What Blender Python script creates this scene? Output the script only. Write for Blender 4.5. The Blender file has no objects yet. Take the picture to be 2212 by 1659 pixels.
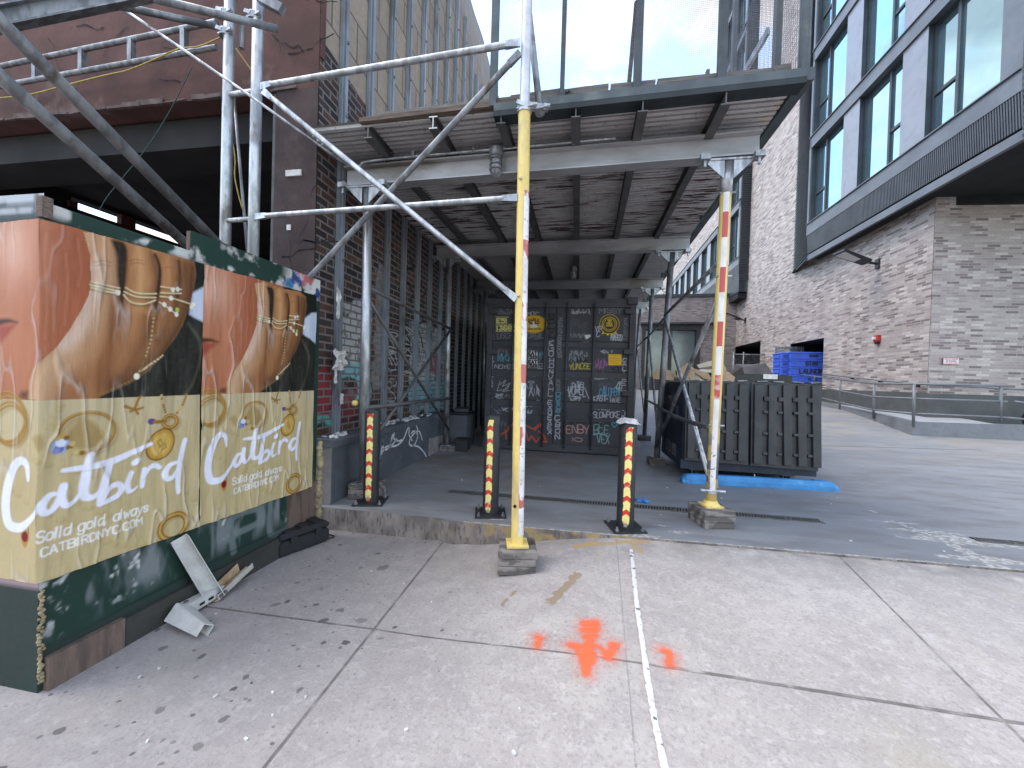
import bpy, bmesh, math, random
import numpy as np
from mathutils import Vector, Matrix

random.seed(7)
RNG = np.random.default_rng(11)
SC = bpy.context.scene
COL = SC.collection
rad = math.radians

# ------------------------------------------------------------------ camera
FPX, PW, PH = 831.0, 2212, 1659
CAM_Z = 1.2
cam_rot = (Matrix.Rotation(rad(9.7), 3, 'Z') @ Matrix.Rotation(rad(90 - .75), 3, 'X') @ Matrix.Rotation(rad(1.7), 3, 'Z'))
CAM = Vector((0, 0, CAM_Z))
cd = bpy.data.cameras.new('camera'); cam = bpy.data.objects.new('camera', cd); COL.objects.link(cam)
cd.sensor_width = 36; cd.lens = 36 * FPX / PW; cd.clip_start = .02; cd.clip_end = 2000
cam.matrix_world = Matrix.Translation(CAM) @ cam_rot.to_4x4()
SC.camera = cam


# measuring helpers: where a sight line of the survey photograph meets a surveyed plane
def ray(x, y): return cam_rot @ Vector(((x - PW / 2) / FPX, -(y - PH / 2) / FPX, -1))
def atX(x, y, v): r = ray(x, y); return CAM + r * ((v - CAM.x) / r.x)
def atY(x, y, v): r = ray(x, y); return CAM + r * ((v - CAM.y) / r.y)
def atZ(x, y, v): r = ray(x, y); return CAM + r * ((v - CAM.z) / r.z)


def sstep(a, b, x):
    t = min(1, max(0, (x - a) / (b - a))); return t * t * (3 - 2 * t)


def zs(x, y):                      # pavement height
    edge = -.19 + .175 * sstep(-1.1, .5, x)
    near = -.15
    t = min(1, max(0, (y - .6) / 2.5))
    return near + (edge - near) * t


def zd(x, y):                      # driveway height: flat under the shed, climbing to the right rear
    k = sstep(1.2, 3.2, x)
    h = 0
    pts = [(5, 0), (9.6, .25), (12.8, .55), (20, .75), (60, .8)]
    if y > 5:
        for (a, ha), (b, hb) in zip(pts, pts[1:]):
            if y <= b: h = ha + (hb - ha) * (y - a) / (b - a); break
        else: h = .8
    return h * k


def atS(x, y, f=zs):
    r = ray(x, y); lo, hi, t = .5, None, .5
    while t < 120 and hi is None:
        t *= 1.02; p = CAM + r * t
        if p.z < f(p.x, p.y): hi = t
        else: lo = t
    for _ in range(30):
        m = (lo + hi) / 2; p = CAM + r * m
        if p.z < f(p.x, p.y): hi = m
        else: lo = m
    return Vector((p.x, p.y, f(p.x, p.y)))


# ------------------------------------------------------------------ naming
def tag(o, label=None, cat=None, group=None, kind=None):
    if label: o['label'] = label
    if cat: o['category'] = cat
    if group: o['group'] = group
    if kind: o['kind'] = kind
    return o


def thing(name, loc, label, cat, group=None):
    o = bpy.data.objects.new(name, None); COL.objects.link(o); o.location = loc
    o.empty_display_size = .1
    return tag(o, label, cat, group)


def wloc(o):
    v = Vector((0, 0, 0))
    while o: v = v + o.location; o = o.parent
    return v


def copy_tree(o, parent=None):
    c = o.copy(); COL.objects.link(c); c.parent = parent
    for ch in o.children: copy_tree(ch, c)
    return c


def frame(d, up=Vector((0, 0, 1))):
    d = d.normalized()
    if abs(d.dot(up)) > .98: up = Vector((0, 1, 0))
    s = d.cross(up).normalized(); u = s.cross(d).normalized()
    return d, s, u


class MB:
    def __init__(s): s.v = []; s.f = []; s.m = []; s.cur = 0
    def add(s, vs, fs):
        b = len(s.v); s.v += [tuple(p) for p in vs]
        s.f += [tuple(b + i for i in f) for f in fs]; s.m += [s.cur] * len(fs); return s
    def hexa(s, p): # 8 points: bottom ring 0-3, top ring 4-7
        return s.add(p, [(3, 2, 1, 0), (4, 5, 6, 7), (0, 1, 5, 4), (1, 2, 6, 5), (2, 3, 7, 6), (3, 0, 4, 7)])
    def box(s, x0, x1, y0, y1, z0, z1):
        return s.hexa([(x0, y0, z0), (x1, y0, z0), (x1, y1, z0), (x0, y1, z0), (x0, y0, z1), (x1, y0, z1), (x1, y1, z1), (x0, y1, z1)])
    def rbox(s, c, size, rz=0, rx=0, ry=0, bev=0):
        R = Matrix.Rotation(rz, 3, 'Z') @ Matrix.Rotation(ry, 3, 'Y') @ Matrix.Rotation(rx, 3, 'X'); c = Vector(c)
        a, b, h = [q / 2 for q in size]
        if bev:
            w = bev; vs = []
            for z, k in ((-h, w), (-h + w, 0), (h - w, 0), (h, w)):
                A, B = a - k, b - k; e = w * .6
                vs += [c + R @ Vector(q) for q in ((-A + e, -B, z), (A - e, -B, z), (A, -B + e, z), (A, B - e, z), (A - e, B, z), (-A + e, B, z), (-A, B - e, z), (-A, -B + e, z))]
            fs = [tuple(range(7, -1, -1)), tuple(range(24, 32))]
            for k in range(3):
                for i in range(8):
                    j = (i + 1) % 8; fs.append((k * 8 + i, k * 8 + j, k * 8 + 8 + j, k * 8 + 8 + i))
            return s.add(vs, fs)
        return s.hexa([c + R @ Vector(q) for q in ((-a, -b, -h), (a, -b, -h), (a, b, -h), (-a, b, -h), (-a, -b, h), (a, -b, h), (a, b, h), (-a, b, h))])
    def bar(s, p, q, w, h, up=Vector((0, 0, 1)), w2=None, h2=None):   # w sideways, h along up
        p, q = Vector(p), Vector(q); d, sd, u = frame(q - p, up); w2 = w2 or w; h2 = h2 or h
        a = [p - sd * w / 2 - u * h / 2, p + sd * w / 2 - u * h / 2, p + sd * w / 2 + u * h / 2, p - sd * w / 2 + u * h / 2]
        b = [q - sd * w2 / 2 - u * h2 / 2, q + sd * w2 / 2 - u * h2 / 2, q + sd * w2 / 2 + u * h2 / 2, q - sd * w2 / 2 + u * h2 / 2]
        return s.hexa(a + b)
    def ext(s, p, q, prof, up=Vector((0, 0, 1))):   # profile polygon (side, up) swept p->q
        p, q = Vector(p), Vector(q); d, sd, u = frame(q - p, up); n = len(prof)
        vs = [p + sd * a + u * b for a, b in prof] + [q + sd * a + u * b for a, b in prof]
        return s.add(vs, [tuple(range(n - 1, -1, -1)), tuple(range(n, 2 * n))] + [(i, (i + 1) % n, n + (i + 1) % n, n + i) for i in range(n)])
    def ibeam(s, p, q, w, h, t=.012, up=Vector((0, 0, 1))):
        a, b = w / 2, h / 2; k = t / 2
        return s.ext(p, q, [(-a, -b), (a, -b), (a, -b + t), (k, -b + t), (k, b - t), (a, b - t), (a, b), (-a, b), (-a, b - t), (-k, b - t), (-k, -b + t), (-a, -b + t)], up)
    def tube(s, pts, r, n=12, cap=True):
        pts = [Vector(p) for p in pts]; m = len(pts); rs = r if isinstance(r, (list, tuple)) else [r] * m
        vs = []; up = Vector((.3, .2, 1)).normalized(); pu = None
        for i, p in enumerate(pts):
            d = (pts[min(i + 1, m - 1)] - pts[max(i - 1, 0)]).normalized()
            if pu is None:
                _, sd, u = frame(d, Vector((0, 0, 1)))
            else:
                u = (pu - d * pu.dot(d)).normalized(); sd = d.cross(u)
            pu = u
            for k in range(n):
                a = 2 * math.pi * k / n; vs.append(p + (sd * math.cos(a) + u * math.sin(a)) * rs[i])
        fs = []
        for i in range(m - 1):
            for k in range(n):
                k2 = (k + 1) % n; fs.append((i * n + k, i * n + k2, i * n + n + k2, i * n + n + k))
        if cap: fs += [tuple(range(n - 1, -1, -1)), tuple(range((m - 1) * n, m * n))]
        return s.add(vs, fs)
    def lathe(s, c, prof, n=24, axis=None):
        c = Vector(c); d, sd, u = frame(axis or Vector((0, 0, 1)), Vector((0, 1, 0))); vs = []
        for r, z in prof:
            for k in range(n):
                a = 2 * math.pi * k / n; vs.append(c + d * z + (sd * math.cos(a) + u * math.sin(a)) * r)
        fs = []
        for i in range(len(prof) - 1):
            for k in range(n):
                k2 = (k + 1) % n; fs.append((i * n + k, i * n + k2, i * n + n + k2, i * n + n + k))
        fs += [tuple(range(n - 1, -1, -1)), tuple(range((len(prof) - 1) * n, len(prof) * n))]
        return s.add(vs, fs)
    def arc(s, p, q, r, a0, a1, n=8, t=.0):      # strip of a cylinder wall, axis p->q; angle 0 = world +X
        p, q = Vector(p), Vector(q); vs = []
        for e in (p, q):
            for k in range(n + 1):
                a = a0 + (a1 - a0) * k / n; vs.append(e + Vector((math.cos(a), math.sin(a), 0)) * r)
        return s.add(vs, [(k, k + 1, n + 2 + k, n + 1 + k) for k in range(n)])
    def poly(s, pts, thick, nrm):
        nrm = Vector(nrm).normalized() * thick; n = len(pts)
        vs = [Vector(p) for p in pts] + [Vector(p) - nrm for p in pts]
        return s.add(vs, [tuple(range(n)), tuple(range(2 * n - 1, n - 1, -1))] + [((i + 1) % n, i, n + i, n + (i + 1) % n) for i in range(n)])
    def build_each(s, name, mat, parent=None, smooth=False, bevel=0):
        """every connected piece becomes an object of its own"""
        par = list(range(len(s.v)))
        def find(i):
            while par[i] != i: par[i] = par[par[i]]; i = par[i]
            return i
        for f in s.f:
            a = find(f[0])
            for i in f[1:]: par[find(i)] = a
        groups = {}
        for f in s.f: groups.setdefault(find(f[0]), []).append(f)
        for fs in groups.values():
            q = MB(); ix = {}
            for f in fs:
                for i in f:
                    if i not in ix: ix[i] = len(q.v); q.v.append(s.v[i])
            q.f = [tuple(ix[i] for i in f) for f in fs]; q.m = [0] * len(fs); q.build(name, mat, parent, smooth, bevel)
    def build(s, name, mat, parent=None, smooth=False, bevel=0):
        me = bpy.data.meshes.new(name); o = bpy.data.objects.new(name, me); COL.objects.link(o)
        off = wloc(parent) if parent else Vector((0, 0, 0))
        me.from_pydata([Vector(p) - off for p in s.v], [], s.f)
        bm = bmesh.new(); bm.from_mesh(me); bmesh.ops.recalc_face_normals(bm, faces=bm.faces); bm.to_mesh(me); bm.free()
        for q in (mat if isinstance(mat, (list, tuple)) else [mat]): me.materials.append(q)
        if any(s.m): me.polygons.foreach_set('material_index', s.m)
        if smooth:
            me.polygons.foreach_set('use_smooth', [True] * len(me.polygons))
            if smooth == 'auto':
                md = o.modifiers.new('edges', 'EDGE_SPLIT'); md.split_angle = rad(40)
        if bevel:
            md = o.modifiers.new('bevel', 'BEVEL'); md.width = bevel; md.segments = 2; md.limit_method = 'ANGLE'
        if parent: o.parent = parent
        return o


def grid_obj(name, P, mat, parent=None, colors=None, smooth=True):
    """P: array (rows, cols, 3) of world points"""
    n, m, _ = P.shape; off = wloc(parent) if parent else Vector((0, 0, 0))
    me = bpy.data.meshes.new(name); V = (P.reshape(-1, 3) - np.array(off)).astype(np.float32)
    idx = np.arange(n * m).reshape(n, m)
    F = np.stack([idx[:-1, :-1], idx[:-1, 1:], idx[1:, 1:], idx[1:, :-1]], -1).reshape(-1, 4)
    me.vertices.add(n * m); me.vertices.foreach_set('co', V.ravel())
    me.loops.add(F.size); me.loops.foreach_set('vertex_index', F.ravel().astype(np.int32))
    me.polygons.add(len(F)); me.polygons.foreach_set('loop_start', (np.arange(len(F)) * 4).astype(np.int32))
    me.polygons.foreach_set('use_smooth', [bool(smooth)] * len(F))
    me.update(calc_edges=True); me.validate()
    if colors is not None:
        ca = me.color_attributes.new('Col', 'FLOAT_COLOR', 'POINT')
        c = np.ones((n * m, 4), np.float32); k = colors.shape[-1]; c[:, :k] = colors.reshape(-1, k); ca.data.foreach_set('color', c.ravel())
    me.materials.append(mat); o = bpy.data.objects.new(name, me); COL.objects.link(o)
    if parent: o.parent = parent
    return o


# ------------------------------------------------------------------ materials
def lin(c):
    return tuple(((q / 255) / 12.92 if q / 255 <= .04045 else ((q / 255 + .055) / 1.055) ** 2.4) for q in c)


class NT:
    def __init__(s, name):
        s.m = bpy.data.materials.new(name); s.m.use_nodes = True; s.t = s.m.node_tree; s.n = s.t.nodes
        s.b = s.n['Principled BSDF']
        s.pos = s.n.new('ShaderNodeNewGeometry').outputs['Position']
        s.sx = s.n.new('ShaderNodeSeparateXYZ'); s.link(s.pos, s.sx.inputs[0])
        s.x, s.y, s.z = s.sx.outputs
    def link(s, a, b):
        if isinstance(a, (int, float)): b.default_value = a
        elif isinstance(a, tuple): b.default_value = a if len(a) == 4 or b.type == 'VECTOR' else (*a, 1)
        else: s.t.links.new(a, b)
    def math(s, op, a, b=0, c=None, clamp=False):
        q = s.n.new('ShaderNodeMath'); q.operation = op; q.use_clamp = clamp
        s.link(a, q.inputs[0]); s.link(b, q.inputs[1])
        if c is not None: s.link(c, q.inputs[2])
        return q.outputs[0]
    def vec(s, x=0., y=0., z=0.):
        q = s.n.new('ShaderNodeCombineXYZ')
        for a, b in zip((x, y, z), q.inputs): s.link(a, b)
        return q.outputs[0]
    def scale(s, v, k):
        q = s.n.new('ShaderNodeMapping'); s.link(v, q.inputs[0]); q.inputs['Scale'].default_value = k if isinstance(k, tuple) else (k, k, k); return q.outputs[0]
    def noise(s, scale, detail=4, v=None, rough=.55, dist=0):
        q = s.n.new('ShaderNodeTexNoise'); s.link(v if v is not None else s.pos, q.inputs['Vector'])
        q.inputs['Scale'].default_value = scale; q.inputs['Detail'].default_value = detail; q.inputs['Roughness'].default_value = rough; q.inputs['Distortion'].default_value = dist
        return q.outputs[0]
    def vor(s, scale, v=None, feat='F1'):
        q = s.n.new('ShaderNodeTexVoronoi'); q.feature = feat; s.link(v if v is not None else s.pos, q.inputs['Vector']); q.inputs['Scale'].default_value = scale; return q
    def ramp(s, f, stops, interp='LINEAR'):
        q = s.n.new('ShaderNodeValToRGB'); s.link(f, q.inputs[0]); e = q.color_ramp; e.interpolation = interp
        while len(e.elements) < len(stops): e.elements.new(.5)
        for el, (p, c) in zip(e.elements, stops):
            el.position = p; el.color = (c, c, c, 1) if isinstance(c, (int, float)) else (*c[:3], 1)
        return q.outputs[0]
    def sm(s, f, a, b):
        q = s.n.new('ShaderNodeMapRange'); q.interpolation_type = 'SMOOTHSTEP'; s.link(f, q.inputs[0]); q.inputs[1].default_value = a; q.inputs[2].default_value = b; return q.outputs[0]
    def mix(s, f, a, b, mode='MIX'):
        q = s.n.new('ShaderNodeMix'); q.data_type = 'RGBA'; q.blend_type = mode
        s.link(f, q.inputs[0]); s.link(a, q.inputs[6]); s.link(b, q.inputs[7]); return q.outputs[2]
    def bump(s, h, k=.3, d=.01):
        q = s.n.new('ShaderNodeBump'); s.link(h, q.inputs['Height']); q.inputs['Strength'].default_value = k; q.inputs['Distance'].default_value = d; s.t.links.new(q.outputs[0], s.b.inputs['Normal'])
    def out(s, col, rough=.6, metal=0., spec=None):
        s.link(col, s.b.inputs['Base Color']); s.link(rough, s.b.inputs['Roughness']); s.link(metal, s.b.inputs['Metallic'])
        if spec is not None: s.b.inputs['Specular IOR Level'].default_value = spec
        return s.m


def simple(name, c1, c2=None, scale=8, rough=.6, metal=0., bump=.15, dirt=None, stretch=None, spec=None, lo=.35, hi=.65):
    t = NT(name); c2 = c2 or tuple(q * .7 for q in c1)
    v = t.scale(t.pos, stretch) if stretch else t.pos
    f = t.noise(scale, 6, v); col = t.mix(t.sm(f, lo, hi), c1, c2)
    f2 = t.noise(scale * 7, 3, v)
    col = t.mix(t.math('MULTIPLY', t.sm(f2, .45, .75), .35), col, tuple(q * .6 for q in c1))
    if dirt:
        dm = t.sm(t.noise(scale * .45, 7, v, .65), .56, .68); col = t.mix(dm, col, dirt)
    t.bump(f2, bump, .004)
    r = t.math('ADD', t.math('MULTIPLY', f, .25), rough - .12)
    return t.out(col, r, metal, spec)


def bricks(name, axis, bw, bh, tones, mortar, msize=.006, off=.5, rough=.85, bumpk=.5, paint=None, tint=None):
    """axis 'x' = wall with constant x (runs along y), 'y' = wall running along x"""
    t = NT(name); u = t.y if axis == 'x' else t.x
    v = t.vec(u, t.z, 0.)
    q = t.n.new('ShaderNodeTexBrick'); t.link(v, q.inputs['Vector']); q.offset = off
    q.inputs['Scale'].default_value = 1; q.inputs['Mortar Size'].default_value = msize; q.inputs['Mortar Smooth'].default_value = .3
    q.inputs['Brick Width'].default_value = bw; q.inputs['Row Height'].default_value = bh
    q.inputs['Color1'].default_value = (0, 0, 0, 1); q.inputs['Color2'].default_value = (1, 1, 1, 1); q.inputs['Mortar'].default_value = (.5, .5, .5, 1)
    rnd, fac = q.outputs[0], q.outputs[1]
    n = len(tones); col = t.ramp(rnd, [(i / n, c) for i, c in enumerate(tones)], 'CONSTANT')
    f = t.noise(25, 5); col = t.mix(t.math('MULTIPLY', t.sm(f, .35, .7), .35), col, tuple(k * .55 for k in tones[0]))
    big = t.noise(1.3, 5); col = t.mix(t.math('MULTIPLY', t.sm(big, .4, .7), .25), col, tuple(k * .5 for k in tones[-1]))
    run = t.noise(1., 6, t.scale(t.pos, (1.6, 1.6, .22)), .65); col = t.mix(t.math('MULTIPLY', t.sm(run, .52, .7), .3), col, tuple(k * .55 for k in tones[0])); col = t.mix(t.math('MULTIPLY', t.sm(run, .46, .3), .22), col, tuple(min(.6, k * 1.5) for k in tones[0]))
    if paint: col = paint(t, u, col, rnd)
    col = t.mix(fac, col, mortar)
    if tint: col = tint(t, u, col)
    h = t.math('ADD', t.math('MULTIPLY', t.math('SUBTRACT', 1, fac), .8), t.math('MULTIPLY', f, .4))
    h = t.math('ADD', h, t.math('MULTIPLY', rnd, .3))
    t.bump(h, bumpk, .008)
    return t.out(col, rough, 0, .25)


# ------------------------------------------------------------------ painting on fine meshes (prints, graffiti)
class Paint:
    """a picture sampled at the vertices of a fine grid: u to the right, v up, in metres"""
    def __init__(s, u0, u1, v0, v1, step, base):
        s.nu = int((u1 - u0) / step) + 1; s.nv = int((v1 - v0) / step) + 1
        s.U, s.V = np.meshgrid(np.linspace(u0, u1, s.nu), np.linspace(v0, v1, s.nv)); s.step = step
        s.C = np.empty((s.nv, s.nu, 3)); s.C[:] = np.array(base)
    def blend(s, a, c, sl=None):
        t = s.C if sl is None else s.C[sl]
        t[...] = t * (1 - a[..., None]) + np.array(c) * a[..., None]
    def win(s, pts, pad):
        us = [p[0] for p in pts]; vs = [p[1] for p in pts]
        u = s.U[0]; v = s.V[:, 0]
        i0, i1 = np.searchsorted(u, min(us) - pad), np.searchsorted(u, max(us) + pad)
        j0, j1 = np.searchsorted(v, min(vs) - pad), np.searchsorted(v, max(vs) + pad)
        return (slice(j0, j1), slice(i0, i1))
    def dist(s, pts, sl, wid=None):
        U, V = s.U[sl], s.V[sl]; D = np.full(U.shape, 9.)
        ws = wid if wid else [0] * len(pts)
        for (a, b, wa, wb) in zip(pts[:-1], pts[1:], ws[:-1], ws[1:]):
            dx, dy = b[0] - a[0], b[1] - a[1]; L = dx * dx + dy * dy + 1e-12
            t = np.clip(((U - a[0]) * dx + (V - a[1]) * dy) / L, 0, 1)
            D = np.minimum(D, np.hypot(U - a[0] - t * dx, V - a[1] - t * dy) - (wa + (wb - wa) * t))
        return D
    def stroke(s, pts, w, c, a=1., soft=None, curve=False):
        if len(pts) < 2: return
        ws = list(w) if isinstance(w, (list, tuple)) else [w] * len(pts)
        if curve: pts, ws = smooth_curve(pts, ws)
        soft = soft or s.step * .8
        sl = s.win(pts, max(ws) + soft * 2)
        if s.U[sl].size == 0: return
        D = s.dist(pts, sl, [q / 2 for q in ws])
        s.blend(np.clip(.5 - D / (2 * soft), 0, 1) * a, c, sl)
    def inside(s, pts, sl):
        U, V = s.U[sl], s.V[sl]; I = np.zeros(U.shape, bool); n = len(pts)
        for i in range(n):
            x1, y1 = pts[i]; x2, y2 = pts[(i + 1) % n]
            if y1 == y2: continue
            I ^= ((y1 > V) != (y2 > V)) & (U < (x2 - x1) * (V - y1) / (y2 - y1) + x1)
        return I
    def fill(s, pts, c, a=1., soft=None, curve=False):
        if curve: pts, _ = smooth_curve(list(pts) + [pts[0]], [0] * (len(pts) + 1)); pts = pts[:-1]
        soft = soft or s.step * .8; sl = s.win(pts, soft * 2)
        if s.U[sl].size == 0: return
        D = s.dist(list(pts) + [pts[0]], sl); D = np.where(s.inside(pts, sl), -D, D)
        s.blend(np.clip(.5 - D / (2 * soft), 0, 1) * a, c, sl)
    def ellipse(s, c, rx, ry, col, w=None, rot=0, a=1., n=40, soft=None):
        pts = []
        for k in range(n + (1 if w else 0)):
            t = 2 * math.pi * k / n; x, y = rx * math.cos(t), ry * math.sin(t)
            pts.append((c[0] + x * math.cos(rot) - y * math.sin(rot), c[1] + x * math.sin(rot) + y * math.cos(rot)))
        if w: s.stroke(pts, w, col, a, soft)
        else: s.fill(pts, col, a, soft)
    def noise(s, k, oct=4, seed=0, sx=1, sy=1):
        r = np.random.default_rng(seed); out = np.zeros(s.U.shape); amp = 1; tot = 0
        for o in range(oct):
            gx, gy = k * sx * 2 ** o, k * sy * 2 ** o
            x = (s.U - s.U.min()) * gx; y = (s.V - s.V.min()) * gy
            G = r.random((int(y.max()) + 3, int(x.max()) + 3)); i, j = y.astype(int), x.astype(int); fy, fx = y - i, x - j
            fy = fy * fy * (3 - 2 * fy); fx = fx * fx * (3 - 2 * fx)
            out += amp * ((G[i, j] * (1 - fx) + G[i, j + 1] * fx) * (1 - fy) + (G[i + 1, j] * (1 - fx) + G[i + 1, j + 1] * fx) * fy); tot += amp; amp *= .5
        return out / tot
    def text(s, txt, bl, br, tl, w, c, a=1., slant=0., jit=0., seed=1, gap=.3, serif=False):
        """text in the box whose corners are bottom left, bottom right, top left"""
        r = random.Random(seed); ws = [.28 if ch in 'il.,I1' else .5 if ch == ' ' else 1.2 if ch in 'mwMW' else .85 if ch in 'rtscEFLJ' else 1. for ch in txt]
        adv = 1 / (sum(ws) + gap * (len(txt) - 1)); cur = 0
        bl, br, tl = [np.array(q, float) for q in (bl, br, tl)]; ex, ey = br - bl, tl - bl
        for i, ch in enumerate(txt):
            x0 = cur * adv; cur += ws[i] + gap; g = GLYPH.get(ch)
            if ws[i] < .4: x0 -= adv * .36
            if not g: continue
            dx, dy = r.uniform(-jit, jit) * .1, r.uniform(-jit, jit) * .12; sc = 1 + r.uniform(-jit, jit) * .2
            for st in g.split(','):
                P = []
                for k in range(0, len(st), 2):
                    gx = int(st[k]) / 4; gy = {'m': -1, 'q': -2}.get(st[k + 1], None); gy = (int(st[k + 1]) if gy is None else gy) / 6
                    if jit: gx += r.uniform(-jit, jit) * .14; gy += r.uniform(-jit, jit) * .1
                    q = bl + ex * (x0 + adv * (gx * max(.75, ws[i]) + slant * gy + dx)) + ey * (gy * sc + dy); P.append(tuple(q))
                if jit: s.stroke(P, w, c, a, curve=True)
                else: s.stroke(P, w, c, a)
    def scribble(s, bl, br, tl, n, w, c, a=1., seed=1):
        r = random.Random(seed); bl, br, tl = [np.array(q, float) for q in (bl, br, tl)]; ex, ey = br - bl, tl - bl
        for k in range(n):
            x0 = k / n; P = []
            for i in range(r.randint(4, 7)):
                P.append(tuple(bl + ex * (x0 + r.uniform(-.1, 1.1) / n) + ey * r.uniform(0, 1)))
            s.stroke(P, w, c, a, curve=r.random() < .6)


def smooth_curve(pts, ws, k=5):
    P = [np.array(p, float) for p in pts]; out = []; ow = []
    for i in range(len(P) - 1):
        a, b, c, d = P[max(i - 1, 0)], P[i], P[i + 1], P[min(i + 2, len(P) - 1)]
        for j in range(k):
            t = j / k
            out.append(tuple(.5 * ((2 * b) + (c - a) * t + (2 * a - 5 * b + 4 * c - d) * t * t + (3 * b - a - 3 * c + d) * t ** 3))); ow.append(ws[i] + (ws[i + 1] - ws[i]) * t)
    out.append(tuple(P[-1])); ow.append(ws[-1]); return out, ow


GLYPH = {
 'A': '002640,1232', 'B': '00063645443303,3342413000', 'C': '4536160501103041', 'D': '00062645412000', 'E': '46060040,0333', 'F': '460600,0333',
 'G': '45361605011030414323', 'H': '0006,4046,0343', 'I': '2026', 'J': '4641301001', 'K': '0006,460340', 'L': '060040', 'M': '0006234640', 'N': '00064046',
 'O': '103041453616050110', 'P': '00063645443303', 'Q': '103041453616050110,2240', 'R': '00063645443303,2340', 'S': '453616050413334241301001',
 'T': '0646,2026', 'U': '060110304146', 'V': '062046', 'W': '0610233046', 'X': '0046,0640', 'Y': '062346,2320', 'Z': '06460040',
 '0': '103041453616050110', '1': '152620', '2': '05163645440040', '3': '064623334241301001', '4': '30360242', '5': '460604344341301001',
 '6': '4536160501103041423303', '7': '064610', '8': '133344453616050413,1302011030414233', '9': '0110304145361605041343',
 '.': '2021', ',': '211m', '-': '1333', '"': '1615,3635', '*': '2640,2600,0444,0040', '&': '40153635011030',
 'a': '44342414030110203042,4440', 'd': '4640,4434140301103042', 'g': '4434140301103041,444m3q1q0m', 'i': '2024,2526', 'l': '2026', 'o': '103041433414030110',
 's': '43341403123241301001', 'w': '0410233044', 'y': '0420,44201m0q', 'n': '0004,0314344340', 'c': '4334140301103041', 'm': '0004,03142320,23344340', 'p': '040q,0314344341301001',
 'e': '02424334140301103041', 'h': '0006,0314344340', 'r': '0004,031434', 't': '2621304 1'.replace(' ', ''), 'u': '0401103041,4440', 'b': '0006,0314344341301001',
}
CLOUD_OFF, CLOUD_LO, CLOUD_HI = (3.1, 2.2, .9), .41, .54; CLOUD_D, CLOUD_B = (5.3, 5.2, 5.6), (9.8, 9.6, 9.7); SUN_E, EXPO = 1.5, .85
# ------------------------------------------------------------------ shared materials
M = {}
def vcol(name, rough=.6, metal=0., bump=.1, bscale=40, spec=.3, stretch=(1, 1, 1), grain=.0, alpha=False, depth=.004):
    t = NT(name); a = t.n.new('ShaderNodeAttribute'); a.attribute_name = 'Col'
    col = a.outputs['Color']; v = t.scale(t.pos, stretch); f = t.noise(bscale, 5, v)
    if grain: col = t.mix(t.math('MULTIPLY', t.sm(t.noise(bscale * 2, 4), .35, .7), grain), col, (.02, .02, .02))
    t.bump(f, bump, depth); t.out(col, t.math('ADD', t.math('MULTIPLY', f, .3), rough - .15), metal, spec)
    if alpha: t.link(a.outputs['Alpha'], t.b.inputs['Alpha'])
    return t.m

M['galv'] = simple('galvanised_steel', (.54, .55, .565), (.33, .345, .36), 16, .42, .7, .12, (.2, .185, .17), (1, 1, .3), None, .42, .58)
M['galv_dull'] = simple('dull_galvanised_steel', (.29, .295, .305), (.16, .165, .172), 12, .5, .5, .15, (.11, .08, .065), (1, 1, .35), None, .42, .58)
M['stud'] = simple('stud_steel', (.34, .37, .41), (.24, .26, .29), 5, .5, .45, .1, (.17, .17, .165), (1, 1, .25))
M['alu'] = simple('aluminium_beam', (.5, .49, .5), (.36, .355, .36), 5, .5, .5, .15, (.24, .22, .2), (.3, 1, 1))
M['joist'] = simple('joist_steel', (.12, .118, .12), (.085, .083, .085), 6, .6, .3, .2, (.1, .06, .045))
M['joist_end'] = simple('white_paint_end', (.75, .73, .7), (.6, .58, .55), 20, .6)
M['yellow'] = simple('yellow_paint', (.8, .6, .2), (.74, .55, .17), 6, .45, 0, .1, (.52, .4, .17), (1, 1, .4))
M['wood'] = simple('weathered_timber', (.21, .18, .155), (.12, .1, .088), 6, .85, 0, .6, (.075, .066, .06), (6, 6, 30))
M['plank'] = simple('old_plank', (.19, .145, .115), (.11, .075, .055), 5, .85, 0, .6, (.07, .055, .048), (1.2, 14, 22))
M['greywood'] = simple('grey_plank', (.24, .225, .205), (.15, .135, .12), 5, .85, 0, .6, (.1, .085, .075), (1.2, 14, 22))
M['greenwood'] = simple('green_painted_timber', (.085, .105, .112), (.06, .078, .085), 5, .6, 0, .2, (.13, .15, .145), (1, 1, 1))
M['green'] = simple('dark_green_paint', (.012, .036, .026), (.008, .022, .017), 6, .55, 0, .2, (.03, .045, .04))
M['bareply'] = simple('bare_plywood', (.17, .115, .09), (.1, .07, .058), 4, .85, 0, .4, (.07, .055, .05), (6, 6, 1))
M['foam'] = simple('sealing_foam', (.36, .29, .17), (.22, .17, .1), 22, .8, 0, .8, (.2, .14, .07))
M['black'] = simple('black_plastic', (.02, .02, .022), (.014, .014, .016), 10, .45, 0, .1)
M['bollard'] = simple('black_bollard_paint', (.018, .018, .021), (.026, .026, .028), 9, .5, 0, .12, (.035, .034, .034))
M['rubber'] = simple('black_rubber', (.02, .02, .02), None, 10, .8)
M['bolt'] = simple('bolt_steel', (.35, .34, .33), (.2, .16, .12), 30, .45, .8)
M['brownpaint'] = simple('red_brown_render', (.135, .064, .053), (.09, .049, .043), 2.2, .8, 0, .4, (.2, .14, .125), None, .2)
M['pier'] = simple('dark_brown_render', (.088, .06, .057), (.06, .044, .044), 2.5, .8, 0, .4, (.1, .08, .078), None, .2)
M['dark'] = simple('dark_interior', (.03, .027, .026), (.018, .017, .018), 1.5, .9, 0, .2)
M['redwood'] = simple('red_brown_joinery', (.16, .06, .045), (.1, .04, .03), 6, .7)
M['lowwall'] = simple('grey_wall_paint', (.1, .105, .12), (.075, .08, .092), 3, .65, 0, .25, (.055, .055, .06))
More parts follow.
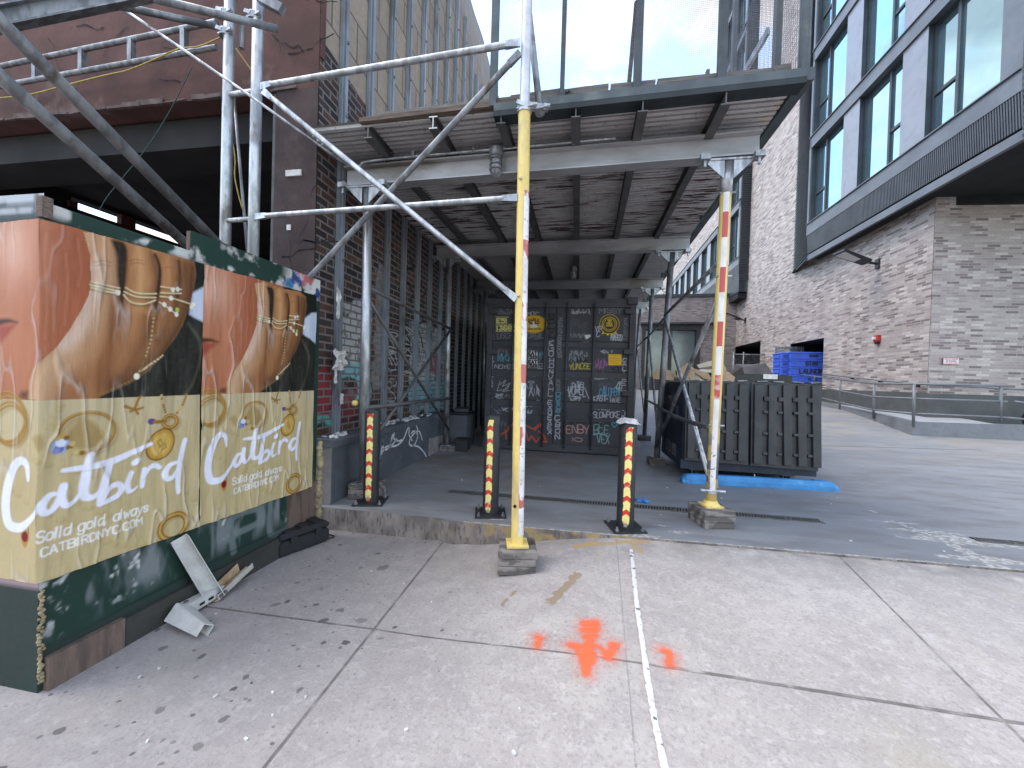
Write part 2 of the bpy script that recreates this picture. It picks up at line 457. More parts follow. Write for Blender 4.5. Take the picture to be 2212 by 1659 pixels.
M['rawcon'] = simple('raw_concrete', (.27, .25, .235), (.19, .175, .165), 6, .9, 0, .5, (.12, .1, .09))
M['white_paint'] = simple('white_marker_paint', (.7, .7, .72), (.55, .55, .57), 20, .5)
M['paper'] = simple('crumpled_paper', (.68, .66, .64), (.5, .48, .46), 14, .8, 0, .5)
M['brass'] = simple('brass', (.6, .5, .3), None, 20, .35, .9)
M['whitesteel'] = simple('dirty_white_steel', (.6, .585, .565), (.46, .44, .41), 7, .5, 0, .2, (.33, .27, .2))
M['rustcream'] = simple('cream_rusty_steel', (.5, .4, .25), (.36, .22, .12), 9, .6, 0, .2, (.25, .12, .06))
M['drainiron'] = simple('cast_iron', (.17, .165, .155), (.12, .115, .11), 14, .65, .2, .3)
M['void'] = simple('dark_void', (.006, .006, .006), None, 4, .9)
M['blue'] = simple('blue_rubber_paint', (.045, .26, .56), (.035, .2, .45), 6, .55, 0, .2, (.1, .33, .58))
M['glove'] = simple('blue_glove', (.05, .28, .62), (.04, .2, .5), 20, .4)
M['wrap'] = simple('clear_wrap', (.62, .6, .6), (.4, .39, .4), 20, .25, 0, .4)
M['cord_y'] = simple('yellow_cord', (.5, .36, .06), None, 20, .6)
M['cord_g'] = simple('green_wire', (.03, .09, .08), None, 20, .6)
M['tag_white'] = M['white_paint']


def line_mask(t, p, q, w, wob=.006):
    """mask of a groove that runs through the ground points p and q"""
    d = Vector((q[0] - p[0], q[1] - p[1])); n = Vector((-d.y, d.x)).normalized(); c = n.x * p[0] + n.y * p[1]
    e = t.math('ADD', t.math('MULTIPLY', t.x, n.x), t.math('MULTIPLY_ADD', t.y, n.y, -c))
    e = t.math('ADD', e, t.math('MULTIPLY_ADD', t.noise(14, 3), wob, -wob * .5)); e = t.math('ABSOLUTE', e)
    return t.sm(e, w, w * .45)


# ------------------------------------------------------------------ pavement
t = NT('pavement_concrete')
big = t.noise(.9, 6, None, .6); mid = t.noise(7, 6, None, .65); fine = t.noise(60, 4); speck = t.noise(140, 2)
col = t.mix(t.sm(big, .34, .64), (.385, .342, .315), (.475, .426, .392))
col = t.mix(t.math('MULTIPLY', t.sm(mid, .42, .6), .55), col, (.335, .298, .282))
col = t.mix(t.math('MULTIPLY', t.sm(t.noise(22, 5, None, .7), .5, .66), .55), col, (.53, .485, .455))
col = t.mix(t.math('MULTIPLY', t.sm(fine, .5, .66), .5), col, (.27, .24, .225))
pit = t.vor(55, t.scale(t.pos, (1, 1, 0))); ps = t.n.new('ShaderNodeSeparateColor'); t.link(pit.outputs['Color'], ps.inputs[0])
col = t.mix(t.math('MULTIPLY', t.math('MULTIPLY', t.sm(pit.outputs['Distance'], t.math('MULTIPLY', ps.outputs[1], .3) if False else .26, .1), t.math('GREATER_THAN', ps.outputs[0], .84)), t.math('MULTIPLY', t.sm(t.noise(1.6, 4), .42, .62), .6)), col, (.15, .135, .13))
col = t.mix(t.math('MULTIPLY', t.sm(speck, .6, .7), .4), col, (.62, .58, .56))
col = t.mix(t.math('MULTIPLY', t.sm(t.noise(1.7, 6, t.scale(t.pos, (1, .6, 1))), .56, .7), .28), col, (.4, .35, .24))
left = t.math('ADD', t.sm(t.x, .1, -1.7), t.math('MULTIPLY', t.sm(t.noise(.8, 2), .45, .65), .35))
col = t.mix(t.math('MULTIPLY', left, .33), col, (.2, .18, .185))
spots = None
for sc, r0, off in ((5.5, .2, 0.), (11, .22, 3.1), (23, .2, 7.7)):
    vv = t.n.new('ShaderNodeVectorMath'); vv.operation = 'ADD'; t.link(t.pos, vv.inputs[0]); vv.inputs[1].default_value = (off, off * 2, 0)
    wv = t.n.new('ShaderNodeVectorMath'); wv.operation = 'MULTIPLY_ADD'; nn = t.n.new('ShaderNodeTexNoise'); nn.inputs['Scale'].default_value = sc * 1.6
    t.link(vv.outputs[0], nn.inputs['Vector']); t.link(nn.outputs['Color'], wv.inputs[0]); wv.inputs[1].default_value = (.09 * 5 / sc,) * 3; t.link(vv.outputs[0], wv.inputs[2])
    q = t.vor(sc, t.scale(wv.outputs[0], (1, 1, 0))); sr = t.n.new('ShaderNodeSeparateColor'); t.link(q.outputs['Color'], sr.inputs[0])
    rr = t.math('MULTIPLY', t.math('SUBTRACT', sr.outputs[0], t.math('MULTIPLY_ADD', left, -.42, .93)), r0 * 3, clamp=True)
    rr = t.math('MINIMUM', rr, r0)
    k = t.math('MULTIPLY', t.sm(t.math('SUBTRACT', q.outputs['Distance'], rr), .015, -.03), t.math('MULTIPLY_ADD', sr.outputs[1], .5, .4))
    spots = k if spots is None else t.math('MAXIMUM', spots, k)
col = t.mix(spots, col, (.085, .075, .075))
J = [((570, 1659), (965, 1160), .0095), ((1810, 1200), (2212, 1600), .0085), ((460, 1312), (820, 1360), .009), ((820, 1360), (1400, 1435), .0075), ((1440, 1440), (2190, 1560), .012), ((1337, 1230), (1375, 1659), .004)]
grooves = None
J = [(atS(*a), atS(*b), w) for a, b, w in J]
for i, (a, b, w) in enumerate(J):
    k = line_mask(t, a, b, w)
    if i in (2, 3, 4):                                    # the cross joint kinks a little where it meets other joints
        xs = [J[2][0].x - 3, J[2][1].x, J[4][0].x, 30]
        k = t.math('MULTIPLY', k, t.math('MULTIPLY', t.math('GREATER_THAN', t.x, xs[i - 2]), t.math('LESS_THAN', t.x, xs[i - 1])))
    if i == 5: k = t.math('MULTIPLY', k, .4)
    grooves = k if grooves is None else t.math('MAXIMUM', grooves, k)
col = t.mix(t.math('MULTIPLY', grooves, t.math('MULTIPLY', t.sm(t.noise(9, 4), .2, .6), .75)), col, (.09, .078, .07))
# grime along the foot of the step, the building line and the hoarding
g1 = t.math('MULTIPLY', t.sm(t.y, 2.75, 3.15), t.sm(t.noise(5, 5), .3, .65))
col = t.mix(t.math('MULTIPLY', g1, .55), col, (.16, .145, .135))
# dried brown drips beside the sealed joint and by the step
for (a, b, w) in (((1190, 1300), (1248, 1240), .035), ((1085, 1306), (1110, 1280), .012), ((1250, 1180), (1395, 1170), .035), ((1360, 1172), (1385, 1192), .03), ((1240, 1182), (1280, 1172), .03)):
    p, q = atS(*a), atS(*b); d = (q - p); L2 = d.x * d.x + d.y * d.y
    px, py = t.math('SUBTRACT', t.x, p.x), t.math('SUBTRACT', t.y, p.y)
    h = t.math('DIVIDE', t.math('ADD', t.math('MULTIPLY', px, d.x), t.math('MULTIPLY', py, d.y)), L2, clamp=True)
    ex, ey = t.math('SUBTRACT', px, t.math('MULTIPLY', h, d.x)), t.math('SUBTRACT', py, t.math('MULTIPLY', h, d.y))
    ds = t.math('SQRT', t.math('ADD', t.math('MULTIPLY', ex, ex), t.math('MULTIPLY', ey, ey)))
    ds = t.math('ADD', ds, t.math('MULTIPLY_ADD', t.noise(22, 4), .09, -.045))
    col = t.mix(t.math('MULTIPLY', t.sm(ds, w, w - .012), .8), col, (.27, .2, .12) if w < .036 and a[1] > 1230 else (.43, .29, .13))
t.bump(t.math('SUBTRACT', t.math('ADD', t.math('MULTIPLY', fine, .35), t.math('MULTIPLY', mid, .3)), t.math('MULTIPLY', grooves, 1.4)), .5, .012)
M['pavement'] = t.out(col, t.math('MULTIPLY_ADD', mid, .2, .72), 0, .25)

xs = np.concatenate([np.linspace(-14, -3, 12), np.arange(-2.9, 3.4, .08), np.linspace(3.5, 16, 14)]); ys = np.concatenate([np.linspace(-5, .2, 7), np.arange(.3, 3.2, .08), [3.22]])
P = np.array([[(x, y, zs(x, y)) for x in xs] for y in ys])
sidewalk = grid_obj('sidewalk', P, M['pavement']); tag(sidewalk, 'pale concrete sidewalk with joints, gum spots and orange paint marks', 'sidewalk', kind='structure')

# sealed joint: a raised white strip of filler
mb = MB(); a = [(1363, 1188), (1369, 1240), (1376, 1310), (1388, 1390), (1401, 1480), (1415, 1560), (1437, 1665), (1447, 1720)]; a = [atS(*q) for q in a]; e_ = a[-1] - a[-2]; a += [Vector((a[-1].x + e_.x / -e_.y * k, a[-1].y - k, zs(a[-1].x, a[-1].y - k))) for k in (.5, 1, 2, 4)]
pts = []
for p, q in zip(a[:-1], a[1:]):
    for i in range(14): pts.append(p.lerp(q, i / 14))
vs = []; rr = random.Random(3)
for p in pts:
    w = .0125 + rr.uniform(-.002, .0025); vs += [(p.x - w, p.y, p.z + .003), (p.x - w * .7, p.y, p.z + .0065), (p.x + w * .7, p.y, p.z + .0065), (p.x + w, p.y, p.z + .003)]
mb.add(vs, [(i * 4 + k, i * 4 + k + 1, i * 4 + 5 + k, i * 4 + 4 + k) for i in range(len(pts) - 1) for k in range(3)])
tt = NT('joint_filler'); c = tt.mix(tt.sm(tt.noise(30, 4), .56, .66), (.68, .65, .62), (.12, .1, .09)); M['filler'] = tt.out(c, .7)
mb.build('joint_filler', M['filler'], sidewalk, True)

# orange utility marks sprayed on the slabs
def spray(pts_px, name, segs):
    P3 = [atS(*q) for q in pts_px]; x0, x1 = min(p.x for p in P3) - .1, max(p.x for p in P3) + .1; y0, y1 = min(p.y for p in P3) - .1, max(p.y for p in P3) + .1
    p = Paint(x0, x1, y0, y1, .005, lin((255, 112, 70))); A = np.zeros(p.U.shape); nz = p.noise(30, 3, 5); n2 = p.noise(120, 2, 6)
    for s, w in segs:
        g = [atS(*q) for q in s]; D = p.dist([(q.x, q.y) for q in g], (slice(None), slice(None))) - w / 2
        A = np.maximum(A, np.clip(.5 - (D + (nz - .5) * .022) / .026, 0, 1) * .97); A = np.maximum(A, np.clip(.5 - D / .13, 0, 1) ** 1.5 * np.where(n2 > .5, 1, .35))
    A *= np.clip(.5 + n2 * .85, 0, .93)
    Pz = np.dstack([p.U, p.V, np.vectorize(zs)(p.U, p.V) + .004]); C = np.dstack([p.C, A])
    grid_obj(name, Pz, M['spray'], sidewalk, C)
M['spray'] = vcol('orange_spray_paint', .7, 0, .2, 60, .2, alpha=True)
spray([(1220, 1335), (1345, 1460)], 'paint_mark', [([(1263, 1348), (1285, 1348)], .05), ([(1262, 1362), (1286, 1360)], .05), ([(1264, 1374), (1284, 1374)], .045), ([(1274, 1380), (1272, 1410), (1267, 1452)], .05), ([(1270, 1412), (1268, 1430)], .075), ([(1232, 1395), (1250, 1398), (1275, 1400)], .04), ([(1243, 1398), (1258, 1426)], .035), ([(1278, 1396), (1295, 1398), (1312, 1418), (1322, 1392)], .03), ([(1310, 1420), (1316, 1424), (1330, 1394)], .03)])
spray([(1150, 1370), (1180, 1405)], 'paint_mark', [([(1160, 1378), (1170, 1380)], .03), ([(1164, 1382), (1162, 1396)], .03)])
spray([(1425, 1400), (1465, 1445)], 'paint_mark', [([(1432, 1408), (1447, 1412), (1447, 1436)], .035)])

# ------------------------------------------------------------------ driveway (painted grey slab)
t = NT('grey_slab_paint')
big = t.noise(.6, 6, t.scale(t.pos, (.6, 1.4, 1))); mid = t.noise(4, 6, t.scale(t.pos, (.5, 1.6, 1))); fine = t.noise(70, 3)
col = t.mix(t.sm(big, .35, .68), (.195, .2, .212), (.255, .257, .262))
col = t.mix(t.math('MULTIPLY', t.sm(mid, .45, .62), .6), col, (.17, .16, .155)); col = t.mix(t.math('MULTIPLY', t.sm(t.noise(11, 6, t.scale(t.pos, (.25, 1.4, 1)), .65), .52, .66), .4), col, (.3, .3, .3))
col = t.mix(t.math('MULTIPLY', t.sm(fine, .55, .7), .25), col, (.33, .34, .35))
dirt = t.math('MULTIPLY', t.sm(t.y, 3.5, 5.6), t.math('MULTIPLY', t.sm(t.noise(2.2, 6), .38, .62), t.sm(t.x, 1.4, -.5)))
col = t.mix(t.math('MULTIPLY', dirt, .8), col, (.17, .135, .108))
far = t.math('MULTIPLY', t.sm(t.y, 6, 10), t.sm(t.noise(1.2, 6, t.scale(t.pos, (.5, 1.5, 1))), .42, .6)); far = t.math('MULTIPLY', far, t.sm(t.x, 2, 3.2))
col = t.mix(t.math('MULTIPLY', far, .55), col, (.31, .275, .22))
# paint worn down to the concrete near the street edge and round a gully
def blob(px, rx, ry, soft=.25):
    p = atZ(*px, 0); ex = t.math('DIVIDE', t.math('SUBTRACT', t.x, p.x), rx); ey = t.math('DIVIDE', t.math('SUBTRACT', t.y, p.y), ry)
    d = t.math('SQRT', t.math('ADD', t.math('MULTIPLY', ex, ex), t.math('MULTIPLY', ey, ey)))
    return t.sm(t.math('ADD', d, t.math('MULTIPLY_ADD', t.noise(9, 5), 1.7, -.85)), 1 + soft * .3, 1 - soft)
edge = t.sm(t.math('ADD', t.math('ADD', t.y, t.math('MULTIPLY', t.x, -.022)), t.math('MULTIPLY_ADD', t.noise(16, 5), .06, -.03)), 3.118, 3.105)
wear = t.math('MULTIPLY', t.math('ADD', edge, 0), t.math('GREATER_THAN', t.x, -.9))
for b in ((2075, 1168), .42, .1), ((2000, 1148), .3, .035), ((1930, 1128), .2, .022), ((2130, 1210), .3, .05), ((1470, 1150), .09, .035), ((1380, 1155), .16, .05), ((1430, 1135), .06, .02), ((1060, 1120), .12, .025):
    wear = t.math('MAXIMUM', wear, blob(*b))
for (a, b, w) in (((1880, 1102), (1935, 1128), .02), ((1935, 1128), (1995, 1150), .028), ((1995, 1150), (2075, 1185), .035), ((2075, 1185), (2150, 1222), .06), ((2010, 1148), (2100, 1168), .05), ((2040, 1160), (2110, 1172), .07), ((2100, 1200), (2200, 1215), .05)):
    p, q = atZ(*a, 0), atZ(*b, 0); d = (q - p); L2 = d.x * d.x + d.y * d.y
    px, py = t.math('SUBTRACT', t.x, p.x), t.math('SUBTRACT', t.y, p.y); h = t.math('DIVIDE', t.math('ADD', t.math('MULTIPLY', px, d.x), t.math('MULTIPLY', py, d.y)), L2, clamp=True)
    ex, ey = t.math('SUBTRACT', px, t.math('MULTIPLY', h, d.x)), t.math('SUBTRACT', py, t.math('MULTIPLY', h, d.y)); ds = t.math('SQRT', t.math('ADD', t.math('MULTIPLY', ex, ex), t.math('MULTIPLY', ey, ey)))
    wear = t.math('MAXIMUM', wear, t.sm(t.math('ADD', ds, t.math('MULTIPLY_ADD', t.noise(9, 6, t.scale(t.pos, (.55, 1.8, 1))), .2, -.1)), w, w - .012))
col = t.mix(t.math('MULTIPLY', wear, t.math('MULTIPLY_ADD', mid, .6, .3)), col, t.mix(t.sm(t.noise(26, 4), .42, .55), (.66, .63, .58), (.3, .275, .235)))
k = line_mask(t, atS(1768, 962, zd), atS(2105, 971, zd), .02); k = t.math('MULTIPLY', k, t.math('MULTIPLY', t.math('GREATER_THAN', t.x, 3.4), t.math('LESS_THAN', t.x, 7.2)))
col = t.mix(k, col, (.06, .055, .05))
t.bump(t.math('ADD', t.math('MULTIPLY', fine, .3), t.math('MULTIPLY', mid, .4)), .25, .01)
M['slab'] = t.out(col, t.math('MULTIPLY_ADD', mid, -.2, .62), 0, .35)
xs = np.concatenate([[-2.37], np.arange(-2.2, 3.4, .2), np.linspace(3.6, 20, 28)]); ys = np.concatenate([np.arange(0, 6, .25), np.arange(6, 14, .5), np.linspace(14, 60, 24)])
P = np.array([[(x, 3.09 + .022 * max(-1.5, x) + (.05 if x < -1 else 0) + y, zd(x, 3.1 + y)) for x in xs] for y in ys])
drive = grid_obj('driveway', P, M['slab']); tag(drive, 'grey painted concrete driveway running under the shed to the rear', 'driveway', kind='structure')
t = NT('step_concrete'); f = t.noise(6, 6, t.scale(t.pos, (1, 1, .6))); f2 = t.noise(24, 5, t.scale(t.pos, (2, 1, .5)))
c = t.mix(t.sm(f, .35, .62), (.28, .24, .215), (.15, .125, .115)); c = t.mix(t.math('MULTIPLY', t.sm(f2, .5, .68), .7), c, (.07, .058, .05))
ww = t.math('MULTIPLY', t.math('MULTIPLY', t.sm(t.x, -1.2, -.4), t.sm(t.x, .7, .3)), t.sm(t.noise(9, 4), .45, .6)); c = t.mix(ww, c, (.36, .26, .12)); t.bump(f2, .6, .012); M['step'] = t.out(c, .9, 0, .2)
rows = []
for k in range(9):
    r = []
    for x in np.linspace(-2.37, 20, 180):
        y0 = 3.09 + .022 * max(-1.5, x) + (.05 if x < -1 else 0); u = k / 8
        r.append((x, y0 - (.012 * math.sin(x * 9) + .02 * math.sin(x * 23.)) * .3 * math.sin(u * 3.1) - .02 * u, zd(x, 3.1) * (1 - u) - .3 * u))
    rows.append(r)
grid_obj('kerb_face', np.array(rows), M['step'], drive)
ground = grid_obj('ground', np.array([[(x, y, -.62) for x in np.linspace(-400, 400, 5)] for y in np.linspace(-400, 400, 5)]), simple('asphalt', (.06, .06, .06)))
tag(ground, 'dark ground beyond the lot', 'ground', kind='structure')
# ------------------------------------------------------------------ left building
WX = -2.42                                    # plane of the alley wall
lb = thing('brick_building', (WX, 3.2, 0), 'old brown building with an open shopfront, a brick side wall and rows of steel studs', 'building')
MB().box(-2.87, WX - .012, 3.2, 3.62, -.25, 3.83).build('pier', M['pier'], lb)
def cracks(n, seed, box):
    r = random.Random(seed); out = []
    for _ in range(n):
        x, z = r.uniform(box[0], box[1]), r.uniform(box[2], box[3]); a = r.choice((r.uniform(-.4, .4), r.uniform(1.2, 1.9)))
        mb = MB(); out.append(mb)
        for k in range(r.randint(4, 9)):
            a2 = a + r.uniform(-.7, .7); L = r.uniform(.03, .09); w = r.uniform(.003, .009); q = (x + math.cos(a2) * L, z + math.sin(a2) * L)
            mb.add([(x, 3.197, z - w), (q[0], 3.197, q[1] - w * .8), (q[0], 3.197, q[1] + w * .8), (x, 3.197, z + w)], [(0, 1, 2, 3)]); x, z = q
    for mb in out: mb.build('crack', M['void'], lb)
cracks(7, 4, (-2.8, -2.5, 1.9, 3.7))
MB().box(-11, WX - .012, 3.205, 3.9, 3.83, 11).build('lintel', M['brownpaint'], lb)
cracks(16, 9, (-5.5, -2.6, 3.9, 5.2))
r = random.Random(5); mb = MB()               # spalled lower edge of the lintel
x = -8.
while x < -2.9:
    w = r.uniform(.08, .4); h = r.uniform(.01, .06); mb.rbox((x + w / 2, 3.2, 3.83 + h * .4), (w, .03, h), r.uniform(-.02, .02), 0, r.uniform(-.05, .05)); x += w * r.uniform(.8, 1.3)
mb.build('spalled_edge', simple('spalled_render', (.17, .12, .11), (.1, .07, .065), 9, .9), lb)
MB().box(-2.915, -2.875, 3.22, 3.3, -.2, 3.82).build('door_jamb', simple('jamb_paint', (.1, .095, .095), None, 6, .6), lb)
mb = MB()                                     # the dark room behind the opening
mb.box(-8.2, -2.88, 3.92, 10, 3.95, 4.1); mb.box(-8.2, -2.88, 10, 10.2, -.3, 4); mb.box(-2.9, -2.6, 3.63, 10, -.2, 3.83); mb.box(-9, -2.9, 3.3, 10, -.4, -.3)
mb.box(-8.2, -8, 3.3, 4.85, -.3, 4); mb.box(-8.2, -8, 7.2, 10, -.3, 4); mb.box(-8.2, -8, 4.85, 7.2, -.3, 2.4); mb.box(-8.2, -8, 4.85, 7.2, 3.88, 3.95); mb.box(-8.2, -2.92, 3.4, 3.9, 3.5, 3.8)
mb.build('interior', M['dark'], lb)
fr = MB().box(-8.05, -7.95, 5.5, 5.72, 2.4, 3.88).box(-8.06, -7.94, 4.8, 7.2, 3.62, 3.7).box(-8.06, -7.94, 4.8, 4.9, 2.4, 3.8).build('rear_window', M['redwood'], lb)
mb = MB()                                     # roof truss of the shed beyond those rear windows
for i in range(8):
    y = 6 + i * .9; mb.tube([(-10.5, y, 3.55), (-10.5, y + .45, 3.85)], .02, 6); mb.tube([(-10.5, y + .45, 3.85), (-10.5, y + .9, 3.55)], .02, 6)
mb.tube([(-10.5, 5, 3.55), (-10.5, 14, 3.55)], .03, 6); mb.tube([(-10.5, 5, 3.85), (-10.5, 14, 3.85)], .03, 6)
tag(mb.build('roof_truss', M['galv_dull']), 'light steel roof truss seen through the rear windows of the dark room', 'truss')

def wall_paint(t, u, col, rnd):
    wob = t.math('MULTIPLY_ADD', t.noise(2.4, 4), .5, -.25); uu, zz = t.math('ADD', u, wob), t.math('ADD', t.z, wob)
    def zone(u0, u1, z0, z1, c, k=.9, e=.05):
        nonlocal col
        m = t.math('MULTIPLY', t.math('MULTIPLY', t.sm(uu, u0, u0 + e), t.sm(uu, u1 + e, u1)), t.math('MULTIPLY', t.sm(zz, z0, z0 + e), t.sm(zz, z1 + e, z1)))
        m = t.math('MULTIPLY', m, t.math('MULTIPLY_ADD', t.sm(t.noise(9, 5), .28, .5), k, 0))
        col = t.mix(m, col, c)
    zone(3.5, 4.15, 1.3, 1.95, (.42, .42, .43)); zone(3.55, 4.2, .9, 1.32, (.2, .4, .42)); zone(2.9, 3.5, .75, 1.25, (.24, .03, .04)); zone(2.9, 3.5, .66, .76, (.12, .36, .32))
    zone(3.5, 3.9, .7, 1.05, (.2, .03, .04)); zone(3.6, 3.85, .95, 1.12, (.02, .02, .02)); zone(4.25, 4.5, 1.0, 2.5, (.35, .33, .33), .5)
    zone(5.2, 6.8, 1.1, 2.0, (.38, .38, .39), .8); zone(5.2, 6.9, .6, 1.1, (.17, .36, .4)); zone(5.9, 6.5, 1.2, 1.6, (.22, .03, .05)); zone(4.5, 5.1, .7, 1.2, (.14, .05, .03), .6); zone(5.1, 5.3, 1.4, 2.4, (.03, .025, .025), .6)
    return col
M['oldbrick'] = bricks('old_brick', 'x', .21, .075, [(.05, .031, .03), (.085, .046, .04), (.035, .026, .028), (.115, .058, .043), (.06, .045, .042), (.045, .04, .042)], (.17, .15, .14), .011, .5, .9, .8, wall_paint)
def tan_tint(t, u, col):
    e = t.math('ADD', t.z, t.math('MULTIPLY_ADD', t.noise(1.5, 5), .9, -.45)); return t.mix(t.math('MULTIPLY', t.sm(e, 7.6, 9), .7), col, (.4, .37, .36))
M['block'] = bricks('tan_block', 'x', .42, .41, [(.34, .27, .215), (.37, .295, .235), (.31, .25, .205), (.355, .285, .23)], (.13, .105, .09), .012, .5, .85, .5, None, tan_tint)
def bound(y): return 4.28 - .16 * min(1, max(0, (y - 3.2) / 1.4))
ysl = np.linspace(3.2, 27, 90)
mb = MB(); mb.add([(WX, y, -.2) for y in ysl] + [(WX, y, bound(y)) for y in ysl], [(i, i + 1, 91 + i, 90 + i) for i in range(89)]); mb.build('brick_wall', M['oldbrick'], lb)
mb = MB(); mb.add([(WX - .003, y, 3.9) for y in ysl] + [(WX - .003, y, 9.05 + .06 * math.sin(y * 3)) for y in ysl] + [(WX - .8, y, 9.0) for y in ysl], [(i, i + 1, 91 + i, 90 + i) for i in range(89)] + [(90 + i, 91 + i, 181 + i, 180 + i) for i in range(89)])
mb.build('block_wall', M['block'], lb)
mb = MB().box(WX + .004, WX + .01, 3.2, 3.26, 4.1, 10); mb.build('wall_edge', M['brownpaint'], lb)
# steel studs fixed upright against the wall
prof = [(-.048, 0), (-.048, .034), (-.02, .034), (-.02, .024), (-.012, .024), (-.012, .05), (.03, .05), (.03, .034), (.048, .034), (.048, 0)]
for k in range(18):
    y = 3.54 + .475 * k + random.uniform(-.02, .02); top = 9.3 if k < 7 else 8.35 - .12 * (k - 7) + random.uniform(-.2, .2)
    st = MB().ext((WX + .003, y, .56 if k < 7 else 0), (WX + .003, y + random.uniform(-.02, .02), top), prof, Vector((1, 0, 0))).build('stud', M['stud'], lb)
    if k < 9:
        mb = MB(); z = .9 + .2 * (k % 3)
        while z < top: mb.rbox((WX + .06, y, z), (.02, .018, .022)); z += .72
        mb.build_each('screw', M['bolt'], st)
MB().rbox((-2.66, 3.195, 3.05), (.16, .02, .055)).build('wall_clip', M['joist_end'], lb)
MB().rbox((-2.7, 3.196, 2.55), (.04, .012, .05)).build('paint_chip', M['joist_end'], lb)

def ribbon(mb, pts, w, nrm, flat, lift=.003):
    """a painted stroke: pts are points on a wall, flat(p) lifts them off it"""
    P2, ws = smooth_curve([(a, b) for a, b in pts], [w] * len(pts)); vs = []
    n = len(P2)
    for i, p in enumerate(P2):
        a, b = P2[max(i - 1, 0)], P2[min(i + 1, n - 1)]; d = Vector((b[0] - a[0], b[1] - a[1]))
        d = d.normalized() if d.length > 1e-6 else Vector((1, 0)); q = Vector((-d.y, d.x)) * ws[i] / 2
        vs += [flat(p[0] + q.x, p[1] + q.y, lift), flat(p[0] - q.x, p[1] - q.y, lift)]
    mb.add(vs, [(2 * i, 2 * i + 1, 2 * i + 3, 2 * i + 2) for i in range(n - 1)])
# tags written on the bricks between the studs
onwall = lambda a, b, l: (WX + l, a, b)
fw = simple('faded_white_paint', (.42, .41, .41), (.25, .24, .24), 12)
for k, seed in ((2, 1), (3, 5), (2, 8), (5, 4), (6, 6), (4, 9)):
    y0 = 3.54 + .475 * k + .07; r = random.Random(seed); z = r.uniform(1.7, 2.2); mb = MB()
    for _ in range(5):
        h = r.uniform(.12, .26); ribbon(mb, [(y0 + r.uniform(0, .32), z - h * r.random()) for _ in range(5)], .016, None, onwall); z -= h * .95
        if z < .8: break
    mb.build('graffiti', fw, lb)
for seed in range(4):
    y0 = 5.0 + .47 * (seed % 2); r = random.Random(seed + 40); z = 2.9 - .7 * (seed // 2); mb = MB()
    ribbon(mb, [(y0 + r.uniform(0, .33), z - .12 * i) for i in range(6)], .03, None, onwall); mb.build('graffiti', M['void'], lb)

# torn paper hanging from the studs
def crumple(name, c, size, label, cat, mat, seed, rows=9):
    r = np.random.default_rng(seed); n = rows; P = np.zeros((n, n, 3))
    for i in range(n):
        for j in range(n):
            a, b = (j / (n - 1) - .5), (i / (n - 1) - .5)
            P[i, j] = (c[0] + r.normal(0, .16) * size[0], c[1] + a * size[1] + r.normal(0, .07) * size[1], c[2] + b * size[2] + r.normal(0, .05) * size[2])
    P[..., 0] = np.maximum(P[..., 0], c[0] - size[0] * .3)
    return tag(grid_obj(name, P, mat, None, None, False), label, cat)
p = atX(731, 655, WX + .08); crumple('torn_paper', p, (.04, .06, .3), 'narrow torn white paper stuck on the second stud, above the crumpled sheet', 'paper', M['paper'], 1)
p = atX(735, 778, WX + .1); crumple('crumpled_paper', p, (.09, .16, .2), 'crumpled white sheet caught on a wall stud beside the poster', 'paper', M['paper'], 2)
p = atX(725, 808, WX + .08); crumple('torn_paper', p, (.03, .05, .17), 'white paper strip hanging below the crumpled sheet on the stud', 'paper', M['paper'], 3)
p = atX(738, 862, WX + .1); crumple('torn_paper', p, (.03, .05, .1), 'small curled paper scrap, the lowest one on the wall stud beside the poster', 'paper', M['paper'], 4)

# ------------------------------------------------------------------ low wall at the foot of the brickwork
lw = thing('low_wall', (-2.2, 3.17, 0), 'grey painted low wall with a coping and a white sprayed tag, below the brick wall', 'wall')
MB().box(-2.37, -2.196, 3.19, 6.15, -.25, .525).build('body', M['lowwall'], lw)
MB().box(-2.372, -2.2, 3.165, 3.19, -.25, .525).build('raw_end', M['rawcon'], lw)
mb = MB(); ysl = np.linspace(3.15, 6.2, 30); r = random.Random(3)
vs = []
for y in ysl:
    j = r.uniform(-.004, .004); vs += [(-2.41, y, .53), (-2.165 + j, y, .528), (-2.162 + j, y, .585 + j), (-2.18, y, .597), (-2.41, y, .6)]
mb.add(vs, [(i * 5 + k, i * 5 + k + 1, i * 5 + 6 + k, i * 5 + 5 + k) for i in range(29) for k in range(4)] + [(4, 3, 2, 1, 0), (145, 146, 147, 148, 149)]); mb.build('coping', M['lowwall'], lw)
onlow = lambda a, b, l: (-2.196 + l, a, b)
def lowpts(zz): # tag traced on the wall face
    out = []
    for zx, zy in zz:
        p = atX(603.5 + zx * .2645, 822.9 + zy * .2645, -2.193); out.append((p.y, p.z))
    return out
mb = MB()
for s in ([(812, 655), (835, 560), (850, 455), (842, 520), (865, 560), (900, 530), (938, 410), (915, 470), (912, 530), (960, 470)], [(820, 620), (870, 540), (950, 530), (1010, 480), (1055, 375), (1060, 440), (1085, 490)], [(1075, 430), (1100, 410), (1130, 440), (1110, 510), (1080, 530), (1060, 500), (1090, 440), (1140, 410), (1168, 485)], [(1118, 360), (1130, 400)], [(1085, 525), (1140, 540), (1185, 590), (1205, 635)], [(940, 420), (935, 470), (975, 490), (1000, 480)]):
    ribbon(mb, lowpts(s), .023, None, onlow)
mb.build('graffiti', M['white_paint'], lw)
p0, p1, p2, p3 = [atX(603.5 + a * .2645, 822.9 + b * .2645, -2.18) for a, b in ((1222, 632), (1335, 575), (1338, 440), (1232, 470))]
MB().poly([p0, p1, p2, p3], .02, (1, 0, 0)).build('patch_panel', M['rawcon'], lw)
mb = MB(); r = random.Random(12)
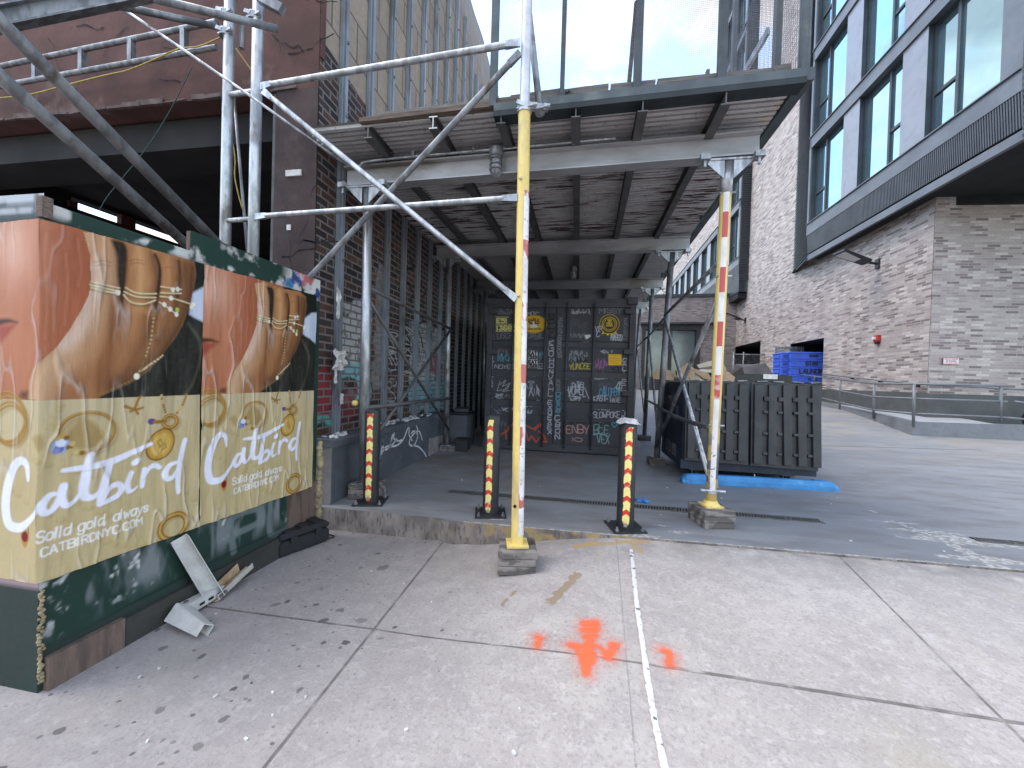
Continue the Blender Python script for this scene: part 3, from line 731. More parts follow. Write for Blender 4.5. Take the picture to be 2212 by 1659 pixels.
for i in range(60):
    y = r.choice((r.uniform(3.2, 3.6), r.uniform(4.1, 5.9), r.uniform(4.3, 5.2))); s = r.uniform(.008, .03)
    mb.rbox((r.uniform(-2.37, -2.22), y, .602 + s * .2), (s * 2, s * 1.4, s * .6), r.uniform(0, 3), r.uniform(-.4, .4), r.uniform(-.4, .4))
tag(mb.build('litter', M['paper'], None), 'scraps of paper and chips scattered along the coping of the low wall', 'litter', kind='stuff')
ub = thing('utility_box', (-2.0, 6.5, 0), 'dark grey metal box beside the shipping container, behind the wall posts', 'box')
MB().rbox((-2.02, 6.55, .28), (.36, .5, .56), bev=.01).build('body', M['lowwall'], ub); MB().rbox((-2.02, 6.55, .585), (.4, .54, .03)).build('lid', M['black'], ub)
MB().rbox((-1.98, 6.5, .635), (.24, .3, .07), .2, bev=.01).build('tray', M['black'], ub)
bc = thing('black_crate', (-1.85, 5.95, 0), 'small black crate on the ground at the foot of the second left post', 'crate')
MB().rbox((-1.84, 6.12, .09), (.2, .26, .18), .1, bev=.01).build('body', M['black'], bc); MB().rbox((-1.84, 6.12, .185), (.22, .28, .02), .1).build('rim', M['rubber'], bc)

# ------------------------------------------------------------------ hoarding with posters
HX, HY = -2.165, 1.228
hd = thing('plywood_hoarding', (HX, 1.2, -.13), 'dark green plywood hoarding with scuffed paint and torn paper, posters pasted on it', 'hoarding')
p = Paint(1.229, 2.93, -.16, 1.98, .0075, (.012, .036, .027)); N1 = p.noise(3, 5, 1); N2 = p.noise(14, 4, 2, 1, .6); N3 = p.noise(30, 3, 3)
p.blend(np.clip((N1 - .45) * 3, 0, 1) * .6, (.02, .05, .04)); low = np.clip((.5 - p.V) * 4, 0, 1) * np.clip((p.V - .02) * 9, 0, 1)
drip = p.noise(9, 4, 4, 1.3, .35); p.blend(low * np.clip((drip - .52) * 6, 0, 1) * .55, (.3, .31, .33)); p.blend(low * np.clip((N3 * .5 + N2 * .5 - .63) * 14, 0, 1) * .85, (.55, .55, .55))
top = np.clip((p.V - 1.8) * 30, 0, 1); p.blend(top * np.clip((p.noise(7, 5, 8) - .535) * 14, 0, 1), (.5, .49, .47)); p.blend(np.clip(((1.84 + .02 * np.sin(p.U * 40)) - p.V) * 60, 0, 1) * top * np.clip((N2 - .5) * 9, 0, 1), (.55, .53, .51))
rt = np.clip((p.U - 2.5) * 8, 0, 1) * top
for k, c in ((31, (.05, .22, .45)), (32, (.55, .54, .54)), (33, (.02, .06, .2)), (34, (.45, .12, .13)), (35, (.62, .6, .58))): p.blend(rt * np.clip((p.noise(9, 4, k) - .53) * 14, 0, 1), c)
p.text('PL', (2.15, .02), (2.62, .02), (2.15, .26), .045, (.16, .19, .19), .75, 0, .5, 3)
bare = np.clip((p.U - 2.6) * 60, 0, 1) * np.clip((.3 - p.V) * 40, 0, 1); p.blend(bare, (.15, .105, .085)); p.blend(bare * np.clip((p.noise(12, 4, 9, 2, .2) - .5) * 6, 0, 1), (.08, .058, .05))
p.stroke([(1.22, .0), (1.6, .02), (2.1, .035), (2.6, .02)], .006, (.004, .01, .008)); p.blend(np.clip((.02 - p.V) * 60, 0, 1) * .7 * (1 - bare), (.03, .04, .035))
p.stroke([(1.855, -.1), (1.855, 1.9)], .006, (.004, .008, .006))
Pz = np.dstack([np.full(p.U.shape, HX), p.U, np.where(p.U < 1.83, np.minimum(p.V, 1.865), p.V)]); M['hoardface'] = vcol('hoarding_paint', .5, 0, .35, 30)
grid_obj('side_panel', Pz, M['hoardface'], hd, p.C)
p = Paint(0, 3.4, -.16, 1.9, .012, (.02, .034, .03)); N = p.noise(4, 5, 21); p.blend(np.clip((N - .5) * 4, 0, 1) * .7, (.02, .045, .04))
tp = np.clip((p.V - 1.815) * 60, 0, 1); p.blend(tp * np.clip((p.noise(7, 3, 23) - .4) * 9, 0, 1), (.42, .43, .45)); p.text('BW', (.06, 1.79), (.6, 1.79), (.06, 1.93), .02, (.02, .02, .02), tp.max() * .9, 0, .5, 8)
p.blend(np.clip((.33 - p.V) * 50, 0, 1) * np.clip((p.V - .265) * 50, 0, 1) * .8, (.45, .3, .32))
Pz = np.dstack([HX - p.U, np.full(p.U.shape, HY), p.V]); grid_obj('front_panel', Pz, M['hoardface'], hd, p.C)
mb = MB(); mb.box(HX - 3.4, HX - .006, HY + .004, HY + .03, -.16, 1.86); mb.box(HX - .03, HX - .004, HY + .03, 1.83, -.16, 1.862); mb.box(HX - .03, HX - .004, 1.83, 2.92, -.16, 1.978); mb.build('plywood_core', M['bareply'], hd)
mb = MB(); mb.box(HX - .02, HX + .012, HY - .012, HY + .022, 1.8, 1.885); mb.build('corner_block', M['plank'], hd)
MB().box(HX + .002, HX + .03, 1.245, 1.52, -.17, -.02).build('base_board', M['bareply'], hd)
MB().box(HX + .002, HX + .026, 1.525, 2.55, -.2, -.03).build('base_board', simple('green_brown_board', (.045, .042, .035), (.03, .03, .026), 5, .8), hd)
def foam(y, x, z0, z1, seed, name, s=.022):
    r = random.Random(seed); mb = MB(); z = z0
    while z < z1:
        k = r.uniform(.6, 1.3) * s; c = Vector((x + r.uniform(-.006, .006), y + r.uniform(-.006, .006), z)); mb.lathe(c, [(k * .45, -k), (k * .9, -k * .5), (k, 0), (k * .8, k * .6), (k * .35, k)], 9); z += k * .9
    return mb.build(name, M['foam'], hd, True)
foam(1.234, HX + .006, -.12, .27, 4, 'foam_bead', .0065); foam(2.95, HX + .02, -.15, .62, 6, 'foam_bead', .026)

# the poster print: one picture, pasted twice
def A(x, y):   # survey marks on the first poster, unrolled round the corner of the hoarding
    if x < 85: q = atY(x, y, 1.213); return (1.213 + q.x + 2.15, q.z)
    q = atX(x, y, -2.15); return (q.y, q.z)
ZA = lambda pts: [A(x * .32242, 411.4 + y * .32242) for x, y in pts]
ZB = lambda pts: [A(x * .41344, 822.9 + y * .41344) for x, y in pts]
art = Paint(.86, 2.02, .2, 1.9, .0036, lin((196, 140, 110)))
U, V = art.U, art.V; n1 = art.noise(4, 5, 51); n2 = art.noise(60, 3, 52)
def L(*c): return tuple(min(1, q * .8) ** 1.08 for q in lin(c))
art.C[:] = np.array(L(205, 140, 108)); art.blend(np.clip((1.75 - V) / .6, 0, 1) * .5, L(190, 120, 82)); art.blend(np.clip((U - 1.18) * 9, 0, 1) * .75, L(176, 98, 66)); art.blend(np.exp(-((U - 1.06) ** 2 / .012 + (V - 1.68) ** 2 / .02)) * .8, L(236, 188, 165))
art.blend(np.clip((n1 - .45) * 3, 0, 1) * .22, L(160, 92, 66)); art.blend(np.clip((1.2 - V) * 5, 0, 1) * .35, L(168, 104, 72))
art.fill(ZA([(1000, 300), (1900, 300), (1900, 1500), (560, 1500), (700, 1340)]), L(46, 46, 40), 1, .01)
art.fill(ZA([(1230, 420), (1500, 420), (1500, 640), (1300, 640)]), L(26, 34, 28), 1, .01)
art.fill(ZA([(1290, 690), (1370, 640), (1480, 640), (1480, 960), (1370, 890), (1275, 830)]), L(205, 212, 228), 1, .008)
art.stroke(ZA([(1270, 890), (1340, 1010), (1345, 1130), (1290, 1290), (1230, 1380)]), .016, L(92, 92, 74), .8, .008, True)
art.stroke(ZA([(1100, 1060), (1060, 1200), (960, 1380)]), .02, L(66, 66, 56), .5, .02, True)
hand = [(555, 280), (600, 430), (605, 600), (590, 700), (540, 800), (470, 920), (380, 1050), (300, 1120), (220, 1200), (195, 1290), (192, 1400), (600, 1400), (760, 1340), (890, 1280), (1000, 1200), (1100, 1080), (1170, 1000), (1230, 900), (1270, 780), (1300, 660), (1312, 560), (1300, 480), (1200, 420), (1000, 380), (800, 320), (700, 280)]
art.fill(ZA(hand), L(186, 132, 88), 1, .004)
hm = np.zeros(U.shape); hp = ZA(hand); sl = art.win(hp, .02); hm[sl] = art.inside(hp, sl)
art.blend(hm * np.clip((n1 - .4) * 3, 0, 1) * .35, L(150, 96, 60))
for s_ in ([(770, 330), (792, 560), (800, 700), (790, 900)], [(1025, 440), (1048, 600), (1040, 760), (1010, 980)], [(1195, 480), (1200, 620), (1180, 800)]):
    P_ = ZA(s_); D_ = art.dist(P_, (slice(None), slice(None))); art.blend(np.clip(1 - D_ / .04, 0, 1) ** 1.5 * .75 * hm, L(104, 66, 42))
def shade(pts, w, c, a, soft): # broad soft modelling of the printed hand
    P = ZA(pts); D = art.dist(smooth_curve(P, [0] * len(P))[0], (slice(None), slice(None))); art.blend(np.clip(1 - D / w, 0, 1) ** soft * a * hm, c)
shade([(590, 300), (640, 450), (655, 620), (640, 760), (560, 900), (420, 1080), (300, 1200), (240, 1400)], .13, L(226, 188, 152), .8, 1.2)
shade([(610, 520), (560, 850), (430, 1030)], .05, L(232, 205, 190), .7, 1); shade([(930, 460), (950, 600), (960, 760)], .06, L(205, 152, 104), .7, 1); shade([(1120, 520), (1110, 640), (1120, 900)], .05, L(196, 140, 92), .7, 1)
shade([(780, 700), (750, 880), (740, 1100), (700, 1290)], .06, L(140, 86, 52), .7, 1); shade([(1050, 740), (1000, 950), (880, 1150), (700, 1390)], .09, L(132, 86, 56), .75, 1.1); shade([(1290, 520), (1260, 760), (1160, 980), (1000, 1180), (800, 1330)], .07, L(92, 60, 40), .85, .9)
shade([(900, 800), (860, 1000), (780, 1180)], .05, L(190, 136, 92), .6, 1); shade([(1170, 700), (1120, 900), (1060, 1010)], .035, L(110, 72, 46), .5, 1); shade([(460, 1390), (560, 1290), (700, 1200)], .08, L(150, 98, 66), .5, 1)
art.fill(ZA([(735, 330), (840, 370), (845, 560), (832, 680), (815, 770), (800, 700), (782, 560), (775, 430)]), L(36, 30, 26), .95, .008, True)
art.stroke(ZA([(815, 690), (820, 800), (835, 900)]), [.012, .008, .002], L(70, 44, 28), .8, .006, True)
art.stroke(ZA([(1035, 430), (1065, 520), (1062, 640), (1045, 740), (1050, 860)]), [.012, .016, .018, .014, .003], L(48, 36, 28), .95, .006, True); art.stroke(ZA([(1195, 470), (1205, 600), (1190, 720)]), .01, L(60, 40, 28), .8, .006, True)
art.stroke(ZA([(0, 884), (60, 874), (125, 886)]), [.03, .018, .004], L(70, 30, 26), .9, .008, True); art.fill(ZA([(-60, 900), (40, 905), (110, 895), (70, 950), (0, 1030), (-80, 1060)]), L(168, 72, 62), .8, .012, True); art.fill(ZA([(130, 1385), (150, 1350), (190, 1345), (190, 1400)]), L(60, 40, 30), .8, .012)
G1, G2, G3 = L(214, 190, 128), L(246, 240, 220), L(146, 108, 52)
for s_, w_, c_, a_ in (([(690, 300), (700, 460), (690, 600)], .035, L(212, 160, 116), .6), ([(925, 390), (945, 560), (935, 690)], .035, L(222, 172, 122), .7), ([(1115, 460), (1125, 590), (1115, 690)], .03, L(204, 150, 100), .65), ([(1240, 500), (1250, 640), (1225, 800)], .03, L(120, 80, 52), .7), ([(840, 820), (930, 800), (1030, 830)], .03, L(206, 154, 106), .5), ([(820, 960), (860, 1060), (900, 1150)], .04, L(160, 106, 66), .5)): shade(s_, w_, c_, a_, 1.2)
for s_ in ([(870, 470), (900, 462), (950, 470)], [(872, 492), (920, 484), (960, 494)], [(1090, 520), (1130, 512), (1170, 524)], [(630, 480), (690, 470), (740, 482)], [(640, 505), (690, 498), (735, 508)]): art.stroke(ZA(s_), .0035, L(126, 80, 50), .6, .004, True)
for s_ in ([(300, 280), (285, 480), (300, 760), (280, 1000)], [(420, 420), (430, 640), (415, 900)], [(500, 320), (520, 520), (500, 640)]): art.stroke(ZA(s_), .01, L(150, 84, 58), .35, .02, True); art.stroke([(a + .008, b) for a, b in ZA(s_)], .004, L(226, 160, 128), .4, .006, True)
for s in ([(605, 612), (690, 632), (797, 655)], [(598, 632), (690, 655), (800, 676)], [(605, 652), (700, 676), (795, 692)], [(840, 652), (920, 690), (1045, 692)], [(832, 680), (920, 714), (1042, 718)], [(828, 700), (875, 748), (960, 762), (1040, 736)], [(1075, 645), (1140, 655), (1215, 664)], [(1075, 686), (1140, 690), (1215, 690)], [(1072, 710), (1150, 722), (1230, 745), (1305, 770)], [(1068, 750), (1120, 785), (1188, 832)]):
    art.stroke([(a, b - .006) for a, b in ZA(s)], .008, L(90, 58, 34), .6, .006, True); art.stroke(ZA(s), .0075, G1, 1, .003, True); art.stroke([(a, b + .0015) for a, b in ZA(s)], .003, G2, .8, .002, True)
for c in ((785, 685), (1155, 665), (1190, 662), (1145, 722), (1300, 765), (1290, 780), (1100, 765), (1140, 795), (1190, 800), (1185, 830)): art.ellipse(ZA([c])[0], .011, .013, G2 if c != (1190, 800) else L(190, 200, 80))
def chain(pts, w, cs, step=.012):
    P, _ = smooth_curve(pts, [0] * len(pts), 12); d = 0
    for i, (a, b) in enumerate(zip(P[:-1], P[1:])):
        d += math.hypot(b[0] - a[0], b[1] - a[1])
        if d > step: d = 0; art.ellipse(b, w, w * .8, cs[i % len(cs)], None, .5)
chain(ZA([(1035, 840), (1012, 1000), (962, 1150), (940, 1200), (890, 1265), (750, 1330), (620, 1385)]), .0055, (L(150, 118, 70), L(212, 190, 140)), .009); chain(ZA([(1097, 1098), (1000, 1170), (940, 1215)]), .006, (L(190, 165, 110), L(226, 210, 170)), .009)
art.ellipse(ZA([(915, 1245)])[0], .013, .016, G2)
# lower half: jewellery lying on a cream ground
gold = V < 1.055 + .0 * U; gm = gold.astype(float); art.blend(gm, L(210, 190, 146)); art.blend(gm * np.clip((n1 - .4) * 3, 0, 1) * .35, L(194, 174, 130)); art.blend(gm * np.clip((U - 1.75) * 4, 0, 1) * .2, L(226, 212, 182)); art.blend(gm * np.clip((V - .85) * 6, 0, 1) * .35, L(206, 192, 168))
SH = L(168, 138, 76)
for s in ([(60, 560), (250, 700), (480, 800), (640, 860), (840, 830)], [(160, 400), (400, 470), (700, 560)], [(260, 240), (310, 120)], [(350, 620), (560, 700)], [(900, 520), (1040, 640)]):
    P, _ = smooth_curve(ZB(s), [0] * len(s), 8)
    for i, q in enumerate(P[::2]): art.ellipse((q[0] + .004, q[1] - .004), .018, .011, SH, None, -.5, .4, soft=.006); art.ellipse(q, .015, .009, L(222, 202, 148), None, -.5, .45, soft=.005)
art.fill(ZB([(345, 290), (420, 195), (480, 210), (545, 290), (540, 340), (440, 360), (370, 340)]), SH, .75, .012, True); art.fill(ZB([(170, 300), (210, 280), (230, 330), (200, 370)]), SH, .6, .01, True)
def ring(c, rx, ry, w, rot=0):
    c0 = ZB([c])[0]; e = ZB([(c[0] + rx, c[1])])[0]; f = ZB([(c[0], c[1] - ry)])[0]; a, b = abs(e[0] - c0[0]), abs(f[1] - c0[1])
    art.ellipse((c0[0] + .012, c0[1] - .012), a, b, SH, w * 1.1, rot, .55, soft=.008); art.ellipse(c0, a, b, L(150, 104, 36), w, rot); art.ellipse((c0[0] - .001, c0[1] + .0015), a, b, L(214, 172, 92), w * .45, rot, .9, soft=.003); return c0, a, b
for dx, dy, k in ((0, 0, 1), (8, 18, .9), (-12, -14, 1.08), (12, 30, .85)): ring((45 + dx, 200 + dy), 95 * k, 120 * k, .009, .2 * k)
ring((462, 268), 138, 104, .013); ring((905, 760), 66, 62, .028); 
for dx, dy, rr, c in ((-145, 70, .034, L(176, 184, 214)), (-150, 88, .016, L(110, 122, 186)), (-140, 55, .018, L(235, 240, 255)), (-95, 80, .012, G3), (-90, 100, .012, G1), (-160, 30, .012, G1), (-130, 20, .012, L(214, 172, 92)), (-60, 105, .011, G1), (-30, 108, .009, G3), (-110, 30, .01, G3), (-165, 100, .013, L(150, 158, 206)), (-80, 60, .011, G1)): art.ellipse(ZB([(462 + dx, 268 + dy)])[0], rr, rr * 1.05, c)
chain(ZB([(835, 60), (845, 120), (872, 185)]), .008, (L(170, 128, 60), L(214, 182, 110)), .013); chain(ZB([(978, 60), (955, 130), (915, 185)]), .008, (L(170, 128, 60), L(214, 182, 110)), .013)
ring((890, 212), 38, 32, .02); art.ellipse(ZB([(790, 212)])[0], .018, .016, L(96, 72, 150)); art.stroke(ZB([(805, 215), (860, 210)]), .018, L(170, 124, 52))
for k, c in ((1.12, L(150, 104, 32)), (1, L(206, 164, 78)), (.78, L(222, 184, 100))):
    c0 = ZB([(842, 330)])[0]; art.ellipse(c0, .062 * k, .078 * k, c, None, -.45)
for s in ([(820, 320), (835, 305), (850, 325), (835, 345), (820, 320)], [(845, 345), (862, 325), (870, 345), (850, 360), (845, 345)]): art.stroke(ZB(s), .004, L(160, 116, 50))
for s in ([(655, 130), (700, 150), (745, 140)], [(680, 160), (705, 140), (720, 100), (735, 82)], [(690, 145), (650, 135)], [(705, 150), (720, 172)]): art.stroke(ZB(s), .012, L(170, 126, 56), 1, None, True)
art.stroke(ZB([(148, 740), (150, 800), (125, 775)]), .006, G3); art.fill(ZB([(105, 795), (130, 782), (152, 800), (150, 840), (130, 872), (112, 840)]), L(196, 150, 74), 1, .004, True); art.ellipse(ZB([(130, 815)])[0], .018, .022, L(140, 30, 44))
Wt = (.74, .73, .82)
def brush(pts, ws): art.stroke([(a + .004, b - .004) for a, b in ZB(pts)], [w / 1000 for w in ws], SH, .35, .006, True); art.stroke(ZB(pts), [w / 1000 for w in ws], Wt, 1, .004, True)
brush([(148, 518), (140, 440), (108, 418), (72, 450), (45, 540), (32, 650), (48, 745), (100, 768), (150, 735), (190, 690), (215, 640)], [16, 26, 34, 40, 44, 46, 44, 38, 28, 20, 12])
brush([(300, 590), (262, 602), (226, 655), (238, 690), (278, 675), (318, 610), (335, 548), (322, 610), (345, 650), (390, 630), (420, 590)], [16, 24, 30, 28, 22, 26, 28, 30, 26, 18, 12])
brush([(472, 385), (455, 470), (440, 560), (448, 605), (490, 605), (535, 560)], [26, 34, 36, 34, 24, 12]); brush([(335, 468), (470, 448), (600, 415), (700, 370), (790, 328)], [18, 28, 32, 28, 18])
brush([(580, 420), (556, 500), (532, 590), (524, 640)], [26, 34, 34, 30]); brush([(532, 625), (575, 560), (620, 540), (640, 562), (615, 600), (560, 628), (530, 640)], [16, 24, 28, 30, 26, 22, 16])
brush([(690, 482), (672, 535), (678, 575), (700, 572), (722, 552)], [24, 26, 24, 14, 6]); brush([(706, 428), (724, 414)], [28, 28])
brush([(758, 462), (752, 510), (748, 552)], [22, 26, 20]); brush([(752, 510), (782, 458), (812, 442), (836, 452)], [12, 22, 28, 22])
brush([(925, 425), (885, 440), (862, 485), (876, 512), (905, 495), (935, 440)], [18, 26, 30, 28, 22, 16]); brush([(968, 308), (945, 400), (928, 500), (930, 580)], [26, 32, 32, 24])
Wi = (.8, .79, .8); q = ZB([(195, 852), (775, 690), (195, 795)]); art.text('Solid gold, always', (q[0][0], q[0][1]), (q[1][0], q[0][1] - .004), (q[0][0], q[0][1] + .045), .0056, Wi, 1, .16, gap=.34)
q = ZB([(218, 922), (745, 775)]); art.text('CATBIRDNYC.COM', (q[0][0], q[0][1]), (q[1][0], q[0][1] + .0), (q[0][0], q[0][1] + .035), .0052, Wi, 1, gap=.34)
# wrinkles in the paste
wr = art.noise(7, 3, 77, 1.6, .35); crease = np.clip(1 - np.abs(wr - .5) * 22, 0, 1) * np.clip((art.noise(3, 2, 78) - .45) * 4, 0, 1); art.blend(crease * .24, (.9, .86, .8)); art.blend(np.roll(crease, 3, 1) * .3, (.12, .09, .07)); art.blend(np.clip((n2 - .5), 0, 1) * .2, (.2, .16, .12))
M['poster'] = vcol('poster_paper', .58, 0, .5, 9, .22, (1, 3, .7), 0, False, .012)
def paste(name, s0, s1, shift, label, seed, root):
    i0, i1 = np.searchsorted(U[0], s0 - shift), np.searchsorted(U[0], s1 - shift); S = U[:, i0:i1] + shift; Vv = V[:, i0:i1]; C = art.C[:, i0:i1]
    lo, hi = .305 - .03 * (S - 1.215), 1.79 + .03 * (S - 1.215); k = (Vv > .25) & (Vv < 1.86); Z = np.clip(Vv, lo, hi)
    rows = np.where((V[:, 0] > .24) & (V[:, 0] < 1.86))[0]; S, Z, C = S[rows], Z[rows], C[rows]
    w = (wr[:, i0:i1][rows] - .5) * .024 + (crease[:, i0:i1][rows]) * .008
    side = S >= 1.213; X = np.where(side, -2.152 + .0015 * seed + w, -2.152 + (S - 1.213)); Yp = np.where(side, S, 1.213 + w * .3)
    rnd = np.clip(1 - np.abs(S - 1.213) / .02, 0, 1); X = X - rnd * .003
    o = grid_obj(name, np.dstack([X, Yp, Z]), M['poster'], None, C); tag(o, label, 'poster', 'jewellery posters on the hoarding'); return o
paste('poster', .93, 1.8975, 0, 'jewellery poster wrapped round the hoarding corner, showing lips and a hand above gold rings', 1, hd)
paste('poster', 1.894, 2.868, .9, 'flat jewellery poster at the brick wall end of the hoarding, right of the corner poster', 2, hd)
# ------------------------------------------------------------------ timber blocks under the posts
def blocks(c, w, hs, rz, label, seed):
    g = thing('timber_block_stack', c, label, 'timber blocks', 'timber block stacks under the posts'); z = c[2]; r = random.Random(seed)
    for h in hs:
        j = Vector((r.uniform(-.006, .006), r.uniform(-.006, .006), 0)); MB().rbox(Vector((c[0], c[1], z + h / 2)) + j, (w + r.uniform(-.01, .012), w + r.uniform(-.01, .01), h - .003), rz + r.uniform(-.05, .05), bev=.004).build('plank_block', M['endgrain'], g); z += h
    return z
t = NT('end_grain'); v = t.scale(t.pos, (1, 1, 1)); wv = t.n.new('ShaderNodeTexWave'); wv.wave_type = 'RINGS'; t.link(t.scale(t.pos, (9, 2, 12)), wv.inputs[0]); wv.inputs['Scale'].default_value = 1.5; wv.inputs['Distortion'].default_value = 3.5; wv.inputs['Detail'].default_value = 3
c = t.mix(t.sm(wv.outputs[1], .2, .8), (.13, .115, .105), (.25, .22, .2)); c = t.mix(t.sm(t.noise(5, 5), .5, .7), c, (.08, .07, .065)); t.bump(wv.outputs[1], .5, .006); M['endgrain'] = t.out(c, .9, 0, .2)
mx, my = -.385, 2.66
mz = zs(mx, my); mtop = blocks((mx, my, mz), .25, (.06, .05, .055), .2, 'weathered timber block stack on the sidewalk, under the tall yellow pole', 1)
CR = [(1.165, 3.56), (1.178, 5.93), (1.41, 8.42), (1.5, 10.9)]; CL = [(-2.03, 3.45), (-2.06, 5.93), (-2.06, 8.4), (-2.06, 10.9)]
TR = [(1.15, 3.42, 3.02), (1.287, 5.93, 3.1), (1.464, 8.42, 3.16), (1.6, 10.9, 3.2)]; TL = [(-2.04, 3.42, 2.975), (-2.1, 5.93, 3.09), (-2.1, 8.4, 3.14), (-2.1, 10.9, 3.18)]
zr = [blocks((1.165, 3.56, 0), .27, (.055, .05, .05), .22, 'dark timber block stack on the slab, under the red and white striped post', 2), blocks((1.178, 5.96, 0), .22, (.05, .05), .05, 'timber block stack beside the dumpster, under the second post on the right', 3), blocks((1.41, 8.42, 0), .24, (.05, .05), 0, 'timber block stack behind the dumpster, under the third post on the right', 4)]
zl = [blocks((-2.02, 3.5, 0), .26, (.05, .05, .05), .05, 'grey timber block stack behind the left bollard', 5), blocks((-2.05, 6.02, 0), .24, (.05, .05), .05, 'timber block stack beside the black crate, under the second post on the left', 6)]

# ------------------------------------------------------------------ pipe scaffold of the left building
sf = thing('pipe_scaffold', (mx, my, mtop), 'pipe scaffold with a yellow front pole, twin galvanised poles and diagonal braces', 'scaffold')
pb = Vector((mx + .0, my, mtop)); p31 = atY(1133, 236, 2.72); ptop = atY(1141, -80, 2.72)
def along(z): k = (z - pb.z) / (p31.z - pb.z); return pb.lerp(p31, k)
yp = MB().tube([pb + Vector((0, 0, .01)), p31], .043, 24).build('yellow_pole', M['yellow'], sf, 'auto'); yp['label'] = 'yellow painted lower pole with white and red tape'
MB().tube([p31, ptop], .036, 24).build('upper_pole', simple('white_galvanised', (.66, .66, .7), (.5, .5, .54), 8, .45, .35), sf, 'auto')
t = NT('worn_tape'); bands = t.n.new('ShaderNodeMath'); bands.operation = 'FRACT'; t.link(t.math('MULTIPLY', t.z, 2.3), bands.inputs[0])
red = t.math('MULTIPLY', t.math('GREATER_THAN', bands.outputs[0], .7), t.sm(t.noise(16, 5, t.scale(t.pos, (1, 1, .4))), .42, .52)); red = t.math('MAXIMUM', red, t.math('MULTIPLY', t.math('LESS_THAN', t.z, .03), .9))
c = t.mix(red, t.mix(t.sm(t.noise(9, 5), .4, .7), (.78, .75, .77), (.6, .57, .57)), (.5, .12, .11)); c = t.mix(t.math('MULTIPLY', t.sm(t.noise(40, 4), .58, .66), .7), c, (.3, .25, .2)); M['tape_worn'] = t.out(c, .35)
MB().arc(along(mtop + .07), along(2.52), .0445, rad(-72), rad(10), 8).build('reflective_tape', M['tape_worn'], yp, True)
mb = MB().rbox((mx, my, mtop + .006), (.15, .15, .012), .25); mb.build('base_plate', M['yellow'], sf)
for z in (.32, 1.78, 2.6): MB().lathe(along(z) + Vector((-.012, -.04, 0)), [(.011, 0), (.011, .012), (.006, .016)], 8, Vector((-.2, -1, 0))).build('bolt', M['brass'] if z > .5 else M['void'], sf)
def coupler(c, r, ax=Vector((0, 0, 1)), s=1., name='coupler'):
    c = Vector(c); mb = MB(); mb.lathe(c - ax * .03 * s, [(r + .012, 0), (r + .014, .012 * s), (r + .014, .05 * s), (r + .012, .06 * s)], 20, ax)
    mb.rbox(c + Vector((.055 * s, -.02, 0)), (.045 * s, .03, .045), .3); mb.rbox(c + Vector((-.02, -r - .012, .01)), (.06 * s, .014, .03), .1, 0, .35); mb.tube([c + Vector((-.05 * s, -.035, -.015)), c + Vector((.085 * s, -.045, -.005))], .007, 8); mb.lathe(c + Vector((.085 * s, -.045, -.005)), [(.014, -.01), (.014, .01)], 6, Vector((1, 0, .1)))
    return mb.build(name, M['galv'], sf)
coupler(p31, .04); 
t0, t1 = atY(1166, 238, 2.76), atY(1133, -60, 3.05); MB().tube([t0, t1], .024, 14).build('brace_tube', M['galv_dull'], sf, True); coupler(t0, .024, (t1 - t0).normalized(), .8)
tw = []
for px, y in ((551, 2.75), (490, 2.77)):
    a, b = atY(px, 300, y), None; x = a.x + .005
    tw.append(x); MB().tube([(x, y, -.15), (x, y, 6.4)], .041, 20).build('pole', M['galv'], sf, True)
def flat_tube(p, q, r, name='crossbar', mat='galv'): # tube with flattened bolted ends
    p, q = Vector(p), Vector(q); d = (q - p).normalized(); mb = MB(); mb.tube([p + d * .1, q - d * .1], r, 14)
    for e, s in ((p, 1), (q, -1)):
        mb.bar(e, e + d * .11 * s, .012, r * 2.5, w2=r * 1.5, h2=r * 1.9)
    return mb.build(name, M[mat], sf, 'auto')
lowp = atY(551, 468, 2.71); upp = atY(563, 187, 2.71)
flat_tube(lowp, atY(1118, 427, 2.68), .021); flat_tube(upp, atY(1124, 92, 2.68), .023)
flat_tube(atY(568, 196, 2.66), atY(1116, 646, 2.66), .021, 'brace'); flat_tube(atY(1124, 113, 2.7), atY(638, 632, 2.82), .022, 'brace', 'galv_dull')
MB().tube([(tw[1], 2.76, lowp.z), (tw[0], 2.75, lowp.z)], .02, 12).build('spacer', M['galv'], sf); MB().tube([(tw[1], 2.76, upp.z), (tw[0], 2.75, upp.z)], .022, 12).build('spacer', M['galv'], sf)
mb = MB(); c1 = [atY(-60, 156, 3.0), atY(468, 47, 3.0)]; c2 = [atY(-60, 197, 3.0), atY(468, 102, 3.0)]; mb.tube(c1, .024, 12); mb.tube(c2, .024, 12)
for px in (78, 178, 284, 398): mb.bar(atY(px, 142 - (px) * .2, 3.0), atY(px, 185 - px * .18, 3.0), .045, .045)
mb.build('ladder_beam', M['galv_dull'], sf, 'auto')
MB().tube([atY(470, 58, 2.85), atY(150, -10, 2.2)], .026, 14).build('ledger', M['galv_dull'], sf, True); MB().tube([atY(600, 63, 2.66), atY(330, -4, 2.2)], .026, 14).build('ledger', M['galv_dull'], sf, True)
MB().ibeam(atY(-90, 58, 1.7) + (atY(-90, 58, 1.7) - atY(330, -22, 2.4)) * 1.2, atY(330, -22, 2.4), .1, .1, .01).build('overhead_beam', M['galv_dull'], sf)
for a, b in (((0, 46), (473, 529)), ((0, 165), (393, 519))):
    p, q = atX(*a, -2.45), atX(*b, -2.45); d = q - p; MB().tube([p - d * 1.6, q + d * .25], .03, 16).build('raking_brace', M['galv_dull'], sf, True)
for c in ((551, 40, 2.75), (490, 35, 2.77), (490, 75, 2.77)): coupler(atY(*c), .041, s=.9)
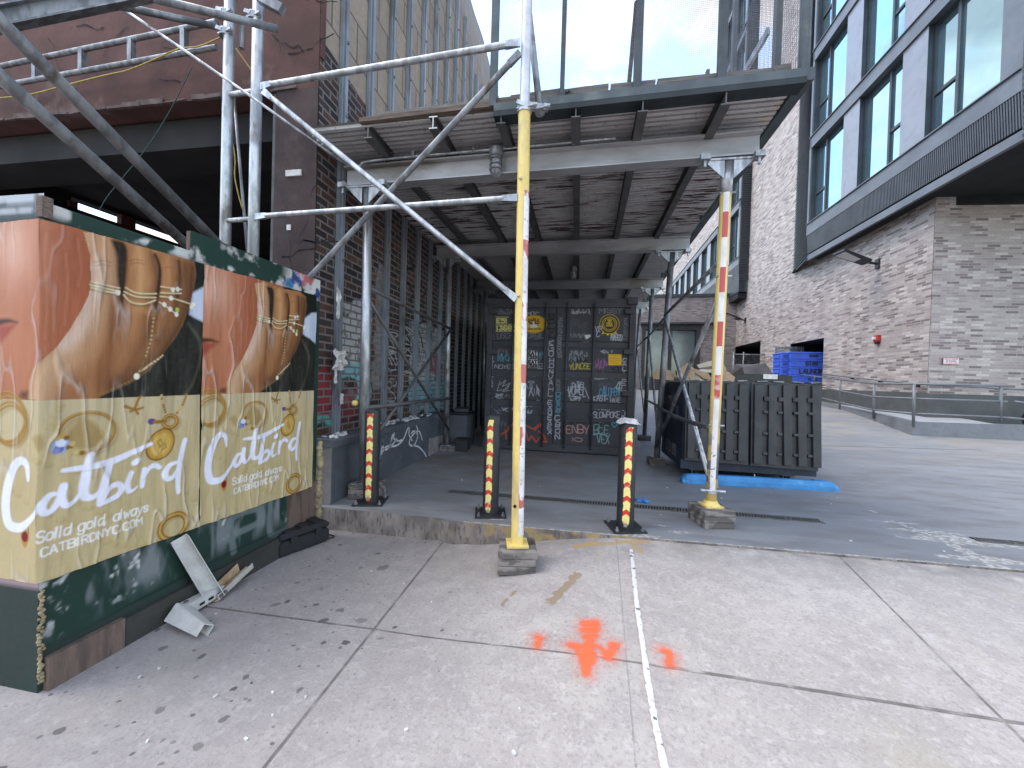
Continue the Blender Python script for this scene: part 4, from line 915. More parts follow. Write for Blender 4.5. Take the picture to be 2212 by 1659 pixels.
MB().tube([atY(524, 40, 2.85), atY(522, 105, 2.85)], .02, 10).build('stub_tube', M['galv_dull'], sf); MB().rbox(atY(585, 8, 2.7), (.22, .05, .07), .1, 0, .5).build('end_bracket', M['galv_dull'], sf)
MB().tube([atY(504, 195, 2.95), atY(540, 600, 2.95)], .012, 10).build('thin_post', M['galv_dull'], sf, True)
def cable(name, pts, r, mat, label, cat):
    P, _ = smooth_curve2(pts); return tag(MB().tube(P, r, 8).build(name, mat, None, True), label, cat)
def smooth_curve2(pts, k=6):
    P = [Vector(p) for p in pts]; out = []
    for i in range(len(P) - 1):
        a, b, c, d = P[max(i - 1, 0)], P[i], P[i + 1], P[min(i + 2, len(P) - 1)]
        for j in range(k):
            u = j / k; out.append(.5 * ((2 * b) + (c - a) * u + (2 * a - 5 * b + 4 * c - d) * u * u + (3 * b - a - 3 * c + d) * u ** 3))
    out.append(P[-1]); return out, None
cable('cable', [atY(x, y, 2.96) for x, y in ((-30, 214), (60, 205), (150, 182), (230, 162), (275, 152), (330, 130), (385, 106), (430, 100), (478, 80))], .006, M['cord_y'], 'yellow cord strung along the ladder beam in front of the brown lintel', 'cord')
cable('cable', [atY(x, y, 2.9) for x, y in ((510, 105), (528, 130), (545, 155))] , .005, M['cord_y'], 'short yellow cord between the twin galvanised poles, near their top', 'cord')
cable('cable', [atY(x, y, 2.9) for x, y in ((503, 310), (508, 345), (507, 380), (515, 420), (524, 452))], .005, M['cord_y'], 'yellow cord hanging behind the left twin pole, down a thin post', 'cord')
cable('wire', [atY(x, y, 3.1) for x, y in ((415, 145), (372, 230), (340, 285), (305, 335), (262, 388), (232, 425), (214, 455))], .004, M['cord_g'], 'thin green wire hanging across the dark opening', 'wire')

# ------------------------------------------------------------------ sidewalk shed
sh = thing('sidewalk_shed', (-.4, 7, 0), 'steel sidewalk shed with a corrugated deck, beams on pipe posts and a wire mesh parapet', 'shed')
t = NT('striped_tape'); ph = t.n.new('ShaderNodeMath'); ph.operation = 'FRACT'; t.link(t.math('MULTIPLY', t.math('ADD', t.z, .05), 2.25), ph.inputs[0])
red = t.math('GREATER_THAN', ph.outputs[0], .54); gap = t.sm(t.math('ADD', t.noise(7, 3, t.scale(t.pos, (1, 1, .5))), t.math('MULTIPLY', t.z, .1)), .5, .53)
c = t.mix(t.math('MULTIPLY', red, gap), t.mix(t.sm(t.noise(8, 5), .4, .7), (.76, .73, .71), (.6, .57, .55)), (.5, .075, .075)); c = t.mix(t.math('MULTIPLY', t.sm(t.z, 1.6, .7), t.sm(t.noise(13, 5), .46, .56)), c, (.72, .68, .68)); c = t.mix(t.math('MULTIPLY', t.sm(t.z, .9, .5), t.sm(t.noise(22, 5), .56, .6)), c, (.16, .16, .17)); M['tape_striped'] = t.out(c, .35)
t = NT('peeling_yellow'); pk = t.math('MULTIPLY', t.sm(t.z, 1.15, .45), t.sm(t.noise(11, 5, t.scale(t.pos, (1, 1, .6))), .48, .52)); c = t.mix(pk, t.mix(t.sm(t.noise(6, 4), .4, .7), (.8, .6, .2), (.7, .51, .16)), (.2, .2, .215)); t.bump(pk, .4, .003); M['peel'] = t.out(c, .45)
def column(b, tp, zb, mat, r=.043):
    b = Vector((b[0], b[1], zb)); tp = Vector(tp); d = (tp - b).normalized()
    o = MB().tube([b + d * .01, tp], r, 20).build('post', mat, sh, True)
    mb = MB().rbox((b.x, b.y, b.z + .006), (.15, .15, .012), .2); mb.build('base_plate', M['yellow'] if mat is M['peel'] else M['galv_dull'], o)
    mb = MB(); mb.box(tp.x - .2, tp.x + .2, tp.y - .06, tp.y + .06, tp.z, tp.z + .014)            # head plate, gussets and beam clamps
    for s in (-1, 1): mb.poly([(tp.x + s * .035, tp.y - .05, tp.z), (tp.x + s * .19, tp.y - .05, tp.z), (tp.x + s * .035, tp.y - .05, tp.z - .15)], .01, (0, -1, 0))
    mb.build_each('gusset', M['galv'], o)
    mb = MB()
    for s in (-1, 1): mb.rbox((tp.x + s * .2, tp.y - .085, tp.z + .0), (.075, .09, .045), 0); mb.tube([(tp.x + s * .2, tp.y - .1, tp.z - .02), (tp.x + s * .2, tp.y - .1, tp.z - .075)], .012, 8)
    mb.build_each('clamp', M['galv'], o); return o, b, tp
cols = []
for (b, tp, z) in zip(CR, TR, zr + [0]):
    k = len(cols); o, bb, tt_ = column(b, tp, z, M['peel'] if k == 0 else M['galv_dull']); cols.append((bb, tt_))
    if k == 0:
        d = tt_ - bb; MB().tube([tt_ - d * .085, tt_], .047, 20).build('head_sleeve', M['galv'], o, True); MB().arc(bb + d * .05, tt_ - d * .085, .0445, rad(-127), rad(-70), 8).build('reflective_tape', M['tape_striped'], o, True)
        o['label'] = 'yellow post wrapped in red and white tape'
        mb = MB()
        for q in (bb + d * .915, bb + d * .68, bb + d * .245): mb.tube([q + Vector((-.055, -.02, 0)), q + Vector((.07, -.02, 0))], .009, 8)
        q = bb + d * .045; mb.lathe(q - Vector((0, 0, .012)), [(.052, 0), (.052, .024)], 16); mb.tube([q + Vector((-.1, -.03, .01)), q + Vector((.1, -.03, .01))], .014, 8); mb.tube([q + Vector((.05, 0, .03)), q + Vector((.035, 0, .17))], .006, 6); mb.build_each('clamp_bolt', M['galv'], o)
        MB().lathe(bb, [(.085, 0), (.07, .02), (.055, .035), (.052, .05)], 18).build('base_collar', M['yellow'], o, True)
lcols = []
for (b, tp, z) in zip(CL, TL, zl + [0, 0]): o, bb, tt_ = column(b, tp, z, M['galv']); lcols.append((bb, tt_))
BE = [((-2.26, 3.42, 2.992), (1.385, 3.42, 3.052)), ((-2.31, 5.93, 3.105), (1.53, 5.93, 3.135)), ((-2.3, 8.42, 3.16), (1.68, 8.42, 3.185)), ((-2.3, 10.9, 3.2), (1.8, 10.9, 3.225))]
for i, (a, b) in enumerate(BE):
    h = .19; a, b = Vector(a) + Vector((0, 0, h / 2)), Vector(b) + Vector((0, 0, h / 2)); MB().ibeam(a, b, .12, h, .014).build('beam', M['alu'], sh)
# joists bearing on the beams, their ends showing under the front edge
JX = [-1.82, -1.22, -.66, -.08, .41, .98]
def ztop(y): return 3.2 + .035 * max(0, y - 3.42)
for k, x in enumerate(JX):
    p, q = Vector((x, 2.98 if k != 0 else 3.03, 3.255)), Vector((x + .25 * (x > 0), 12, ztop(12) + .07)); MB().ibeam(p, q, .07, .1, .009).build('joist', M['joist'], sh)
    if k in (0, 1): MB().ibeam(p - Vector((0, .006, 0)), p - Vector((0, .001, 0)), .07, .1, .009).build('joist_end', M['joist_end'] if k else M['greywood'], sh)
# corrugated deck, rusting in the middle
t = NT('corrugated_deck'); n = t.noise(1.6, 5, t.scale(t.pos, (.5, 1, 1))); f = t.noise(9, 5, t.scale(t.pos, (.35, 2.5, 1)))
c = t.mix(t.sm(f, .35, .65), (.62, .6, .59), (.48, .46, .455)); rust = t.math('MULTIPLY', t.sm(t.y, 3.6, 4.4), t.math('MULTIPLY', t.sm(n, .44, .56), t.sm(f, .47, .58))); rust = t.math('MULTIPLY', rust, t.sm(t.y, 7, 5.6))
c = t.mix(rust, c, (.075, .03, .02)); c = t.mix(t.math('MULTIPLY', t.sm(t.noise(30, 4), .6, .68), .5), c, (.08, .07, .065)); M['deck'] = t.out(c, .55, .1)
ysd = []; y = 3.03
pat = [(0, 0), (.036, 0), (.028, .055), (.068, .055), (.06, 0)]
while y < 12.2:
    for a, b in pat[:-1]: ysd.append((y + a, b))
    y += .06
def dz(x, yy): return ztop(yy) + .125 + (x + .5) * .012
P = np.array([[(x, yy + .0, dz(x, yy) + b) for x in (-2.4, -1, 0, 1.45 + .045 * (yy - 3))] for yy, b in ysd]); grid_obj('deck', P, M['deck'], sh, None, False)
P2 = P.copy(); P2[..., 2] = P2[..., 2] - np.array([b for _, b in ysd])[:, None] + .05; P2[:, :, 1] += .002; grid_obj('deck_planks', P2[::4], M['greywood'], sh, None, False)
M['underside_shade'] = simple('underside_shade_green', (.022, .03, .034), (.016, .022, .025), 5, .7)
# timbers, green edge channel and parapet along the front
mb = MB(); mb.bar((-1.9, 3.07, 3.36), (-.55, 3.05, 3.38), .11, .038); mb.build('plank', M['plank'], sh); mb = MB(); mb.bar((-1.72, 3.1, 3.405), (-.5, 3.08, 3.42), .13, .034); mb.build('plank', M['greywood'], sh)
a, b = Vector((-.72, 2.985, 3.33)), Vector((1.49, 2.985, 3.375))
mb = MB(); mb.bar(a, b, .03, .06); mb.build('edge_channel', M['greenwood'], sh); MB().bar(a + Vector((0, .045, -.052)), b + Vector((0, .045, -.052)), .12, .04).build('edge_underside_shade', M['underside_shade'], sh)  # added dark bar: the channel's shaded underside is put into its colour
r = random.Random(8); mb = MB(); x = -.6
while x < 1.4:
    w = r.uniform(.3, .8); w = min(w, 1.44 - x); z = 3.43 + .016 * (x + .7); mb.bar((x, 3.1, z), (x + w - .015, 3.1, z + r.uniform(-.006, .02)), .1, .075); x += w
mb.build('plank', M['greywood'], sh)
mb = MB(); mb.ext((1.49, 2.98, 3.36), (1.93, 12, 3.66), [(-.03, -.035), (.05, -.035), (.05, .05), (-.03, .05)]); mb.build('edge_channel', M['greenwood'], sh)
r = random.Random(2); mb = MB()
for i in range(9): mb.bar((1.38 + .02 * i % 3 * .03, 3.02 + i * .055, 3.36), (1.46, 3.0 + i * .055, 3.36), .03, .02)
mb.build('splintered_wood', M['rustcream'], sh)
for px, yy in ((1064, 2.99), (1213, 2.99), (1376, 2.99), (1558, 2.99), (1737, 2.99)):
    p = atY(px, 222, yy); MB().rbox((p.x, yy + .02, 4.35), (.058 if px != 1213 else .034, .038, 1.98)).build('parapet_post', M['greenwood'], sh)
p = atY(1664, 175, 3.3); 
for k in range(9): y = 3.35 + k * 1.05; MB().rbox((1.44 + .045 * (y - 3), y, 4.35), (.04, .06, 1.95)).build('parapet_post', M['greenwood'], sh)
mb = MB(); mb.bar(atY(1357, 200, 3.25), atY(1375, 4, 3.02), .03, .03); mb.build('parapet_brace', M['greywood'], sh); MB().bar(atY(1074, 220, 3.3), atY(1074, 8, 3.3), .016, .016).build('parapet_brace', M['galv_dull'], sh)
MB().bar(atY(1590, 188, 3.6), atY(1660, 66, 3.15), .03, .045, w2=.02, h2=.06).build('parapet_brace', M['galv'], sh)
MB().tube(smooth_curve2([atY(x, y, 3.04) for x, y in ((1224, 214), (1232, 202), (1230, 195), (1222, 200))])[0], .008, 8).build('wire_hook', M['joist'], sh)
def mesh_panel(name, o, u, nu, nv, step, w, parent):
    o, u = Vector(o), Vector(u).normalized(); nrm = Vector((u.y, -u.x, 0)); mb = MB(); L_, H = nu * step, nv * step
    for i in range(nu + 1): mb.bar(o + u * i * step, o + u * i * step + Vector((0, 0, H)), w, w, u)
    for j in range(nv + 1): mb.bar(o + Vector((0, 0, j * step)), o + Vector((0, 0, j * step)) + u * L_, w, w)
    return mb.build(name, M['meshwire'], parent)
M['meshwire'] = simple('mesh_wire', (.16, .16, .18), None, 10, .5, .3)
mesh_panel('wire_mesh', (-.7, 2.975, 3.4), (1, 0, .0), 162, 140, .0134, .00085, sh)
mesh_panel('wire_mesh', (1.5, 2.99, 3.45), (.045, 1, 0), 140, 50, .03, .0018, sh)
# cross bracing between the posts
def link(p, q, r=.02, mat='galv_dull', bend=None, name='cross_brace'):
    P = [Vector(p), Vector(q)]
    if bend: P = smooth_curve2([P[0], (P[0] + P[1]) / 2 + Vector(bend), P[1]])[0]
    MB().tube(P, r, 12).build(name, M[mat], sh, True)
def on(col_, z): b, t_ = col_; return b.lerp(t_, (z - b.z) / (t_.z - b.z))
R1, R2, R3, R4 = cols; L1, L2, L3, L4 = lcols; e = Vector((-.03, 0, 0))
link(on(R2, 2.2) + e, on(R1, 2.22) + e); link(on(R2, 2.15) + e, on(R1, .42) + e, mat='galv'); link(on(R1, 1.9) + e, on(R2, .25) + e); link(on(R2, .85) + e, on(R1, .83) + e, .022, 'joist', (0, 0, -.03)); link(on(R2, 2.2), on(R3, 2.2)); link(on(R3, 2.1), on(R2, .4)); link(on(R3, .85), on(R2, .85)); link(on(R3, 2.2), on(R4, 2.2)); link(on(R4, 2.1), on(R3, .4))
e = Vector((.04, 0, 0)); link(on(L1, 2.03) + e, on(L2, 1.98) + e, .02, 'joist'); link(on(L1, .88) + e, on(L2, .86) + e, .024, 'joist'); link(on(L1, 1.9) + e, on(L2, .35) + e, .018, 'joist'); link(on(L2, 1.95) + e, on(L1, .5) + e, .02, 'joist')
MB().lathe(on(L1, .92) + Vector((-.09, -.02, 0)), [(.01, -.03), (.028, -.02), (.03, 0), (.026, .02), (.01, .028)], 12, Vector((1, 0, 0))).build('end_cap', M['yellow'], sh, True)
# conduit and caged lamp on the first beam
cp = [atY(120, -78, 2.5)] + [atY(x, y, yy) for x, y, yy in ((238, 0, 2.5), (480, 165, 2.56), (600, 250, 2.62), (700, 322, 2.9), (745, 352, 3.2), (775, 358, 3.32))] + [(-1.9, 3.335, 3.2), (-.6, 3.335, 3.223), (.25, 3.335, 3.24)]
cd_ = thing('conduit', (-.6, 3.33, 3.2), 'thin grey conduit running down past the scaffold and along the front beam to the lamp', 'conduit')
MB().tube(smooth_curve2(cp)[0], .011, 10).build('pipe', M['galv'], cd_, True); mb = MB()
for x in (-1.55, -.98, -.1): mb.rbox((x, 3.34, 3.235), (.025, .035, .05))
mb.build_each('pipe_clip', M['galv_dull'], cd_)
def caged_lamp(c, label, s=1.):
    c = Vector(c); lp = thing('caged_lamp', c, label, 'lamp', 'caged lamps under the shed deck')
    MB().lathe(c, [(.03 * s, 0), (.052 * s, -.004 * s), (.054 * s, -.045 * s), (.045 * s, -.06 * s)], 20).build('housing', M['galv_dull'], lp, 'auto')
    g = NT('lamp_glass'); g.b.inputs['Alpha'].default_value = .55; mg = M.setdefault('lamp_glass', g.out((.6, .6, .62), .12))
    MB().lathe(c, [(.038 * s, -.06 * s), (.038 * s, -.15 * s), (.03 * s, -.175 * s), (.012 * s, -.19 * s)], 16).build('globe', mg, lp, True); MB().lathe(c, [(.016 * s, -.06 * s), (.02 * s, -.11 * s), (.012 * s, -.15 * s)], 10).build('bulb', M['joist_end'], lp, True)
    mb = MB()
    for k in range(8):
        a = k * math.pi / 4; d = Vector((math.cos(a), math.sin(a), 0)); mb.tube([c + d * .045 * s + Vector((0, 0, -.055 * s)), c + d * .047 * s + Vector((0, 0, -.15 * s)), c + d * .036 * s + Vector((0, 0, -.185 * s)), c + d * .01 * s + Vector((0, 0, -.205 * s))], .0035 * s, 6)
    for z in (-.08, -.12, -.155): mb.lathe(c + Vector((0, 0, z * s)), [(.049 * s, -.003), (.049 * s, .003)], 20)
    mb.build('cage', M['galv_dull'], lp, 'auto')
q = atY(1073, 322, 3.335); caged_lamp((q.x, 3.33, q.z), 'caged bulkhead lamp hanging on the front beam beside the yellow pole', 1.2)
q = atY(1239, 572, 7.2); caged_lamp((q.x, 7.2, 3.3), 'caged lamp far under the deck, above the container doors', 1.2)

# ------------------------------------------------------------------ bollards
def bollard(x, y, a0, label, seed, lean):
    b = thing('bollard', (x, y, 0), label, 'bollard', 'black bollards with chevron tape'); H = .87
    MB().lathe((x, y, .01), [(.07, 0), (.07, H - .03), (.066, H - .012), (.05, H), (.02, H + .003)], 28).build('post', M['bollard'], b, 'auto')
    MB().rbox((x, y, .006), (.27, .27, .014), .25).build('base_plate', M['bollard'], b); mb = MB(); R = Matrix.Rotation(.25, 3, 'Z')
    for sx in (-1, 1):
        for sy in (-1, 1): q = R @ Vector((sx * .105, sy * .105, 0)); mb.lathe((x + q.x, y + q.y, .012), [(.016, 0), (.016, .014), (.008, .016), (.008, .035)], 6)
    mb.build_each('anchor_bolt', M['galv_dull'], b)
    W = .064; p = Paint(-W / 2, W / 2, .03, .84, .003, lin((238, 220, 136))); ph = ((p.V + np.abs(p.U) * .75 + .02 * seed) / .112) % 1; red = (ph > .65).astype(float); p.blend(red, lin((205, 60, 44))); n = p.noise(30, 3, seed); p.blend(np.clip((n - .62) * 8, 0, 1) * .4, (.8, .75, .5)); p.blend(np.clip((.1 - p.V) * 20, 0, 1) * np.clip((n - .4) * 5, 0, 1), (.3, .28, .22))
    edge = W / 2 - .004 - np.clip(n - .55, 0, 1) * .03 - np.clip(.07 - p.V, 0, 1) * .35 - np.clip(p.V - .805, 0, 1) * .5 * (n > .5); al = (np.abs(p.U + .0015 * np.sin(p.V * 20)) < edge).astype(float)
    ang = a0 + p.U / .0712 + lean * (p.V - .4); P = np.dstack([x + .0712 * np.cos(ang), y + .0712 * np.sin(ang), p.V]); grid_obj('chevron_tape', P, M['chev'], b, np.dstack([p.C, al])); return b
M['chev'] = vcol('chevron_tape', .4, 0, .1, 40, .4, alpha=True)
bollard(-1.89, 3.345, rad(-81), 'black bollard with yellow and red chevron tape in front of the left steel post', 2, .02); bollard(-.73, 3.33, rad(-96), 'black bollard with torn chevron tape just left of the tall yellow pole', 5, .02); b3 = bollard(.42, 3.28, rad(-90), 'black bollard with plastic wrap on its top, right of the tall yellow pole', 8, .12)
r = np.random.default_rng(4); P = np.zeros((9, 14, 3))
for i in range(9):
    for j in range(14):
        a = 2 * math.pi * j / 13; rr_ = .004 + i / 8 * .088; P[i, j] = (.42 + math.cos(a) * rr_ * r.uniform(.85, 1.15), 3.28 + math.sin(a) * rr_ * r.uniform(.85, 1.15), .893 + r.uniform(-.004, .014) - .03 * max(0, i - 5) / 3)
tag(grid_obj('plastic_wrap', P, M['wrap'], None, None, False), 'crumpled clear plastic lying on top of the right bollard', 'plastic')

# ------------------------------------------------------------------ trench drain
def drain(a, b, w, label):
    a, b = Vector(a), Vector(b); d = (b - a).normalized(); s = Vector((-d.y, d.x, 0)); L_ = (b - a).length; g = thing('trench_drain', a, label, 'drain', 'slotted drains in the slab')
    up = Vector((0, 0, .004)); MB().bar(a + up * .5, b + up * .5, w, .004).build('channel', M['void'], g)
    mb = MB(); mb.bar(a + s * w * .46 + up, b + s * w * .46 + up, w * .13, .008); mb.bar(a - s * w * .46 + up, b - s * w * .46 + up, w * .13, .008); n = int(L_ / .026)
    for i in range(n):
        c = a + d * (i + .5) * L_ / n + up
        if i % 19 == 9: mb.bar(c - s * w * .4, c + s * w * .4, .03, .008)
        mb.bar(c - s * w * .42 - d * .01, c + s * w * .42 + d * .01, .0105, .008)
    mb.build('grate', M['drainiron'], g)
drain((-1.3, 3.85, 0), (2.2, 3.87, 0), .115, 'long slotted trench drain crossing the slab behind the bollards'); pa, pb_ = atZ(2105, 1166, 0), atZ(2260, 1180, 0); drain(pa, pb_, .09, 'short slotted drain in the worn patch at the right edge of the slab')

# ------------------------------------------------------------------ blue wheel stop and glove
ws = thing('wheel_stop', (2.15, 5.1, 0), 'blue wheel stop lying on the slab in front of the dumpster', 'wheel stop')
a, b = Vector((1.28, 4.98, 0)), Vector((3.01, 5.1, 0)); d = (b - a).normalized(); s = Vector((-d.y, d.x, 0)); mb = MB(); rings = []
for u, k, h in ((0, .75, .05), (.05, 1, .1), (.12, 1, .11), (1.64, 1, .11), (1.7, 1, .1), (1.765, .75, .05)):
    c = a + d * u; rings.append([c - s * .075 * k, c + s * .075 * k, c + s * .07 * k + Vector((0, 0, h * .55)), c + s * .035 * k + Vector((0, 0, h)), c - s * .035 * k + Vector((0, 0, h)), c - s * .07 * k + Vector((0, 0, h * .55))])
mb.add([q for r_ in rings for q in r_], [(i * 6 + k, i * 6 + (k + 1) % 6, i * 6 + 6 + (k + 1) % 6, i * 6 + 6 + k) for i in range(5) for k in range(6)] + [(5, 4, 3, 2, 1, 0), (30, 31, 32, 33, 34, 35)]); mb.build('body', M['blue'], ws, bevel=.006)
mb = MB()
for u in (.3, 1.5): mb.lathe(a + d * u + Vector((0, 0, .108)), [(.016, 0), (.016, .005)], 10)
mb.build_each('bolt_hole', M['void'], ws)
gp = atZ(1381, 1083, 0); mb = MB(); mb.rbox(gp + Vector((0, 0, .012)), (.07, .08, .022), .3, .1, .1, .008)
for k, aa in enumerate((-.7, -.3, .1, .45)): dd = Vector((math.cos(aa), math.sin(aa) - .2, 0)); mb.tube([gp + dd * .03 + Vector((0, 0, .015)), gp + dd * .065 + Vector((0, 0, .018)), gp + dd * (.085 + .008 * k) + Vector((0, 0, .008))], [.01, .009, .006], 8)
mb.tube([gp + Vector((-.02, .03, .015)), gp + Vector((-.05, .06, .012))], [.012, .008], 8); tag(mb.build('glove', M['glove'], None, True), 'blue rubber glove dropped on the trench drain behind the right bollard', 'glove')

# ------------------------------------------------------------------ black case and steel brackets by the hoarding
cc = atS(632, 1185); cs = thing('tool_case', (cc.x, cc.y, cc.z), 'dusty black plastic case on the sidewalk at the end of the hoarding', 'case')
rz = 1.2; MB().rbox((cc.x, cc.y + .05, cc.z + .06), (.4, .25, .11), rz, bev=.018).build('base', M['black'], cs); MB().rbox((cc.x, cc.y + .05, cc.z + .145), (.4, .25, .055), rz, bev=.02).build('lid', M['black'], cs)
R = Matrix.Rotation(rz, 3, 'Z'); mb = MB(); 
for k in (-.12, 0, .12): q = R @ Vector((k, 0, .175)); mb.rbox((cc.x + q.x, cc.y + .05 + q.y, cc.z + q.z), (.06, .2, .012), rz)
mb.build_each('lid_rib', M['rubber'], cs); mb = MB()
for k in (-.1, .1): q = R @ Vector((k, -.128, .115)); mb.rbox((cc.x + q.x, cc.y + .05 + q.y, cc.z + q.z), (.05, .012, .05), rz)
mb.build_each('latch', M['rubber'], cs); mb = MB()
for k in (-.12, .12): q = R @ Vector((-.2, k * .8, .02)); mb.lathe((cc.x + q.x, cc.y + .05 + q.y, cc.z + q.z), [(.022, -.012), (.022, .012)], 12, R @ Vector((0, 1, 0)))
mb.build_each('wheel', M['rubber'], cs)
tag(MB().tube(smooth_curve2([atS(x, y) + Vector((0, 0, .005)) for x, y in ((684, 1165), (705, 1166), (722, 1160), (708, 1155))])[0], .004, 6).build('wire_loop', M['rubber'], None, True), 'thin loop of black wire on the sidewalk beside the black case', 'wire')
def channel(p, q, w, h, t_=.004, up=Vector((0, 0, 1)), w2=None, h2=None):
    """a thin steel channel from p to q: three plates, open on the side of -up"""
    p, q = Vector(p), Vector(q); d, s, u = frame(q - p, up); w2 = w2 or w; h2 = h2 or h; mb = MB()
    def quad(a, b, c, e): n = (b - a).cross(c - a).normalized() * t_; mb.hexa([a, b, c, e, a + n, b + n, c + n, e + n])
    quad(p - s * w / 2 + u * h / 2, p + s * w / 2 + u * h / 2, q + s * w2 / 2 + u * h2 / 2, q - s * w2 / 2 + u * h2 / 2)
    quad(p - s * w / 2 - u * h / 2, p - s * w / 2 + u * h / 2, q - s * w2 / 2 + u * h2 / 2, q - s * w2 / 2 - u * h2 / 2)
    quad(p + s * w / 2 + u * h / 2, p + s * w / 2 - u * h / 2, q + s * w2 / 2 - u * h2 / 2, q + s * w2 / 2 + u * h2 / 2)
    return mb
G = lambda x, y, l=0: atS(x, y) + Vector((0, 0, l))
br = thing('steel_bracket', G(462, 1300), 'white steel bracket leaning on the hoarding with a rusty elbow and cream foot', 'bracket', 'white steel brackets on the sidewalk')
def off(p, m=.05): return Vector((max(p.x, HX + m), p.y, p.z))
el = off(G(462, 1300, .03)); tp = off(atX(388, 1165, HX + .03), .03); ft = atX(539, 1219, HX + .07); ld = (tp - el).normalized()
channel(el - ld * .02, tp, .08, .05, .004, Vector((-.75, .55, -.35)), .07, .035).build('leg', M['whitesteel'], br)
fd_ = (ft - el).normalized(); fs = fd_.cross(Vector((0, 0, 1))).normalized()
MB().bar(el - fd_ * .01 - Vector((0, 0, .022)), ft - Vector((0, 0, .018)), .055, .005).build('foot', M['rustcream'], br)
MB().bar(el + fd_ * .02 - fs * .028 + Vector((0, 0, .01)), el.lerp(ft, .78) - fs * .028 + Vector((0, 0, .02)), .005, .06).build('flange', M['rustcream'], br); mb = MB()
MB().bar(el + fs * .026 - Vector((0, 0, .005)), ft + fs * .024 - Vector((0, 0, .005)), .005, .035).build('edge', M['whitesteel'], br)
for k in (.05, .16): mb.lathe(el.lerp(ft, k) + fs * .03, [(.011, 0), (.011, .01)], 6, fs)
mb.build_each('bolt', M['bolt'], br)
br = thing('steel_bracket', G(335, 1330), 'white steel bracket lying flat on the sidewalk with a slotted arm and tapered foot', 'bracket', 'white steel brackets on the sidewalk')
e1 = off(G(338, 1335, .045), .07); q1 = off(G(452, 1284, .04), .06); q2 = G(443, 1376, .03)
channel(e1, q1, .055, .065, .004, Vector((1, -.2, .15)), .045, .05).build('arm', M['whitesteel'], br); MB().bar(e1 + Vector((0, 0, .034)), q1 + Vector((0, 0, .026)), .06, .004).build('arm_top', M['whitesteel'], br)
channel(e1, q2, .085, .085, .004, Vector((.3, .6, .9)), .05, .055).build('foot', M['whitesteel'], br)
mb = MB(); ad = (q1 - e1).normalized()
for k in (.4, .62, .84): c = e1.lerp(q1, k) + Vector((.036, -.01, 0)); mb.bar(c, c + ad * .03, .004, .012)
mb.build_each('slot', M['void'], br); mb = MB()
for k in (.05, .17): mb.lathe(e1.lerp(q1, k) + Vector((0, 0, .036)), [(.011, 0), (.011, .008)], 6)
mb.build_each('bolt', M['bolt'], br)
r = random.Random(31); mb = MB()
for i in range(46):
    if i < 26: p = atS(r.uniform(120, 1150), r.uniform(1170, 1640))
    else: x, y = r.uniform(-1.3, 3.6), r.uniform(3.3, 6); p = Vector((x, y, zd(x, y)))
    s = r.uniform(.004, .011); mb.rbox(p + Vector((0, 0, s * .4)), (s * 1.6, s, s * .7), r.uniform(0, 3), r.uniform(-.3, .3))
tag(mb.build('paper_specks', M['paper']), 'white specks of paper and chips scattered on the sidewalk and slab', 'litter', kind='stuff')

# ------------------------------------------------------------------ shipping container
KY, KX0, KX1, KZ0, KZ1 = 6.4, -1.55, .885, .02, 2.565
kc = thing('shipping_container', ((KX0 + KX1) / 2, KY, 0), 'dark grey shipping container with graffiti covered doors, under the shed', 'container')
M['cont'] = simple('container_paint', (.052, .05, .057), (.04, .039, .045), 3, .6, 0, .2, (.05, .045, .045))
mb = MB(); mb.box(KX0 + .03, KX1 - .03, KY + .06, KY + 6, KZ0 + .1, KZ1 - .05); mb.box(KX0, KX0 + .09, KY, KY + .12, KZ0, KZ1); mb.box(KX1 - .09, KX1, KY, KY + .12, KZ0, KZ1); mb.box(KX0 + .09, KX1 - .09, KY + .01, KY + .12, KZ1 - .16, KZ1 - .02); mb.box(KX0 + .09, KX1 - .09, KY + .01, KY + .12, KZ0, KZ0 + .12); mb.build('frame', M['cont'], kc)
for x in (KX0 + .06, KX1 - .06):
    for z in (KZ0 + .06, KZ1 - .06):
        o = MB().rbox((x, KY + .06, z), (.165, .16, .122), bev=.01).build('corner_casting', M['cont'], kc); MB().lathe((x, KY - .022, z), [(.03, 0), (.03, .004)], 16, Vector((0, -1, 0))).build('lifting_hole', M['void'], o)
for x in (-1.1, -.34, .33): # side corrugations
    pass
mb = MB()
for i in range(20): mb.box(KX1 - .05, KX1 - .005, KY + .3 + i * .28, KY + .44 + i * .28, KZ0 + .15, KZ1 - .15); mb.box(KX0 + .005, KX0 + .05, KY + .3 + i * .28, KY + .44 + i * .28, KZ0 + .15, KZ1 - .15)
mb.build('side_corrugation', M['cont'], kc)
dp = Paint(KX0 + .09, KX1 - .09, KZ0 + .12, KZ1 - .16, .0055, (.052, .05, .058))
n = dp.noise(2, 5, 61); dp.blend(np.clip((n - .45) * 3, 0, 1) * .5, (.045, .043, .05)); dp.blend(np.clip((.45 - dp.V) * 2, 0, 1) * np.clip((dp.noise(5, 4, 62) - .4) * 4, 0, 1) * .5, (.06, .05, .045))
def K(x, y): q = atY(1014.9 + x * .26449, 548.6 + y * .26449, KY); return (q.x, q.z)
Wg, Wd, Bl, Or, Ye, Pi, Pu = (.42, .42, .45), (.2, .2, .22), (.1, .32, .4), (.55, .09, .035), (.5, .4, .04), (.4, .12, .3), (.3, .13, .32)
def T(s, x0, y0, x1, y1, c=Wg, w=.011, a=.9, jit=.7, seed=1, slant=.1, gap=.25): dp.text(s, K(x0, y1), K(x1, y1), K(x0, y0), w, c, a, slant, jit, seed, gap)
def Sx(x0, y0, x1, y1, n_, c=Wg, w=.009, a=.85, seed=1): dp.scribble(K(x0, y1), K(x1, y1), K(x0, y0), n_, w, c, a, seed)
